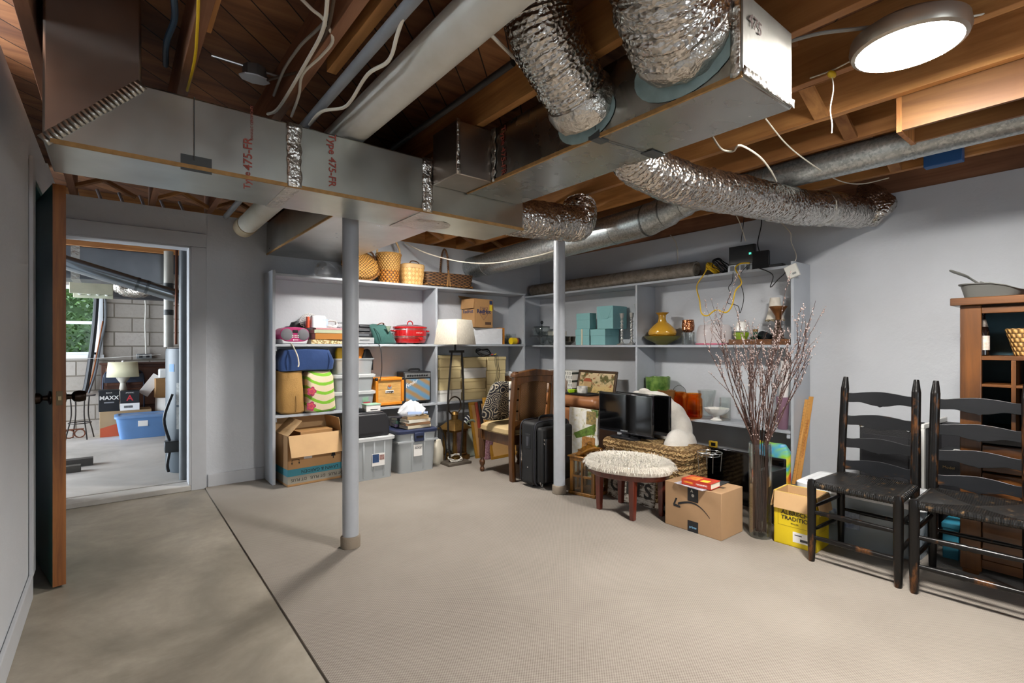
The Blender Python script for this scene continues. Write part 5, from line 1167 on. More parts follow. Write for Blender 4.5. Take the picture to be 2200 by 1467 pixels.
k.prismy([(.14, .21), (.18, .21), (.172, .25), (.148, .25)], -d_/2-.001, -d_/2).box(.156, .164, -d_/2-.001, -d_/2, .19, .21).box(.13, .19, -d_/2-.001, -d_/2, .27, .273)
k.o('print_mark', INK, t, smooth=False)
lo = off(c, rz, .03, d_*.55)
t2 = carton('cardboard_box', 'smaller closed cardboard box inside the big open carton', (lo[0], lo[1], ZF+.006), rz+.1, .3, .22, h_+.01, mk('#b78a58', .75, var=.08), 'cardboard box')
K().box(-.151, .151, -.02, .02, h_+.0095, h_+.011).o('tape', TAPE, t2, smooth=False)
# clear bin with printer
B = Pz(845, 1023, ZF); w_ = .37; rz = math.radians(-1); c = B-V((w_/2, 0, 0))
loc = off(c, rz, 0, .17)
bh = .36
t = tub('plastic_bin', 'large clear bin with pale lid under the black printer', loc, rz, w_*1.06, .34, bh, MILK, MILKW, bot=.93, ribs=3)
K().box(-.02, .1, -.172, -.168, .12, .23).o('label', WHT, t, smooth=False); K().box(-.015, .045, -.1735, -.171, .15, .225).o('label_photo', mk('#31507e', .5, var=.3, vs=60), t, smooth=False); K().box(.05, .095, -.1735, -.171, .17, .215).o('label_photo', mk('#b08a84', .5, var=.3, vs=60), t, smooth=False)
t = T('printer', 'black printer sitting on the large clear bin', 'printer', (loc[0]-.03, loc[1]+.0, ZF+bh+.022), rz)
ph = .215
K().prismy([(-.175, 0), (.185, 0), (.19, ph*.6), (.15, ph*.95), (-.14, ph*.95), (-.18, ph*.6)], -.15, .15).o('body', mk('#222226', .5, var=.06), t, bev=.012)
K().box(-.13, .14, -.12, .14, ph*.95, ph*.99).o('lid', mk('#3a3b3f', .45, var=.05), t, bev=.004)
K().box(-.12, .12, -.156, -.148, ph*.08, ph*.16).o('paper_slot', DRK, t)
t = carton('medicine_box', 'white and green box lying on the black printer', (loc[0]+.03, loc[1]-.03, ZF+bh+.022+ph+.0), .05, .14, .09, .07, WHT, 'box', lid=.012, lidm=mk('#9cc4a8', .5, var=0))
K().box(-.03, .04, -.0462, -.0455, .014, .022).o('print_mark', INK, t, smooth=False)
tag(K().bx(0, 0, 0, .1, .07, .03).o('black_case', DRK, loc=(loc[0]-.1, loc[1], ZF+bh+.022+ph), bev=.004), 'flat black case on the printer beside the column', 'case')
# clear bin with blue lid
B0, B1 = Pz(867, 1019, ZF), Pz(931, 1009, ZF)
c, w_, rz = base2((867, 1019), (931, 1009)); w_ = .37; rz *= .3
c = (B0+B1)/2; loc = off(c, rz, 0, .19); bh = .385
BLID = mk('#2a3350', .45, var=0)
t = tub('plastic_bin', 'clear bin with navy lid and latch holding stacked books on top', loc, rz, w_*1.1, .36, bh, MILK, BLID, bot=.9, ribs=2)
K().box(-.21, .21, -.187, .187, bh*.74, bh*.79).o('rim', MILK, t, bev=.003)
K().box(-.045, .055, -.202, -.182, bh*.76, bh*.98).o('latch', BLID, t, bev=.006); K().box(-.03, .04, -.206, -.2, bh*.85, bh*.9).o('latch_bar', DRK, t)
K().box(-.05, .04, -.186, -.182, bh*.4, bh*.68).o('label', WHT, t, smooth=False); txt('EDGE', .03, INK, t, (-.005, -.187, bh*.6), RF, shear=.3)
zt_ = ZF+bh+.022
bcol = [('#d8cbb0', .26, .17, .03, 'pale book at bottom of the stack on the navy lidded bin'), ('#8f6a4a', .25, .17, .022, 'thin brown book second from bottom on the navy lidded bin'), ('#e2dccd', .25, .165, .03, 'cream book second from top on the navy lidded bin'), ('#d4b484', .22, .15, .03, 'tan book on top of the stack on the navy lidded bin')]
for i, (cc, a, b, s_, lab) in enumerate(bcol):
    book(lab, (loc[0]+.03, loc[1]-.05, zt_), rz+(.1, -.08, .15, -.05)[i], a, b, s_, cc); zt_ += s_+.001
k = K(); k.sup([(.0, .11, .07), (.015, .13, .075), (.03, .132, .075, -.01), (.055, .12, .07, -.005), (.08, .1, .06, -.0), (.1, .078, .05), (.12, .055, .04, .01), (.135, .03, .02, .01), (.14, .008, .008, .01)], 60, 2.3).warp(.03, 13, 2).warp(.016, 34, 5)
t = k.o('plastic_bag', milky('#eef0f4', .85), loc=(loc[0]-.0, loc[1]-.06, zt_), ang=2); tag(t, 'crumpled white plastic bag on top of the stacked books', 'plastic bag')
K().box(-.1, .12, -.082, -.07, .02, .045).warp(.02, 12).o('blue_hem', mk('#a9bfe4', .4, var=0), t)
for i, (cc, lab) in enumerate((('#6a5a7a', 'purple magazine at bottom of the pile behind the plastic bag'), ('#4a6a5e', 'green magazine in the middle of the pile behind the plastic bag'), ('#3a3a42', 'dark magazine on top of the pile behind the plastic bag'))):
    book(lab, (loc[0]-.02, loc[1]+.1, ZF+bh+.022+.031*i), rz+.1*i, .22, .1, .03, cc, cat='magazine')
# pale bag with black strap
c = Pz(941, 999, ZF)
t = T('hand_bag', 'pale bag with black strap between navy lidded bin and brass lantern', 'bag', (c.x+.03, c.y+.06, ZF), .5)
K().sup([(0, .06, .035), (.02, .075, .045), (.15, .07, .045), (.24, .04, .025), (.25, .02, .01)], 26, 2.6).o('body', mk('#cfc8b6', .6, var=.08), t)
K().tube(sm([(.06, -.05, .02), (.085, -.05, .15), (.06, -.03, .3), (.0, 0, .38), (-.05, 0, .24)], 6), .01, 8, sq=.5).o('strap', DRK, t)
# brass lantern
c = Pz(967, 983, ZF)
t = T('lantern', 'aged brass lantern with glass sides on the floor behind the floor lamp', 'lantern', (c.x, c.y-.09, ZF), .25)
K().bx(0, 0, 0, .23, .23, .05).bx(0, 0, .05, .19, .19, .02).o('base', BRS, t, bev=.006)
k = K()
for sx_ in (-1, 1):
    for sy_ in (-1, 1): k.bx(sx_*.075, sy_*.075, .07, .03, .03, .24)
k.bx(0, 0, .3, .2, .2, .025); k.o('frame', BRS, t, bev=.003)
K().taper(0, 0, .325, .42, .27, .27, .07, .07).o('roof', BRS, t, bev=.004)
K().lathe([(.035, .42), (.035, .47), (.045, .475), (.03, .5), (0, .51)], 16).o('chimney', BRS, t)
k = K()
for i in range(4):
    q = K(); q.bm.free(); k.T = MX.Rotation(i*PI/2, 4, 'Z'); k.box(-.06, .06, -.078, -.075, .07, .3)
k.o('glass_pane', CL, t, smooth=False)
K().lathe([(.03, .07), (.03, .17), (0, .17)], 18).o('candle', mk('#e8ddc0', .6), t)
K().tube(sm([(-.03, 0, .47), (-.09, 0, .53), (-.08, 0, .62), (0, 0, .66), (.08, 0, .62), (.09, 0, .53), (.03, 0, .47)], 6), .008, 8).o('ring_handle', mk('#3a2c20', .5, .6), t)
# floor lamp
q = [Pz(*a, ZF) for a in ((946, 995), (964, 1006), (1010, 996), (991, 985))]
c = (q[0]+q[1]+q[2]+q[3])/4; IRN = mk('#2c2826', .45, .6, var=.1)
t = T('floor_lamp', 'floor lamp with pale tapered shade on a tall dark frame', 'floor lamp', (c.x, c.y, ZF), .0)
K().bx(0, 0, 0, .27, .2, .025).o('base', mk('#6f665c', .4, .5, var=.15), t, bev=.003)
D = lambda u, v: (Py(u, v, c.y)-V((c.x, c.y, ZF)))
for us in (((967, 990), (962, 875), (971, 753)), ((989, 988), (996, 869), (992, 753))):
    pts = [D(*a) for a in us]; pts[0].z = .02
    K().tube([(p.x, 0, p.z) for p in sm([(p.x, 0, p.z) for p in pts], 8)], .0115, 4).o('pole', IRN, t, ang=.3)
p0, p1 = D(966, 755), D(996, 755)
K().box(p0.x, p1.x, -.014, .014, p0.z-.012, p0.z+.012).o('crossbar', IRN, t)
zb_ = D(980, 740).z; ztop = D(980, 687).z; xm = D(978, 700).x
K().cyl((xm, 0, p0.z), (xm, 0, zb_+.1), .01, n=12).o('stem', IRN, t)
LSH = N('mat_linen').set(.85, sheen=.2); LSH.base(LSH.ramp(LSH.noise(160, LSH.vec((1, 1, .2)), 3), [(.3, '#b3aa99'), (.7, '#cbc3b3')])); LSH.bump(LSH.noise(200, LSH.vec((1, 1, .3)), 2), .4, .003)
a0, a1 = D(934, 738).x-xm, D(1021, 738).x-xm; wb_ = (a1-a0)/2*.66; wt_ = wb_*.8
k = K(); k.at((xm, 0, 0), .35); k.loft([[(s1*w2, s2*w2*.9, zz) for s1, s2 in ((-1, -1), (1, -1), (1, 1), (-1, 1))] for w2, zz in ((wb_, zb_), (wt_, ztop))], (0, 0)); k.o('shade', LSH.m, t, solid=.004, bev=.006)
coil('cord', 'clear cord coiled on the foot of the floor lamp', (c.x, c.y, ZF+.026), .004, mk('#cfcac0', .4), .07, 3, 'cord', .0, 21)
# canvas tote with striped cloth
c = Pz(1014, 982, ZF)
t = T('tote_bag', 'pale green canvas tote on the floor behind the wooden chair', 'bag', (c.x, c.y+.1, ZF), 0)
K().sup([(0, .12, .07), (.02, .13, .08), (.2, .13, .07), (.32, .14, .05), (.34, .13, .045), (.3, .12, .04)], 34, 3.5).warp(.02, 9, 8).o('body', mk('#b7bfae', .85, var=.12, bump=.4, bs=30), t)
K().tube(sm([(-.06, -.07, .3), (-.05, -.09, .38), (.03, -.09, .39), (.06, -.07, .31)], 6), .012, 8, sq=.4).o('handle', mk('#9fb09c', .8), t)
stp = N('mat_navy_stripe').set(.8); sep = stp.n('ShaderNodeSeparateXYZ'); stp.l(stp.vec(), sep.inputs[0]); stp.base(stp.ramp(stp.math('SINE', stp.math('MULTIPLY', stp.math('ADD', sep.outputs[0], stp.math('MULTIPLY', sep.outputs[2], .5)), 190)), [(.48, '#252b42'), (.52, '#e2e0dc')]))
tag(K().sup([(0, .08, .045), (.05, .085, .05), (.1, .06, .035), (.12, .02, .01)], 26, 2.4).warp(.012, 14).o('striped_cloth', stp.m, loc=(c.x+.05, c.y+.1, ZF+.33), ang=2), 'navy and white striped cloth on the pale green tote', 'cloth')
# picture frames leaning at the corner
def lean(label, u, v, w_, h_, tilt, rz, face, edge, th=.022, dx=0, dy=0):
    c = Pz(u, v, ZF); t = T('picture_frame', label, 'picture frame', (c.x+dx, c.y+dy, ZF), rz, rot=(tilt, 0, rz)); f_ = .03
    K().box(-w_/2, w_/2, 0, th, 0, f_).box(-w_/2, w_/2, 0, th, h_-f_, h_).box(-w_/2, -w_/2+f_, 0, th, f_, h_-f_).box(w_/2-f_, w_/2, 0, th, f_, h_-f_).o('frame', edge, t, bev=.003)
    K().box(-w_/2+f_, w_/2-f_, .004, th-.006, f_, h_-f_).o('backing', face, t, smooth=False); return t
GOLD = mk('#c08e34', .4, .4, var=.2)
lf_ = -.24; wf = .38; xb = Pz(1060, 985, ZF)
lean('gold framed picture leaning nearest the wooden chair seat', 1075, 990, wf, .66, lf_, .05, mk('#c49a62', .7, var=.08), GOLD, dx=.15, dy=.10)
lean('black framed picture leaning behind the gold frame', 1075, 990, wf, .62, lf_, .03, mk('#b98e58', .7), DRK, dx=.12, dy=.15)
lean('thin red framed picture leaning behind the black frame', 1075, 990, wf-.04, .6, lf_, .0, mk('#b98e58', .7), mk('#8a3a2a', .5, var=0), dx=.09, dy=.2)
lean('wide gold frame leaning rearmost in the corner stack', 1075, 990, wf+.03, .6, lf_, .0, mk('#b48a54', .7), GOLD, dx=.07, dy=.245)
wk_ = mk('#6a3a4a', .8, var=.4, vs=60, c2='#b08a94')
tag(K().sup([(0, .05, .03), (.2, .055, .035), (.36, .04, .03)], 20, 3).o('patterned_cloth', wk_, loc=(Pz(1048, 985, ZF).x-.0, Pz(1057, 985, ZF).y+.02, ZF)), 'maroon patterned rolled cloth between green tote and frames', 'cloth')
# ------------------------------------------------------------------ wooden dining chair, seen from behind
CW = wood('#3a2210', '#6a421c', 7, 'z', .35, '#4a2c14', coat=.25)
LIN = mk('#b39b70', .9, var=.06, bump=.3, bs=220)
t = T('dining_chair', 'carved wooden dining chair with cane back and beige seat, back to the room', 'chair', (2.975, 3.70, ZF), 0)
hw, hd = .225, .225; SZ = .40
def turned(x, y):
    pr = [(.012, 0), (.02, .01), (.024, .03), (.014, .05), (.026, .075), (.028, .1), (.016, .12), (.014, .13), (.03, .14)]
    k = K().lathe(pr, 18, (x, y, 0)); n_ = 24
    k.loft([[(x+(.024+.01*j/6)*(1+.06*math.cos(i*PI))*math.cos(2*PI*i/n_), y+(.024+.01*j/6)*(1+.06*math.cos(i*PI))*math.sin(2*PI*i/n_), .14+j*.03) for i in range(n_)] for j in range(7)])
    k.bx(x, y, .32, .06, .06, .09); return k
for s in (-1, 1):
    turned(s*hw, hd-.01).o('front_leg', CW, t, bev=.002)
    x = s*hw
    prof = [(-hd-.05, 0), (-hd-.005, 0), (-hd+.012, .3), (-hd+.01, .5), (-hd-.045, .97), (-hd-.085, .97), (-hd-.04, .5), (-hd-.035, .3)]
    k = K(); k.T = MX(((0, 0, 1, 0), (1, 0, 0, 0), (0, 1, 0, 0), (0, 0, 0, 1)))
    k.prism(prof, x-.022, x+.022); k.o('rear_leg', CW, t, bev=.005)
K().box(-hw, hw, -hd, -hd+.025, .31, SZ).box(-hw, hw, hd-.025, hd+.01, .31, SZ).box(-hw-.012, -hw+.013, -hd, hd, .31, SZ).box(hw-.013, hw+.012, -hd, hd, .31, SZ).o('apron', CW, t, bev=.003)
K().sup([(SZ, hw+.02, hd+.01), (SZ+.015, hw+.035, hd+.025), (SZ+.05, hw+.03, hd+.02), (SZ+.07, hw, hd-.01), (SZ+.078, hw*.6, hd*.6)], 40, 7).o('seat', LIN, t)
K().tube([((hw+.035)*math.copysign(abs(math.cos(a))**.3, math.cos(a)), (hd+.025)*math.copysign(abs(math.sin(a))**.3, math.sin(a)), SZ+.014) for a in [i*PI/40 for i in range(81)]], .005, 6).o('piping', mk('#8f7a54', .8), t)
yb = lambda z: -hd-.015-.1*max(0, (z-.5))
prof = [(-hw-.03, .955), (-hw*.6, .975), (0, .99), (hw*.6, .975), (hw+.03, .955), (hw+.035, .92), (hw*.6, .925), (0, .93), (-hw*.6, .925), (-hw-.035, .92)]
K().prismy(prof, yb(.96)-.03, yb(.96)+.03).o('top_rail', CW, t, bev=.008)
K().prismy([(-hw, .93), (hw, .93), (hw, .84), (hw*.5, .87), (0, .88), (-hw*.5, .87), (-hw, .84)], yb(.9)-.016, yb(.9)+.016).o('upper_panel', CW, t, bev=.004)
K().box(-hw, hw, yb(.5)-.018, yb(.5)+.018, .45, .53).o('lower_rail', CW, t, bev=.004)
CANE = N('mat_cane').set(.5); sep = CANE.n('ShaderNodeSeparateXYZ'); CANE.l(CANE.vec(), sep.inputs[0])
hc = CANE.math('MULTIPLY', CANE.math('SINE', CANE.math('MULTIPLY', sep.outputs[0], 330)), CANE.math('SINE', CANE.math('MULTIPLY', sep.outputs[2], 420)))
CANE.base(CANE.ramp(CANE.math('ADD', CANE.math('MULTIPLY', hc, .5), .5), [(.1, '#3a2210'), (.8, '#7a5228')])); CANE.bump(hc, .6, .004)
k = K(); n_ = 14
k.loft([[(hw*.68*(-1+2*i/n_)*(1 if z > .6 else .94), yb(z)+.012*math.cos(PI*(i/n_-.5))-.012, z) for i in range(n_+1)] for z in (.53, .62, .75, .88)], (0, 0), False)
k.o('cane_panel', CANE.m, t, solid=.008)
for s in (-1, 1): K().tube([(s*hw*.69*.95, yb(.53), .53), (s*hw*.69, yb(.88), .88)], .009, 6).o('panel_edge', CW, t)
dam = N('mat_damask').set(.85); v1 = dam.n('ShaderNodeTexVoronoi'); v1.inputs['Scale'].default_value = 9; dam.l(dam.vec(), v1.inputs['Vector'])
ww_ = dam.math('SINE', dam.math('ADD', dam.math('MULTIPLY', v1.outputs[0], 42), dam.math('MULTIPLY', dam.noise(20), 6)))
dam.base(dam.ramp(ww_, [(.45, '#23232b'), (.6, '#b8ad98')]))
t = T('cushion', 'black and cream damask cushion leaning on the dining chair back', 'cushion', (2.84, 3.735, ZF+SZ+.28), 0, rot=(-1.2, .1, .2))
k = K().sup([(-.05, .14, .14), (-.03, .18, .18), (0, .2, .2), (.03, .18, .18), (.05, .14, .14), (.06, .04, .04)], 36, 5); k.o('cover', dam.m, t)
stc = N('mat_striped_linen').set(.9); sep = stc.n('ShaderNodeSeparateXYZ'); stc.l(stc.vec(), sep.inputs[0]); stc.base(stc.ramp(stc.math('SINE', stc.math('MULTIPLY', sep.outputs[2], 62)), [(.86, '#cdc6bc'), (.9, '#2a2a30')]))
tag(K().sheet(lambda a, b: (-.19+.36*a, -.012*math.sin(7*a)+.1*b*b*0, .02+.38*b), 16, 10).o('striped_throw', stc.m, loc=(2.98, 3.55, ZF+SZ+.075), rz=.0, solid=.012), 'cream throw with dark stripes draped inside the dining chair back', 'throw')
# black suitcase
BK = mk('#0b0b0d', .55, var=.1, bump=.5, bs=300); BK2 = mk('#141417', .45, var=.05)
t = T('suitcase', 'black soft suitcase standing upright behind the farther column', 'suitcase', (2.745, 3.13, ZF), .03)
W_, D_, H_ = .42, .2, .565
K().box(0, W_, .02, D_, .02, H_-.01).o('body', BK, t, bev=.035, seg=4)
K().box(.015, W_-.015, -.045, .02, .04, H_-.05).o('front_pocket', BK, t, bev=.025, seg=3)
K().box(.05, W_-.05, -.062, -.044, .06, H_-.14).o('front_pocket', BK2, t, bev=.02, seg=3)
for y in (.022, D_-.002):
    K().tube([(W_/2+(W_/2+.001)*math.copysign(abs(math.cos(a))**.25, math.cos(a)), y, H_/2+.005+(H_/2-.012)*math.copysign(abs(math.sin(a))**.25, math.sin(a))) for a in [i*PI/40 for i in range(81)]], .006, 6).o('piping', mk('#2c2c32', .4), t)
K().box(-.004, .002, .07, .13, H_*.58, H_*.8).o('side_handle', BK2, t, bev=.003); K().box(-.008, -.003, .085, .115, H_*.62, H_*.76).o('luggage_tag', mk('#3c3c42', .35), t, bev=.002)
K().tube(sm([(.12, .09, H_-.012), (.14, .09, H_+.02), (.28, .09, H_+.02), (.3, .09, H_-.012)], 5), .012, 8, sq=.6).o('top_handle', BK2, t)
for z in (.17, .36): k = K(); k.at((-.001, .1, z), 0, 0, -PI/2).lathe([(.007, 0), (.006, .004), (0, .005)], 12); k.o('stud', CHR, t)
k = K().tube(sm([(.03, -.02, .09), (.02, -.03, .06), (.03, -.035, .03)], 4), .004, 6).tube(sm([(.03, -.02, .09), (.045, -.03, .06), (.04, -.035, .025)], 4), .005, 6); k.o('zip_pull', CHR, t)
for z in (.42, .39): K().tube([(.05, -.046, z), (.06, -.055, z-.035)], .005, 6).o('zip_pull', CHR, t)
for q in (.06, W_-.06): K().cyl((q-.02, .1, .022), (q+.02, .1, .022), .022, n=16).o('wheel', DRK, t)
# tan leather trunk with things on it
LE = mk('#94623e', .38, var=.12, vs=5, bump=.15, bs=120)
t = T('leather_trunk', 'tan leather trunk with rounded lid behind the suitcase and column', 'trunk', (3.62, 3.48, ZF), 0)
K().box(-.17, .17, -.36, .4, 0, .6).o('body', LE, t, bev=.03, seg=3)
K().box(-.185, .185, -.375, .415, .605, .715).o('lid', LE, t, bev=.05, seg=5)
LT = ZF+.716
tag(K().sup([(0, .1, .16), (.008, .11, .17), (.016, .11, .17), (.01, .1, .16)], 30, 5).o('tray', DRK, loc=(3.6, Px(1250, V0, 3.6).y, LT)), 'thin black tray on the tan leather trunk', 'tray')
mg = mk('#e6e2da', .3, var=.6, vs=16, c2='#3a3836')
yy = Px(1251, V0, 3.58).y
tag(K().lathe([(.045, 0), (.052, .01), (.052, .07), (.048, .07), (.046, .012), (0, .01)], 26).o('mug', mg, loc=(3.58, yy, LT+.017)), 'white mug with dark brushed pattern on the black tray', 'mug')
tag(K().prism([(-.06, -.03), (.05, -.04), (.06, .03), (0, .05)], 0, .03).o('green_packet', mk('#9ec41e', .5, var=0), loc=(3.56, yy+.13, LT+.017), bev=.004), 'lime green packet beside the mug on the trunk', 'packet')
tag(K().sup([(0, .1, .08), (.1, .12, .1), (.17, .08, .06), (.19, .03, .02)], 28, 2.6).warp(.012, 9).o('pillow', mk('#c9b3a2', .85, var=.08), loc=(3.62, 3.8, LT), ang=2), 'pale pinkish pillow on the far end of the leather trunk', 'pillow')
# canvas print leaning on the trunk
yc, w_ = ry(1222, 1284, 3.36); h_ = Px(1250, 877, 3.36).z-ZF
t = T('canvas_print', 'tall canvas print of a street cafe leaning on the leather trunk', 'canvas', (3.33, yc, ZF), 0, rot=(-.06, 0, RZ))
K().box(-w_/2, w_/2, 0, .025, 0, h_).o('canvas', paint_mat('cafe'), t, bev=.003)
K().prismy([(-w_*.3, h_*.62), (w_*.42, h_*.8), (w_*.42, h_*.66), (-w_*.2, h_*.55)], -.0015, .001).o('painted_awning', mk('#6e8a3a', .6, var=.4, vs=30), t, smooth=False)
K().box(w_*.0, w_*.44, -.0012, .001, h_*.3, h_*.6).o('painted_shop', mk('#7a5030', .6, var=.6, vs=30, c2='#c08a48'), t, smooth=False)
K().box(w_*.12, w_*.44, -.0012, .001, h_*.78, h_*.97).o('painted_window', mk('#b89a5a', .6, var=.6, vs=40, c2='#5a5a46'), t, smooth=False)
# wooden lantern
LW = wood('#5a3a14', '#a06c22', 9, 'z', .4, coat=.2)
t = T('wooden_lantern', 'amber stained wooden lantern with glass panes beside the farther column', 'lantern', (3.035, 2.80, ZF), .2)
s_ = .115; bh = .30
K().bx(0, 0, 0, .25, .25, .025).bx(0, 0, bh-.03, .235, .235, .03).bx(0, 0, bh, .26, .26, .012).o('frame_plate', LW, t, bev=.004)
k = K()
for a in (-1, 1):
    for b in (-1, 1): k.bx(a*(s_-.015), b*(s_-.015), .025, .03, .03, bh-.055)
k.o('post', LW, t, bev=.003)
k = K()
for i in range(4):
    k.T = MX.Rotation(i*PI/2, 4, 'Z'); k.box(-.009, .009, -s_, -s_+.015, .025, bh-.03); k.box(-s_+.02, s_-.02, -s_, -s_+.015, bh*.5-.009, bh*.5+.009)
k.o('glazing_bar', LW, t, bev=.002)
k = K()
for i in range(4): k.T = MX.Rotation(i*PI/2, 4, 'Z'); k.box(-s_+.02, s_-.02, -s_+.004, -s_+.007, .025, bh-.03)
k.o('glass_pane', CL, t, smooth=False)
K().taper(0, 0, bh+.012, bh+.045, .17, .17, .13, .13).bx(0, 0, bh+.045, .14, .14, .012).taper(0, 0, bh+.057, bh+.09, .11, .11, .05, .05).o('roof', LW, t, bev=.003)
K().lathe([(.02, bh+.09), (.024, bh+.1), (.012, bh+.115), (0, bh+.118)], 14).o('finial', LW, t)
K().tube(sm([(-.085, .02, bh+.02), (-.12, -.02, bh+.05), (-.1, -.09, bh+.085), (-.02, -.11, bh+.07), (.02, -.09, bh+.03)], 6), .016, 8, sq=.6).o('handle', LW, t)
# ------------------------------------------------------------------ seagrass trunk, televisions, plush
SG = N('mat_seagrass').set(.7); sep = SG.n('ShaderNodeSeparateXYZ'); SG.l(SG.vec(), sep.inputs[0])
wv = SG.n('ShaderNodeTexWave'); wv.bands_direction = 'Z'; wv.inputs['Scale'].default_value = 9; wv.inputs['Distortion'].default_value = 5; wv.inputs['Detail'].default_value = 3; wv.inputs['Detail Scale'].default_value = 6; SG.l(SG.vec(), wv.inputs['Vector'])
SG.base(SG.ramp(SG.math('ADD', SG.math('MULTIPLY', wv.outputs[1], .6), SG.math('MULTIPLY', SG.noise(30), .4)), [(.2, '#6e5028'), (.5, '#a98250'), (.85, '#ceae78')])); SG.bump(wv.outputs[1], 1, .02)
t = T('seagrass_trunk', 'braided seagrass trunk carrying the two televisions', 'trunk', (3.225, 2.44, ZF+.001), 0)
tw_ = .36
K().sup([(0, tw_*.48, .36), (.1, tw_*.5, .375), (.34, tw_*.5, .375)], 60, 14, c=(tw_/2, 0, 0)).warp(.008, 18).o('body', SG.m, t)
K().sup([(.342, tw_*.52, .39), (.36, tw_*.53, .40), (.40, tw_*.53, .40), (.425, tw_*.5, .38), (.43, tw_*.3, .3)], 60, 14, c=(tw_/2, 0, 0)).warp(.01, 16).o('lid', SG.m, t)
def tv(label, x, y, z, w_, h_, rz, stand=1, lean_=0, name='television', logo=None):
    t = T(name, label, 'television', (x, y, z), rz, rot=(lean_, 0, rz))
    z0 = .045 if stand else 0
    K().box(-w_/2, w_/2, -.015, .015, z0, z0+h_).o('bezel', mk('#0c0c0e', .18, coat=.6, var=0), t, bev=.006)
    K().box(-w_*.3, w_*.3, .01, .045, z0+.04, z0+h_-.05).o('rear_housing', DRK, t, bev=.01)
    K().box(-w_/2+.016, w_/2-.016, -.017, -.012, z0+.028, z0+h_-.016).o('screen', mk('#060607', .08, var=0, spec=.6), t, smooth=False)
    if stand:
        K().sup([(0, .14, .06), (.01, .14, .06), (.014, .12, .05)], 30, 3).o('stand', DRK, t); K().bx(0, .01, .01, .07, .03, .06).o('stand_neck', DRK, t)
        K().box(-w_/2, w_/2, -.0155, .0, z0-.002, z0+.008).o('chrome_strip', mk('#3a3a40', .2, .5, var=0), t, bev=.002)
    if logo: txt(logo, .016, mk('#b8bcc2', .3, .6, var=0), t, (0, -.0158, z0+.017), RF, bold=.0005)
    return t
TZ = ZF+.433
tv('black flat television in front, reflecting the room, on the seagrass trunk', 3.31, 2.655, TZ, .55, .325, RZ, logo='SAMSUNG')
tv('black flat television behind the front one on the seagrass trunk', 3.46, 2.60, TZ, .56, .32, RZ-.03)
WP = N('mat_plush').set(1, sheen=.4); WP.base(WP.ramp(WP.noise(6, None, 4), [(.3, '#d6d0c6'), (.7, '#ebe6dd')])); WP.bump(WP.noise(70, None, 5, .7), .7, .012)
k = K()
def pt(u, v, x): return Px(u, v, x)
def blob(u, v, x, r, s=(1, 1, 1)):
    c = pt(u, v, x); k.ell(c, r*s[0], r*s[1], r*s[2], 20, 12)
for a in ((1385, 868, 3.64, .11, (.9, 1.3, .9)), (1410, 880, 3.64, .16, (.75, 1.2, 1)), (1440, 900, 3.64, .15, (.75, 1, 1)), (1372, 852, 3.64, .07, (.8, 1.2, .8)), (1462, 925, 3.62, .12, (.8, .8, 1.3)), (1475, 955, 3.56, .1, (1, .7, 1.1)), (1455, 950, 3.46, .105, (1.1, .78, 1)), (1448, 960, 3.40, .09, (1, .85, 1.05)), (1384, 840, 3.6, .035, (1, 1.6, .8)), (1458, 962, 3.42, .085, (.9, .9, 1)), (1415, 905, 3.66, .15, (.7, 1.2, 1.1)), (1440, 935, 3.66, .14, (.7, 1.1, 1.2))): blob(*a)
o_ = k.o('plush_toy', WP.m, ang=3); m_ = o_.modifiers.new('r', 'REMESH'); m_.mode = 'VOXEL'; m_.voxel_size = .012; m_.use_smooth_shade = True
m_ = o_.modifiers.new('s', 'SMOOTH'); m_.factor = .6; m_.iterations = 6
tag(o_, 'big white plush body slumped over the trunk beside the televisions', 'plush toy')
# ------------------------------------------------------------------ fur stool
MAH = wood('#3c1710', '#6a2c1e', 6, 'z', .3, coat=.4)
t = T('stool', 'low oval stool with shaggy white top and dark red wood legs', 'stool', (2.905, 2.30, ZF), -1.2)
R_ = MX.Rotation(1.2, 4, 'Z')
for lx_, ly_ in ((2.79, 2.475), (2.785, 2.17), (3.03, 2.47), (3.02, 2.10)):
    q = R_ @ V((lx_-2.905, ly_-2.30, 0)); k = K(); k.at((q.x, q.y, 0), 1.2); k.taper(0, 0, 0, .31, .034, .034, .05, .05); k.o('leg', MAH, t, bev=.005)
K().sup([(.27, .275, .19), (.28, .285, .2), (.325, .295, .21), (.325, .05, .05)], 44, 2.2).o('apron', MAH, t)
k = K().sup([(.312, .305, .215), (.34, .32, .23), (.372, .31, .215), (.388, .26, .175), (.394, .17, .11), (.396, .06, .04)], 48, 2.2)
FUR = mk('#e2dbce', .95, var=.08, vs=20, sheen=.5, bump=.6, bs=60)
k.o('seat', FUR, t)
k = K(); rr = random.Random(5)
for i in range(8200):
    a = rr.uniform(0, 2*PI); q = math.sqrt(rr.random()); x_, y_ = .318*q*math.cos(a), .228*q*math.sin(a); z_ = (lambda p: next(z0+(z1-z0)*(q-q0)/(q1-q0) for (q0, z0), (q1, z1) in zip(p, p[1:]) if q <= q1))([(0, .396), (.53, .394), (.81, .388), (.96, .373), (1.01, .335)])
    d = V((math.cos(a)*q+rr.uniform(-.6, .6), math.sin(a)*q+rr.uniform(-.6, .6), rr.uniform(.02, .22) if q < .9 else -.4)); d.normalize(); d *= rr.uniform(.022, .042)
    s = V((-d.y, d.x, 0)).normalized()*.0028; p = V((x_, y_, z_)); e = p+d+V((0, 0, -.008*q))
    k.add([p-s, p+s, p+d*.6+s*.6+V((0, 0, .003)), p+d*.6-s*.6+V((0, 0, .003)), e], [(0, 1, 2, 3), (3, 2, 4)])
fo = k.o('fur', FUR, t, smooth=False); fo['kind'] = 'stuff'
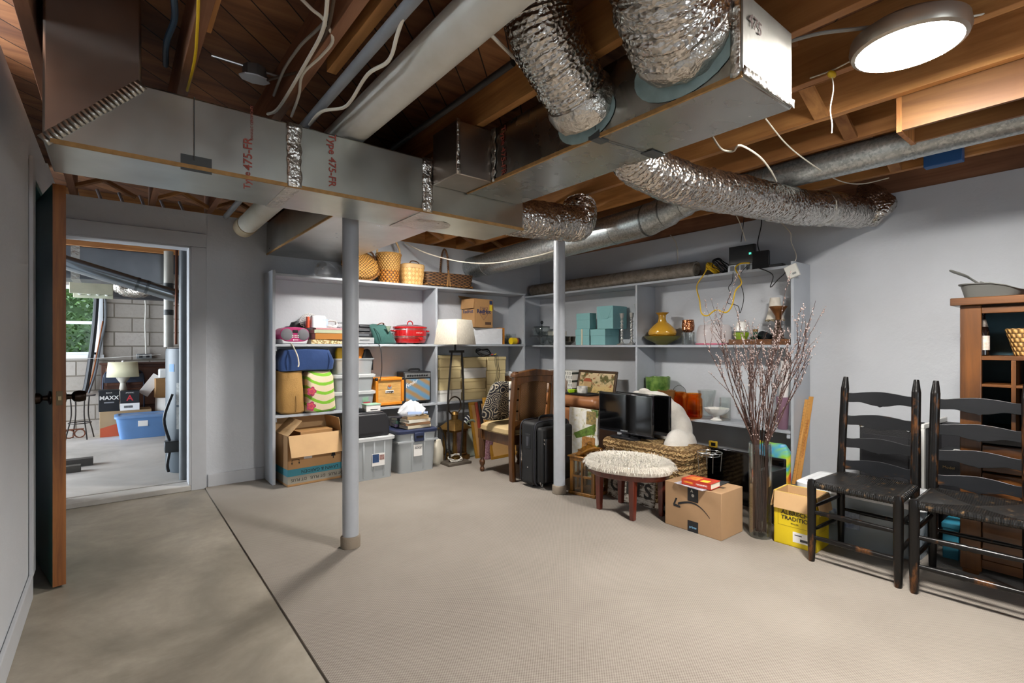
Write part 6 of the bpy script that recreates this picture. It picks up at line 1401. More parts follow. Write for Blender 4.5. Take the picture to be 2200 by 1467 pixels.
# wooden sign under the stool
yc, w_ = ry(1305, 1405, 3.1)
PW = N('mat_chipped_paint').set(.8); n_ = PW.noise(14, PW.vec((1, 1, 3)), 6, .7); PW.base(PW.ramp(n_, [(.4, '#c4bcae'), (.52, '#a89e90'), (.56, '#4a3a2c')])); PW.bump(n_, .4, .004)
t = T('wooden_sign', 'weathered white plank sign with black letters under the stool', 'sign', (3.095, yc, ZF), 0, rot=(-.1, 0, RZ))
for j in range(2): K().box(-w_/2, w_/2, 0, .018, .105*j, .105*j+.102).o('plank', PW.m, t, bev=.003)
txt('GIFTS', .15, mk('#3a332c', .8, var=.4, vs=40), t, (0, -.001, .105), RF, bold=.003, sx=1.05)
tag(K().ell((0, 0, .06), .06, .06, .06, 22, 14).lathe([(.022, .11), (.02, .125), (.0, .125)], 16).o('vase', mk('#17120f', .15, var=0), loc=(3.07, 2.085, ZF)), 'small round dark vase between the stool and the delivery box', 'vase')
# ------------------------------------------------------------------ delivery box and things on it
t = carton('delivery_box', 'taped cardboard delivery box with black curved arrow beside the stool', (3.045, 1.80, ZF), RZ, .40, .265, .29, mk('#ab8864', .75, var=.08, vs=4, bump=.1, bs=30))
SM = mk('#1d1d20', .6, var=0)
pts = [(-.1+.225*a/20, .158+.036*math.sin(PI*(a/20)*.85)-.055*(a/20)**3) for a in range(21)]
k = K().loft([[(x_, -.134, z_-.008*(1-i/26)), (x_, -.134, z_+.008*(1-i/26)), (x_, -.1322, z_+.008*(1-i/26)), (x_, -.1322, z_-.008*(1-i/26))] for i, (x_, z_) in enumerate(pts)])
k.add([(x_, y_, z_) for y_ in (-.134, -.1322) for x_, z_ in ((-.118, .192), (-.104, .192), (-.122, .152), (-.136, .15), (-.084, .147), (-.082, .134), (-.134, .136))], [(0, 1, 2, 3), (3, 2, 4, 5, 6), (7, 8, 9, 10), (10, 9, 11, 12, 13)])
k.o('arrow_print', SM, t, smooth=False)
K().box(-.03, .045, -.1335, -.132, .195, .2905).box(-.03, .045, -.134, -.05, .2892, .291).o('black_tape', SM, t, smooth=False); K().box(-.03, .045, -.1335, -.132, .0, .07).o('black_tape', SM, t, smooth=False)
txt('prime', .022, mk('#7fb4d8', .5, var=0), t, (.008, -.1342, .03), RF); k = K(); k.at((.008, -.1342, .235), rx=PI/2).lathe([(.01, 0), (.009, .0008), (0, .0008)], 16); k.o('print_mark', mk('#b9b4aa', .6, var=0), t)
k = K().prismy([(-.01, .255), (.0, .275), (.01, .255), (.004, .255), (0, .263), (-.004, .255)], -.1342, -.1334); k.o('print_mark', mk('#b9b4aa', .6, var=0), t, smooth=False)
K().box(.09, .15, -.02, .02, .2896, .2906).o('print_mark', mk('#5a4632', .7, var=0), t, smooth=False)
BT = ZF+.2915
p = Pz(1497, 1043, BT)
tag(K().bx(0, 0, 0, .22, .15, .003).o('magazine', mk('#c9cdd6', .4, var=.4, vs=40, c2='#8a7a84'), loc=(p.x+.0, p.y+.01, BT), rz=RZ-.12), 'folded magazine under the red paperback on the delivery box', 'magazine')
t = book('thick red paperback lying on the delivery box', (p.x+.015, p.y-.02, BT+.004), RZ+.05, .2, .13, .038, '#b5341f')
K().box(-.08, .0, -.05, .04, .0378, .0386).o('cover_print', mk('#d99a3c', .5, var=.5, vs=30, c2='#b5341f'), t, smooth=False); K().box(.02, .07, -.05, .0, .0378, .0386).o('cover_print', mk('#e6c23c', .5, var=0), t, smooth=False)
K().box(-.085, -.02, -.0656, -.0648, .013, .026).o('spine_print', mk('#e8a62c', .5, var=.5, vs=120, c2='#b5341f'), t, smooth=False); K().box(.0, .075, -.0656, -.0648, .014, .024).o('spine_print', mk('#f0e4dc', .5, var=.6, vs=140, c2='#b5341f'), t, smooth=False)
p = Pz(1520, 1013, BT)
t = T('wire_stand', 'round wire plant stand standing on the delivery box', 'stand', (p.x+.03, p.y, BT), 0)
zt = .135
k = K().tube([(.085*math.cos(a), .085*math.sin(a), zt) for a in [i*PI/18 for i in range(37)]], .003, 6); k.o('ring', mk('#9a9a98', .3, .9, var=0), t)
K().tube([(.07*math.cos(a), .07*math.sin(a), zt-.02) for a in [i*PI/18 for i in range(37)]], .003, 6).o('ring', mk('#9a9a98', .3, .9, var=0), t)
for i in range(4):
    a = PI/4+i*PI/2; K().tube([(.085*math.cos(a), .085*math.sin(a), zt), (.075*math.cos(a), .075*math.sin(a), 0)], .003, 6).tube([(.085*math.cos(a), .085*math.sin(a), zt), (.03*math.cos(a+.8), .03*math.sin(a+.8), zt-.005)], .0025, 6).o('leg', mk('#9a9a98', .3, .9, var=0), t)
tag(K().prism([(-.07, -.03), (.08, -.02), (.06, .03), (-.05, .04)], 0, .004).o('black_packet', mk('#1f1f24', .3, var=0), loc=(3.12, 1.72, BT)), 'flat shiny black packet behind the red paperback', 'packet')
# ------------------------------------------------------------------ cylinder vase with branches
vx, vy, vh = 3.185, 1.492, .585
t = T('cylinder_vase', 'tall clear glass cylinder vase standing on the carpet', 'vase', (vx, vy, ZF), 0)
K().lathe([(.064, 0), (.066, .006), (.066, vh), (.063, vh), (.063, .016), (0, .014)], 40).o('body', glass('#fafcfb', .02, tint=.985), t)
br = K(); bd = K(); rr = random.Random(11); BRN = mk('#4a2f26', .7, var=.2)
def twig(p, d, L, r, lvl, buds=1):
    pts = [p.copy()]; n_ = max(5, int(L/.05)); q = p.copy(); dd = d.copy()
    for i in range(n_):
        dd = (dd+V((rr.uniform(-.13, .13), rr.uniform(-.13, .13), rr.uniform(-.03, .08)))).normalized(); q = q+dd*L/n_; pts.append(q.copy())
        if buds and q.z > .45 and rr.random() < .9:
            for _ in range(2):
                o_ = V((rr.uniform(-1, 1), rr.uniform(-1, 1), rr.uniform(-.2, 1))).normalized()*(r+.004); s_ = rr.uniform(.0022, .0045)
                c_ = q+o_+dd*rr.uniform(-.02, .02)
                bd.add([c_+V((s_, 0, 0)), c_+V((0, s_, 0)), c_+V((-s_, 0, 0)), c_+V((0, -s_, 0)), c_+V((0, 0, s_*2)), c_-V((0, 0, s_*1.6))], [(0, 1, 4), (1, 2, 4), (2, 3, 4), (3, 0, 4), (1, 0, 5), (2, 1, 5), (3, 2, 5), (0, 3, 5)])
        if lvl and i > n_*.4 and rr.random() < .4:
            twig(q, (dd+V((rr.uniform(-.5, .5), rr.uniform(-.5, .5), .2))).normalized(), L*rr.uniform(.18, .35), r*.6, lvl-1, buds)
    br.tube(pts, [r*(1-.6*i/n_) for i in range(n_+1)], 5)
for i in range(46):
    a = rr.uniform(0, 2*PI); s_ = rr.uniform(.02, .045)
    p0 = V((s_*math.cos(a), s_*math.sin(a), .02)); a2 = a+rr.uniform(-.4, .4)
    tilt = rr.uniform(.04, .3); pm = V((.045*math.cos(a2), .045*math.sin(a2), vh-.02))
    br.tube([p0, (p0+pm)/2+V((rr.uniform(-.01, .01), rr.uniform(-.01, .01), 0)), pm], .0022, 5)
    twig(pm, V((math.sin(tilt)*math.cos(a2), math.sin(tilt)*math.sin(a2), math.cos(tilt))), rr.uniform(.4, .86), .0035, 2, 1 if i % 5 else 0)
t = T('willow_branches', 'budding willow branches standing in the tall glass vase', 'branches', (vx, vy, ZF+.018), 0)
br.o('stems', BRN, t); b_ = bd.o('buds', mk('#a8948e', .6, var=.3, vs=50), t, smooth=False); b_['kind'] = 'stuff'
# big television, tie-dye bag, black case behind the vase
tv('large dark television standing on the carpet behind the delivery box', 3.70, 1.955, ZF, .80, .40, RZ, stand=0)
t = T('clock_radio', 'small yellow and black card lying on the large dark television', 'card', (3.70, 2.1, ZF+.401), RZ)
K().box(-.03, .03, -.012, .012, 0, .045).o('body', mk('#d8b030', .5, var=0), t); K().box(-.01, .025, -.0135, -.011, .01, .035).o('print', DRK, t, smooth=False)
td = N('mat_tie_dye').set(.7); td.base(td.ramp(td.noise(5, None, 2, .5, 1.2), [(.3, '#d83a2a'), (.4, '#e6c22c'), (.48, '#8ac43a'), (.55, '#3a9ac8'), (.62, '#e8e4ee'), (.7, '#d84a9c')]))
c_ = Px(1675, 1060, 3.86)
tag(K().sup([(0, .12, .03), (.02, .13, .04), (.42, .125, .035), (.47, .1, .015)], 28, 5).warp(.01, 9).o('tie_dye_bag', td.m, loc=(3.88, 1.73, ZF), rz=RZ), 'tie-dye bag standing beside the end of the right shelf', 'bag')
t = T('computer_case', 'narrow black computer case standing right of the glass vase', 'computer', (3.44, 1.57, ZF), RZ)
K().box(-.05, .05, -.02, .19, .02, .36).o('case', mk('#0f0f11', .3, var=0), t, bev=.006)
for q in (-.07, .07): K().tube([(q*.3, 0, .02), (q, -.02, .0)], .008, 6).o('foot', DRK, t)
# ================================================================== right side: tub, yellow carton, speaker, chairs, cabinet
t = open_carton('beverage_carton', 'open yellow beverage carton with cardboard flaps by the ladder back chair', (3.27, 1.285, ZF), RZ+.03, .235, .2, .315, mk('#dfc41e', .45, var=.04), CARDL, (('f', .1, 1.45), ('l', .1, 1.38), ('b', .09, 1.5), ('r', .1, 1.4)))
k = K().box(-.1115, .1115, -.0945, -.0935, .01, .314).box(-.1115, .1115, .0935, .0945, .01, .314).box(-.112, -.111, -.0945, .0945, .01, .314).box(.111, .112, -.0945, .0945, .01, .314).box(-.1115, .1115, -.0945, .0945, .0055, .0065); k.o('liner', CARDL, t, smooth=False)
txt('ALBRECHT', .036, INK, t, (.012, -.1012, .195), RF, bold=.0004); txt('TRADITION', .033, INK, t, (.012, -.1012, .163), RF, bold=.0004); txt('BRAUER', .012, mk('#7a6a1e', .6, var=0), t, (.0, -.1012, .135), RF)
k = K()
for a in (-.095, .1): k.box(a, a+.002, -.1008, -.1, .115, .215)
k.box(-.095, .102, -.1008, -.1, .115, .117); k.o('print_line', mk('#a8901a', .6, var=0), t, smooth=False)
K().box(-.01, .1, -.1012, -.1, .03, .09).o('label', WHT, t, smooth=False); K().box(.03, .09, -.1016, -.101, .04, .055).box(.0, .04, -.1016, -.101, .07, .076).o('label_print', mk('#55555a', .6, var=.5, vs=120), t, smooth=False)
K().box(.1172, .118, -.06, .06, .1, .2).o('print_panel', mk('#cdb31a', .5, var=0), t, smooth=False)
CLB = milky('#b9c4cc', .45, .15)
t = tub('plastic_bin', 'clear tub with white lid behind the left ladder back chair', (3.66, 1.06, ZF), RZ, .66, .40, .30, CLB, mk('#e4e6e8', .35, var=.02), bot=.9, lidh=.03)
k = K().sup([(.33, .2, .1), (.345, .18, .08), (.345, .05, .03)], 40, 4); k.o('lid_panel', mk('#dcdfe2', .35, var=0), t)
K().box(-.22, .02, -.196, -.193, .1, .2).o('label', mk('#aab4c2', .4, var=.4, vs=30, c2='#4a5a78'), t, smooth=False)
for i, (dx, c_, lab) in enumerate(((-.15, '#31415e', 'folded navy cloth lying in the clear tub'), (.12, '#8f8c86', 'folded grey cloth lying in the clear tub'))):
    tag(K().sup([(0, .12, .14), (.05, .13, .15), (.14, .12, .13), (.15, .08, .1)], 24, 4).warp(.01, 10).o('folded_cloth', mk(c_, .8, var=.1), loc=(3.66, 1.06-dx, ZF+.006), rz=RZ), lab, 'cloth')
t = T('speaker_cabinet', 'big black speaker cabinet with metal corners behind the left ladder back chair', 'speaker', (4.06, 1.03, ZF), RZ)
SPK = mk('#101013', .6, var=.1, bump=.8, bs=260)
K().box(-.14, .14, -.16, .16, 0, .69).o('cabinet', SPK, t, bev=.006)
K().box(-.125, .125, -.166, -.158, .02, .62).o('grille', mk('#1b1b1f', .8, var=.2, vs=300, bump=.6, bs=300), t, bev=.004)
for s in (-1, 1):
    for z in (.66, .0):
        k = K(); k.ell((s*.125, -.15, z+.012), .022, .022, .022, 14, 10); k.o('corner_guard', CHR, t)
K().box(.13, .145, -.05, .05, .5, .56).o('handle', DRK, t, bev=.004)
WF2 = mk('#e6e6e2', .4, var=.03)
for i in range(3):
    t = T('screen_frame', ('white framed screen leaning between the speaker and the cabinet, front one', 'white framed screen leaning between the speaker and the cabinet, middle one', 'white framed screen leaning between the speaker and the cabinet, rear one')[i], 'screen', (3.95+.1*i, .850-.021*i, ZF), RZ, rot=(0, 0, RZ+PI/2-.05), group='white framed screens')
    w_, h_ = .3, .70+.015*i
    K().box(-w_/2, w_/2, -.008, .008, 0, .03).box(-w_/2, w_/2, -.008, .008, h_-.03, h_).box(-w_/2, -w_/2+.03, -.008, .008, .03, h_-.03).box(w_/2-.03, w_/2, -.008, .008, .03, h_-.03).o('frame', WF2, t, bev=.003)
    K().box(-w_/2+.03, w_/2-.03, -.002, .002, .03, h_-.03).o('mesh', mk('#3a3a3e', .7, var=0), t, smooth=False)
t = T('black_carton', 'tall black carton with gold lettering between white screens and wooden cabinet', 'carton', (3.98, .70, ZF), RZ)
K().bx(0, 0, 0, .11, .2, .575).o('body', mk('#17181c', .4, var=.05), t, bev=.002)
GO = mk('#9c8250', .5, var=0)
txt('Model', .022, GO, t, (-.01, -.1012, .475), RF); 
K().bx(.02, -.05, .575, .03, .03, .005).o('tab', mk('#c9c9c6', .4, var=0), t)
k = K()
for q in (-.038, -.01, .018): k.box(q, q+.022, -.1012, -.1, .27, .272).box(q, q+.002, -.1012, -.1, .27, .3).box(q+.02, q+.022, -.1012, -.1, .27, .3).box(q+.006, q+.01, -.1012, -.1, .278, .295)
k.o('print_mark', GO, t, smooth=False)
tag(K().bx(0, 0, 0, .2, .1, .7).o('dark_board', mk('#26262a', .5, var=.05), loc=(4.25, .71, ZF), rz=RZ, bev=.003), 'dark upright panel behind the white framed screens', 'panel')
t = carton('blue_box', 'teal blue box on the floor beside the cabinet foot', (3.78, .665, ZF), RZ, .07, .2, .2, mk('#2f7f98', .5, var=.04), 'box', lid=.03)
# yardsticks
YW = wood('#a8702c', '#cf9a50', 10, 'z', .5)
def stick(u0, v0, u1, v1, x0, x1, w_, lab, text):
    a, b = Px(u0, v0, x0), Px(u1, v1, x1)
    d = b-a; L = d.length; t = T('yardstick', lab, 'yardstick', a, 0)
    up = d.normalized(); n = V((-1, 0, 0)); n = (n-up*n.dot(up)).normalized(); s = n.cross(up)*-1
    t.rotation_euler = MX((s, -n, up)).transposed().to_euler()
    K().box(-w_/2, w_/2, -.003, .003, 0, L).o('stick', YW, t, bev=.001)
    k = K()
    for i in range(1, int(L/.0254)): k.box(-w_/2, -w_/2+(.012 if i % 6 else .02), -.0035, -.003, i*.0254, i*.0254+.0012)
    k.o('marking', INK, t, smooth=False)
    if text: txt(text, .016, mk('#8a3a1e', .6, var=0), t, (.004, -.0037, L*.5), (PI/2, -PI/2, 0))
stick(1715, 1035, 1743, 852, 4.05, 4.31, .034, 'front wooden yardstick leaning on the wall right of the shelf', 'PALATINE TRUE VALUE     Serving all Faculty')
stick(1705, 1040, 1733, 858, 3.98, 4.23, .024, 'narrower wooden yardstick leaning behind the front yardstick', '')
# ------------------------------------------------------------------ ladder back chairs
WB = N('mat_worn_black').set(.3, spec=.35)
nz = WB.noise(13, WB.vec((1, 1, .35)), 5, .65, .3)
WB.base(WB.ramp(nz, [(.3, '#0c0b0b'), (.56, '#100e0d'), (.62, '#4a2e18'), (.72, '#7a4c26')]))
WB.bump(WB.noise(60, WB.vec((1, 1, .15)), 3), .25, .002)
RU = N('mat_rush').set(.36, coat=.15); sep = RU.n('ShaderNodeSeparateXYZ'); RU.l(RU.vec(), sep.inputs[0])
ax_ = RU.math('ABSOLUTE', sep.outputs[0]); ay_ = RU.math('ABSOLUTE', sep.outputs[1])
cond = RU.math('GREATER_THAN', RU.math('MULTIPLY', ax_, 1.0), RU.math('MULTIPLY', ay_, 1.08))
q = RU.mix(cond, RU.math('SINE', RU.math('MULTIPLY', sep.outputs[0], 700)), RU.math('SINE', RU.math('MULTIPLY', sep.outputs[1], 700)))
q2 = RU.math('ADD', RU.math('MULTIPLY', q, .5), .5)
RU.base(RU.mix(RU.ramp(RU.noise(40), [(.6, (0, 0, 0)), (.72, (.6, .6, .6))]), RU.ramp(q2, [(.2, '#080808'), (.8, '#191715')]), '#7a5c38')); RU.bump(q2, .7, .004)
def ladder_chair(loc, rz, label):
    t = T('ladder_back_chair', label, 'chair', loc, rz)
    fx, fy, bx_, by = .197, -.19, .178, .19
    SZ = .425
    for s in (-1, 1):
        K().lathe([(.0145, 0), (.017, .02), (.021, .12), (.022, .4), (.0215, .435), (.017, .452), (0, .458)], 20, (s*fx, fy, 0)).o('front_leg', WB.m, t)
        pts = [(s*bx_, by-.0, 0), (s*bx_, by, .2), (s*bx_, by, .42), (s*(bx_-.002), by+.02, .65), (s*(bx_-.005), by+.045, .9), (s*(bx_-.006), by+.052, .955), (s*(bx_-.007), by+.06, 1.01)]
        K().tube(sm(pts, 5), [.015+.0065*min(1, i/6) for i in range(24)]+[.0205, .0195, .018, .0165, .0145, .0135, .012], 18).o('back_post', WB.m, t)
    def st(a, b, r, bead=0):
        a, b = V(a), V(b); n_ = 24; pts = [a+(b-a)*i/n_ for i in range(n_+1)]
        R = [r*(.75+.35*math.sin(PI*i/n_)) for i in range(n_+1)]
        if bead: R[12] *= .82; R[11] *= 1.12; R[13] *= 1.12
        return K().tube(pts, R, 12)
    for z in (.135, .275): st((-fx, fy, z), (fx, fy, z), .0135, 1).o('front_stretcher', WB.m, t)
    for s in (-1, 1):
        for z in (.17, .3): st((s*fx, fy, z), (s*bx_, by, z), .01).o('side_stretcher', WB.m, t)
    st((-bx_, by, .22), (bx_, by, .22), .011).o('rear_stretcher', WB.m, t)
    # rush seat
    n_ = 20
    def top(a, b):
        y = fy+(by-fy)*b; hw_ = fx+(bx_-fx)*b; x = hw_*(2*a-1)
        e = max(abs(2*a-1), abs(2*b-1))
        return (x, y, SZ+.012*e**3-.006*(1-e)-.012*math.sin(PI*a)*(1-b)**6)
    k = K().sheet(top, n_, n_); k.o('seat', RU.m, t, solid=.02, ang=1)
    for a, b in (((-fx, fy, SZ), (fx, fy, SZ)), ((-bx_, by, SZ), (bx_, by, SZ)), ((-fx, fy, SZ), (-bx_, by, SZ)), ((fx, fy, SZ), (bx_, by, SZ))):
        a, b = V(a), V(b); m_ = 60; sg = -.012 if a.y == b.y == fy else 0
        pts = [a+(b-a)*i/m_+V((0, 0, sg*math.sin(PI*i/m_))) for i in range(m_+1)]
        K().tube(pts, [.0165+.0018*(i % 2) for i in range(m_+1)], 10).o('rush_roll', RU.m, t, ang=.2)
    for z in (.485, .615, .75, .885):
        yy = by+.045*max(0, (z-.42))/.48+.002
        wv_ = bx_-.008; N_ = 28; top_, bot_ = [], []
        for i in range(N_+1):
            a = -1+2*i/N_; x = wv_*a
            up = .032+.012*math.exp(-(a*1.9)**2)-.004*math.exp(-((abs(a)-.8)*5)**2)
            dn = -.026-.014*math.exp(-(a*2.2)**2)+.006*math.exp(-((abs(a)-.55)*5)**2)-(.006 if abs(a) < .05 else 0)
            top_.append((x, z+up)); bot_.append((x, z+dn))
        k = K()
        rows = []
        for (x, zt), (_, zb) in zip(top_, bot_):
            yb_ = yy+.022*(1-(x/wv_)**2)
            rows.append([(x, yb_-.0045, zb), (x, yb_-.0045, zt), (x, yb_+.0045, zt), (x, yb_+.0045, zb)])
        k.loft(rows); k.o('slat', WBS.m, t, bev=.0015, ang=.5)
    return t
WBS = N('mat_worn_black_slat').set(.38, spec=.6)
nz = WBS.noise(9, WBS.vec((.4, 1, 1)), 5, .65, .3)
WBS.base(WBS.ramp(nz, [(.3, '#0e1013'), (.58, '#14161a'), (.63, '#3c2612'), (.74, '#7a4c26')])); WBS.bump(WBS.noise(50, WBS.vec((.12, 1, 1)), 3), .3, .002)  # bluish sheen painted into the blue-black base; brown patches are wear
ladder_chair((3.235, .945, ZF), RZ, 'black ladder back chair with rush seat beside the yellow carton')
ladder_chair((3.24, .50, ZF), RZ+.07, 'black ladder back chair with rush seat in front of the wooden cabinet')
# ------------------------------------------------------------------ wooden cabinet
AC = wood('#3e230f', '#7c4c20', 3.5, 'z', .35, '#26140a', coat=.2)
ACY = wood('#3e230f', '#7c4c20', 3.5, 'x', .35, '#26140a', coat=.2)
TEB = mk('#466a76', .6, var=.2, vs=8)
CB = .86; CH_ = 1.452
t = T('wine_cabinet', 'tall reddish brown wooden cabinet with cubbies and drawers', 'cabinet', (3.53, .60-CB/2, ZF), RZ)
h2 = CB/2; DP = .36
K().box(-h2-.035, h2+.035, -.03, DP+.01, CH_-.04, CH_).o('top', ACY, t, bev=.004)
for s in (-1, 1):
    a, b = sorted((s*h2, s*(h2-.085)))
    K().box(a, b, 0, .03, .02, CH_-.04).o('stile', AC, t, bev=.004)
    a, b = sorted((s*h2, s*(h2-.02))); K().box(a, b, .03, DP, .05, CH_-.04).o('side_panel', AC, t, smooth=False)
    K().taper(s*(h2-.043), .03, 0, .05, .06, .05, .085, .06).o('foot', AC, t)
iw = h2-.085
K().box(-iw, iw, 0, .03, CH_-.085, CH_-.05).o('top_rail', ACY, t, bev=.003)
K().box(-h2+.02, h2-.02, DP-.015, DP, .05, CH_-.04).o('back_panel', TEB, t, smooth=False)
z3 = 1.147
K().box(-iw-.02, iw+.02, .004, DP-.016, z3-.022, z3).o('shelf', ACY, t, bev=.002)
zr = [1.0, .872, .765]
for z in zr: K().box(-iw-.02, iw+.02, .008, DP-.016, z-.014, z).o('shelf', ACY, t, bev=.002)
for i in range(1, 5):
    x = -iw+i*2*iw/5+(-.02 if i == 1 else 0); K().box(x-.009, x+.009, .006, DP-.016, zr[2], z3-.022).o('divider', AC, t, bev=.002)
K().box(-iw, iw, .01, .03, zr[2]-.07, zr[2]-.014).o('dark_rail', mk('#191614', .4, var=0), t, smooth=False)
zz = [.685, .54]
for j in range(2):
    for s in (-1, 1):
        a, b = sorted((s*.004, s*iw)); zt, zb = zz[j], zz[j]-.135
        d = K().box(a+.003, b-.003, -.004, .03, zb, zt).o('drawer', ACY, t, bev=.004)
        m_ = (a+b)/2; K().box(m_-.03, m_+.03, -.02, -.004, (zt+zb)/2-.02, (zt+zb)/2+.02).o('handle', mk('#1a1512', .35, .6, var=0), d, bev=.003)
for s in (-1, 1):
    a, b = sorted((s*.004, s*iw)); d = K().box(a+.003, b-.003, -.004, .03, .09, .395).o('door', ACY, t, bev=.004)
    K().box(s*.03-.006, s*.03+.006, -.022, -.004, .24, .3).o('handle', mk('#1a1512', .35, .6, var=0), d, bev=.002)
K().box(-iw, iw, .004, .03, .04, .088).o('plinth', ACY, t, bev=.003)
k = K(); k.at((3.62, Px(2110, V0, 3.6).y, ZF+z3))
BOT = N('mat_brown_glass').set(.06, coat=.3); BOT.base('#120a08')
t = T('bottle', 'dark brown bottle with white label standing in the wooden cabinet', 'bottle', (3.60, Px(2110, V0, 3.6).y, ZF+z3), 0)
K().lathe([(.026, 0), (.03, .004), (.03, .125), (.024, .15), (.0145, .185), (.013, .215), (.015, .217), (.015, .226), (0, .226)], 26).o('body', BOT.m, t)
K().lathe([(.0305, .03), (.0305, .105)], 26, caps=(0, 0)).o('label', mk('#e0dbd2', .5, var=.3, vs=60, c2='#c9b0a0'), t)
K().lathe([(.0245, .152), (.0155, .19)], 26, caps=(0, 0)).o('neck_label', mk('#8a8078', .5, var=.6, vs=60, c2='#2a2420'), t)
t = T('wicker_basket', 'braided straw basket standing in the wooden cabinet', 'basket', (3.66, .292, ZF+z3), 0)
K().sup([(0, .09, .115), (.08, .1, .135), (.135, .105, .15), (.14, .1, .145), (.13, .09, .135), (.01, .08, .105)], 44, 3).o('body', wicker('#c99c5a', '#5e4018', 70, 44, bump=1.2), t)
# grey litter tray and scoop on the cabinet
GT = mk('#5c5c58', .4, var=.03)
yb0 = .40; CT = ZF+CH_
t = T('litter_tray', 'grey plastic tray with curved rim on top of the wooden cabinet', 'tray', (3.69, .485, CT), RZ)
n_ = 48; rings = []
def rimz(x): return .02+.055*(1/(1+math.exp(38*(x-.075))))
for f_, zf in ((.86, 0), (1, 1), (1.05, 1.0), (1.05, .93), (1.0, .95), (.96, 1), (.83, .05)):
    ring = []
    for i in range(n_):
        th = 2*PI*i/n_; ct, st_ = math.cos(th), math.sin(th); x = .13*f_*math.copysign(abs(ct)**.4, ct); y = .14*f_*math.copysign(abs(st_)**.4, st_)
        ring.append((x, y, .004+rimz(x)*zf))
    rings.append(ring)
K().loft(rings).o('body', GT, t)
t = T('litter_scoop', 'grey scoop with looped handle resting in the grey tray', 'scoop', (3.64, .535, CT+.055), RZ, rot=(0, .5, RZ+.2))
K().sup([(0, .05, .045), (.004, .055, .05), (.03, .06, .053), (.028, .05, .045), (.006, .045, .04)], 28, 3, c=(.04, 0, 0)).o('bowl', GT, t)
K().tube(sm([(0, 0, .015), (-.06, 0, .03), (-.09, -.018, .035), (-.14, -.02, .035), (-.155, 0, .036), (-.14, .02, .035), (-.09, .018, .035), (-.06, 0, .03)], 6), .009, 8, sq=.6).o('handle', GT, t)
# ================================================================== the teal door and the far room
hx, hy = -.352, 4.13
ex, ey = -.19, 3.36
L = math.hypot(ex-hx, ey-hy); rz = math.atan2(ey-hy, ex-hx)
t = T('door_1', 'teal painted door with bare wood edge standing slightly ajar on the left', 'door', (hx, hy, .012), rz); t['kind'] = 'structure'
DG = N('mat_door_paint').set(.35); sep = DG.n('ShaderNodeSeparateXYZ'); DG.base(DG.ramp(DG.noise(3), [(.3, '#1d4440'), (.7, '#2a5a50')]))
K().box(0, L-.004, -.05, 0, 0, 2.0).o('leaf', DG.m, t, smooth=False)
K().box(L-.004, L, -.05, 0, 0, 2.0).o('edge', wood('#6e3f1c', '#a5672e', 6, 'z', .5), t, smooth=False)
OBZ = mk('#2c2018', .3, .8, var=0)
for s in (1, -1):
    y0 = 0 if s > 0 else -.05
    k = K(); k.at((L-.06, y0, .935), rx=-PI/2*s); k.lathe([(.034, 0), (.034, .006), (.014, .012), (.012, .03), (.026, .04), (.03, .06), (.026, .085), (.0, .09)], 24); k.o('handle', OBZ, t)
K().box(L-.001, L+.0015, -.037, -.013, .9, .97).o('latch_plate', mk('#5a4a34', .4, .7, var=0), t); K().box(L, L+.008, -.031, -.019, .925, .945).o('latch', mk('#8a7a5a', .35, .8, var=0), t)
FZ = .0505
# water heater
t = T('water_heater', 'grey cylindrical water heater just beyond the doorway', 'water heater', (.61, 5.62, FZ), 0)
HB = mk('#58626a', .42, 0, var=.05)
K().lathe([(.235, 0), (.24, .01), (.24, 1.1), (.235, 1.13), (.1, 1.14), (0, 1.14)], 40).o('tank', HB, t)
def wrap(a0, a1, z0, z1, m_, nm='label', r=.2415): K().sheet(lambda a, b: (r*math.cos(a0+(a1-a0)*a), r*math.sin(a0+(a1-a0)*a), z0+(z1-z0)*b), 8, 1).o(nm, m_, t)
wrap(-2.35, -1.7, .62, .82, mk('#c9cbc8', .5, var=.3, vs=60)); wrap(-2.35, -1.7, .40, .6, mk('#b9bcba', .5, var=.2, vs=60)); wrap(-2.2, -1.75, .08, .15, mk('#b9bcba', .5, var=.2, vs=60)); wrap(-2.7, -2.45, .92, .99, mk('#3a7fb8', .5, var=0)); wrap(-2.1, -1.85, .74, .8, mk('#3a2a2a', .5, var=0), r=.242)
K().bx(-.2, -.17, .2, .12, .1, .1).o('gas_valve', mk('#4a4d50', .4, .5, var=0), t, bev=.008)
K().tube(sm([(-.22, -.2, .22), (-.24, -.22, .1), (-.23, -.2, .03)], 4), .012, 8).o('gas_pipe', DRK, t)
K().tube(sm([(-.22, -.16, .3), (-.26, -.16, .5), (-.2, -.17, .72)], 5), .012, 8).o('gas_pipe', DRK, t)
K().cyl((-.12, -.21, .07), (-.14, -.27, .07), .012, n=10).o('drain_tap', BRS, t)
t = T('vent_pipe', 'white plastic vent pipe rising from the water heater', 'pipe', (.40, 5.70, 1.195), 0)
K().cyl((0, 0, 0), (0, 0, .9), .038, n=20).o('pipe', PVC, t)
for z in (.3, .55): K().cyl((0, 0, z), (0, 0, z+.05), .04, n=20).o('tape_band', mk('#5a5c5c', .5, var=.4, vs=40), t)
tag(K().tube([(.435, 5.4, 1.22), (.44, 5.4, 2.3)], .011, 10).o('copper_pipe', mk('#6a3f2c', .35, .7, var=0)), 'thin copper pipe rising beside the water heater', 'pipe')
tag(K().tube([(.475, 5.17, .05), (.475, 5.17, 2.3)], .038, 20).o('drain_stack', mk('#6e7478', .4)), 'grey vertical drain stack just behind the door jamb', 'pipe')
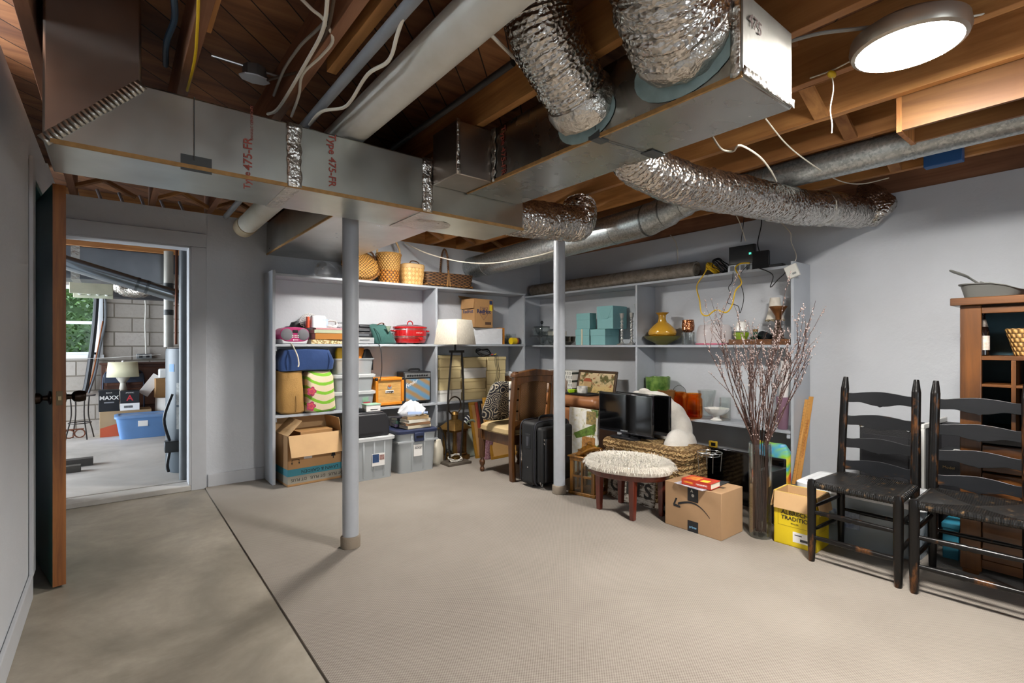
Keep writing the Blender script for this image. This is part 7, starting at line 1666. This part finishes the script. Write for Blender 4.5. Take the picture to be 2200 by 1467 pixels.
# ducts and pipes of the far room
t = T('foil_duct', 'dark foil faced square duct crossing the far room', 'duct', (-1.4, 5.85, 1.8), 0)
K().box(0, 3.2, 0, .35, 0, .29).o('trunk', foil('#8a8d92', .35, .1, 2, name='mat_duct_far'), t, bev=.006)
K().box(1.1, 1.16, -.003, .352, -.003, .292).o('seam_tape', FT, t, smooth=False); K().box(1.85, 1.92, -.003, .352, -.003, .1).o('seam_tape', FT, t, smooth=False)
t = T('metal_pipe', 'round galvanised metal pipe sloping down across the far room', 'pipe', (-1.2, 5.52, 2.16), 0)
K().cyl((0, 0, 0), (2.6, .02, -.78), .06, n=24).o('pipe', mk('#8f979d', .25, .9, var=0), t)
for x in (1.35, 1.42): K().cyl((x, .01, -.3*x), (x+.02, .01, -.3*x-.006), .062, n=24).o('seam_band', mk('#6d7478', .3, .9, var=0), t)
flex('flexible_duct', 'white insulated flexible duct in the far room', [(.0, 7.9, 2.15), (.05, 7.8, 2.0), (.15, 7.65, 1.92), (.3, 7.35, 1.92), (.45, 7.3, 2.05)], .12, .12)
t = tag(K().box(-.15, 2.6, 8.55, 8.65, 1.84, 1.94).o('black_pipe', mk('#2c2c2e', .5, var=0), bev=.01), 'black horizontal trunk under the joists at the far wall', 'pipe')
tag(K().cyl((-.1, 8.5, 1.985), (2.6, 8.5, 1.97), .02, n=12).o('white_pipe', PVC), 'thin white plastic pipe above the black trunk at the far wall', 'pipe')
t = T('tube_light', 'unlit tube light fixture hanging near the far window', 'light fixture', (-.19, 7.3, 1.83), 0)
K().box(-.17, .17, -.3, .3, .03, .1).o('housing', mk('#8f9272', .5, var=.1), t, bev=.006)
K().box(-.18, .18, -.31, -.3, -.07, .1).o('end_plate', mk('#b9bba4', .5), t, bev=.004); K().box(-.18, .18, .3, .31, -.07, .1).o('end_plate', mk('#b9bba4', .5), t, bev=.004)
for x in (-.12, -.04, .04, .12): K().cyl((x, -.299, -.02), (x, .299, -.02), .02, n=14).o('tube', mk('#e8eaea', .2, var=0), t)
K().cyl((-.1, 0, .1), (-.1, 0, .707), .003, n=6).cyl((.1, 0, .1), (.1, 0, .707), .003, n=6).o('hanger', DRK, t)
def farwire(px, r, m_, name, label, cat, y=8.86):
    P_ = [Py(u, v, y if len(q_) == 0 else q_[0]) for u, v, *q_ in px]; t0 = P_[0].copy()
    tag(K().tube([q-t0 for q in sm(P_, 6)], r, 8).o(name, m_, loc=t0), label, cat)
farwire([(208, 625), (204, 690), (196, 760), (185, 830), (178, 845)], .03, mk('#26282c', .5, var=0), 'drain_hose', 'black corrugated hose hanging beside the far window', 'hose', 8.8)
farwire([(226, 630), (226, 690), (214, 750), (205, 800), (190, 845)], .014, mk('#8a929a', .4), 'conduit', 'grey conduit running down right of the black hose', 'conduit')
farwire([(221, 690), (212, 740), (200, 800), (186, 845)], .008, mk('#b5682e', .5), 'orange_cable', 'orange brown cable hanging by the black hose', 'cable')
farwire([(310, 625), (313, 660), (312, 700), (314, 760)], .01, mk('#c4c2ba', .5), 'cable', 'grey cable running down the block wall to the outlet', 'cable')
farwire([(140, 770), (220, 769), (300, 764), (345, 762)], .003, WHT, 'cable', 'thin white cord stretched along the far block wall', 'cable', 8.75)
p = Py(310, 765, 8.87)
t = T('outlet_box', 'grey outlet box on the far block wall', 'outlet', p, 0)
K().box(-.09, .09, -.02, .02, -.035, .035).o('box', mk('#8c8f90', .4, .4), t, bev=.004)
for x in (-.04, .04): K().box(x-.02, x+.02, -.023, -.019, -.02, .02).o('socket', DRK, t)
# things on the far floor
BLB = mk('#5f86b8', .4, var=.06)
tub('storage_tub', 'blue plastic storage tub on the far room floor', (.31, 7.95, FZ), 0, .6, .36, .27, BLB, mk('#6f93c2', .4, var=.05), bot=.86).children
t = bpy.data.objects['storage_tub']; K().box(-.08, .02, -.176, -.172, .15, .22).o('label', WHT, t, smooth=False)
t = carton('cardboard_box', 'tan and orange cardboard box behind the blue tub', (.12, 8.32, FZ), 0, .53, .32, .32, mk('#a58a66', .75, var=.06))
K().prismy([(-.26, 0), (-.02, 0), (-.02, .18), (-.26, .11)], -.1612, -.16).o('orange_print', mk('#b8502c', .6, var=0), t, smooth=False)
t = carton('wine_box', 'black box lettered in white on the tan box, left of the lettered red one', (-.055, 8.25, FZ+.321), .03, .205, .18, .27, mk('#17191d', .45, var=.05), 'box', lid=.02)
txt('MAXX', .07, WHT, t, (0, -.0915, .17), RF, bold=.0015, sx=.95); txt('BLACK', .02, WHT, t, (0, -.0915, .235), RF); K().box(-.05, .05, -.0912, -.0905, .105, .12).o('print_bar', GREY, t, smooth=False)
t = carton('wine_box', 'black and white box with a red letter on the tan box', (.16, 8.25, FZ+.321), -.03, .2, .18, .25, mk('#1a1c20', .45, var=.05), 'box')
txt('A', .1, mk('#b82f3a', .5, var=0), t, (0, -.0915, .155), RF, bold=.002); K().box(-.1003, .1003, -.0912, -.05, .0, .09).o('white_band', WHT, t, smooth=False); K().box(-.06, .03, -.092, -.091, .03, .06).o('code_label', mk('#8a8a88', .6, var=.6, vs=100), t, smooth=False); txt('APOTHIC', .02, WHT, t, (0, -.0915, .225), RF)
t = T('table_lamp', 'table lamp with oval cream shade behind the black boxes', 'lamp', (.09, 8.42, FZ+.321), 0)
K().lathe([(.05, 0), (.055, .03), (.035, .06), (.03, .12), (.045, .24), (.03, .34), (.07, .4), (.075, .42), (.02, .44), (.008, .46), (.008, .6), (0, .6)], 24).o('base', mk('#b4aea2', .6, var=.15), t)
K().lathe([(.172, .42), (.155, .62)], 36, caps=(0, 0), sy=.6).o('shade', mk('#d8d4b4', .8, var=.05), t, solid=.004)
K().lathe([(.02, .6), (.015, .635), (0, .64)], 14).o('finial', WHT, t)
DWD = mk('#4a2a1e', .5, var=.2, vs=10)
t = T('dresser', 'dark brown dresser against the far block wall', 'dresser', (.36, 8.72, FZ), 0)
K().box(-.5, .5, -.13, .13, 0, .90).o('body', DWD, t, bev=.004); K().box(-.52, .52, -.15, .14, .90, .925).o('top', DWD, t, bev=.004)
for z in (.62, .34, .06):
    d = K().box(-.45, .45, -.142, -.13, z, z+.24).o('drawer', mk('#5e3826', .45, var=.2, vs=10), t, bev=.006)
    for s in (-1, 1): K().lathe([(.02, 0), (.02, .02), (0, .024)], 14).o('knob', OBZ, d, loc=(s*.2, -.142, z+.12)).rotation_euler = (PI/2, 0, 0)
t = T('lamp_shade', 'white drum lamp shade standing behind the blue tub', 'lamp shade', (.57, 8.34, FZ), 0)
K().lathe([(.15, 0), (.13, .45)], 32, caps=(0, 0)).o('drum', mk('#e2e0da', .7, var=.03), t, solid=.004)
t = carton('cardboard_box', 'tall brown carton beyond the white drum shade', (.69, 8.46, FZ), .1, .1, .2, .70, mk('#9a7448', .75, var=.08))
bpy.data.objects.remove(t.children[0]); K().bx(-.02, .0, 0, .24, .2, .70).o('body', mk('#9a7448', .75, var=.08), t, bev=.003)
t.location = (.57, 8.36, FZ+.452); t.children[0].scale = (1, .7, .37)
tag(K().bx(0, 0, 0, .2, .1, .13).o('white_appliance', mk('#d2d4d2', .35, var=.03), loc=(.57, 8.36, FZ+.712), bev=.02), 'white appliance on the brown carton near the water heater', 'appliance')
tag(K().box(-.06, .06, -.006, .006, 0, .3).o('white_board', mk('#e4e2de', .5, var=.03), loc=(.30, 8.36, FZ+.5)), 'white board leaning between table lamp and brown carton', 'board').rotation_euler = (-.1, .6, 0)
IR = mk('#2b2624', .5, .5, var=0)
t = T('plant_stand', 'wrought iron plant stand with round top near the far window', 'plant stand', (-.335, 8.2, FZ), 0)
K().lathe([(.15, .53), (.155, .55), (0, .552)], 28).o('top', mk('#8a8078', .5, var=.1), t)
K().tube([(.11*math.cos(a), .11*math.sin(a), .2) for a in [i*PI/12 for i in range(25)]], .006, 6).o('ring', IR, t)
for i in range(4):
    a = i*PI/2+.5; K().tube(sm([(.1*math.cos(a), .1*math.sin(a), .53), (.09*math.cos(a), .09*math.sin(a), .3), (.13*math.cos(a), .13*math.sin(a), .1), (.15*math.cos(a), .15*math.sin(a), 0)], 5), .007, 6).o('leg', IR, t)
t = T('cart_wheels', 'rusty iron stand with curled feet left of the plant stand', 'iron stand', (-.5, 8.3, FZ), 0)
for x in (-.06, .06, .16): K().tube([(x+.05*math.cos(a), 0, .055+.05*math.sin(a)) for a in [i*PI/10 for i in range(21)]], .007, 6).o('curl', mk('#6a3f2c', .6, .5, var=0), t)
K().tube([(-.1, 0, .11), (.2, 0, .11)], .008, 6).o('bar', mk('#6a3f2c', .6, .5, var=0), t)
p = Pz(160, 1008, FZ)
tag(K().bx(0, 0, 0, .3, .1, .07).o('timber_block', mk('#4a4642', .7, var=.2), loc=(p.x-.02, p.y+.15, FZ)), 'larger dark timber block on the far room floor', 'timber block')
tag(K().bx(0, 0, 0, .2, .08, .06).o('timber_block', mk('#54504a', .7, var=.2), loc=(p.x-.05, p.y-.12, FZ)), 'smaller dark timber block nearer the doorway', 'timber block')
for i in range(2):
    t = T('folding_chair', ('dark folding chair leaning left against the dresser', 'dark folding chair leaning right against the dresser')[i], 'folding chair', (-.02+.24*i, 8.515, FZ), .0)
    K().tube(sm([(-.1, 0, 0), (-.1, .03, .6), (-.08, .035, .78), (0, .035, .82), (.08, .035, .78), (.1, .03, .6), (.1, 0, 0)], 5), .01, 8).o('frame', mk('#2a3040', .4, .5, var=0), t)
    K().box(-.09, .09, .02, .03, .66, .78).o('backrest', mk('#2c3446', .4, var=0), t, bev=.003)
for i in range(6):
    x = -.24+.14*i
    tag(K().tube(sm([(x, 5.2, 2.2), (x+.02, 5.22, 2.35), (x-.01, 5.3, 2.48)], 4), .012, 8).o('conduit', mk('#9aa4b0', .3, .7, var=0)), ('leftmost', 'second', 'third', 'fourth', 'fifth', 'rightmost')[i]+' grey conduit end rising above the doorway wall top', 'conduit')
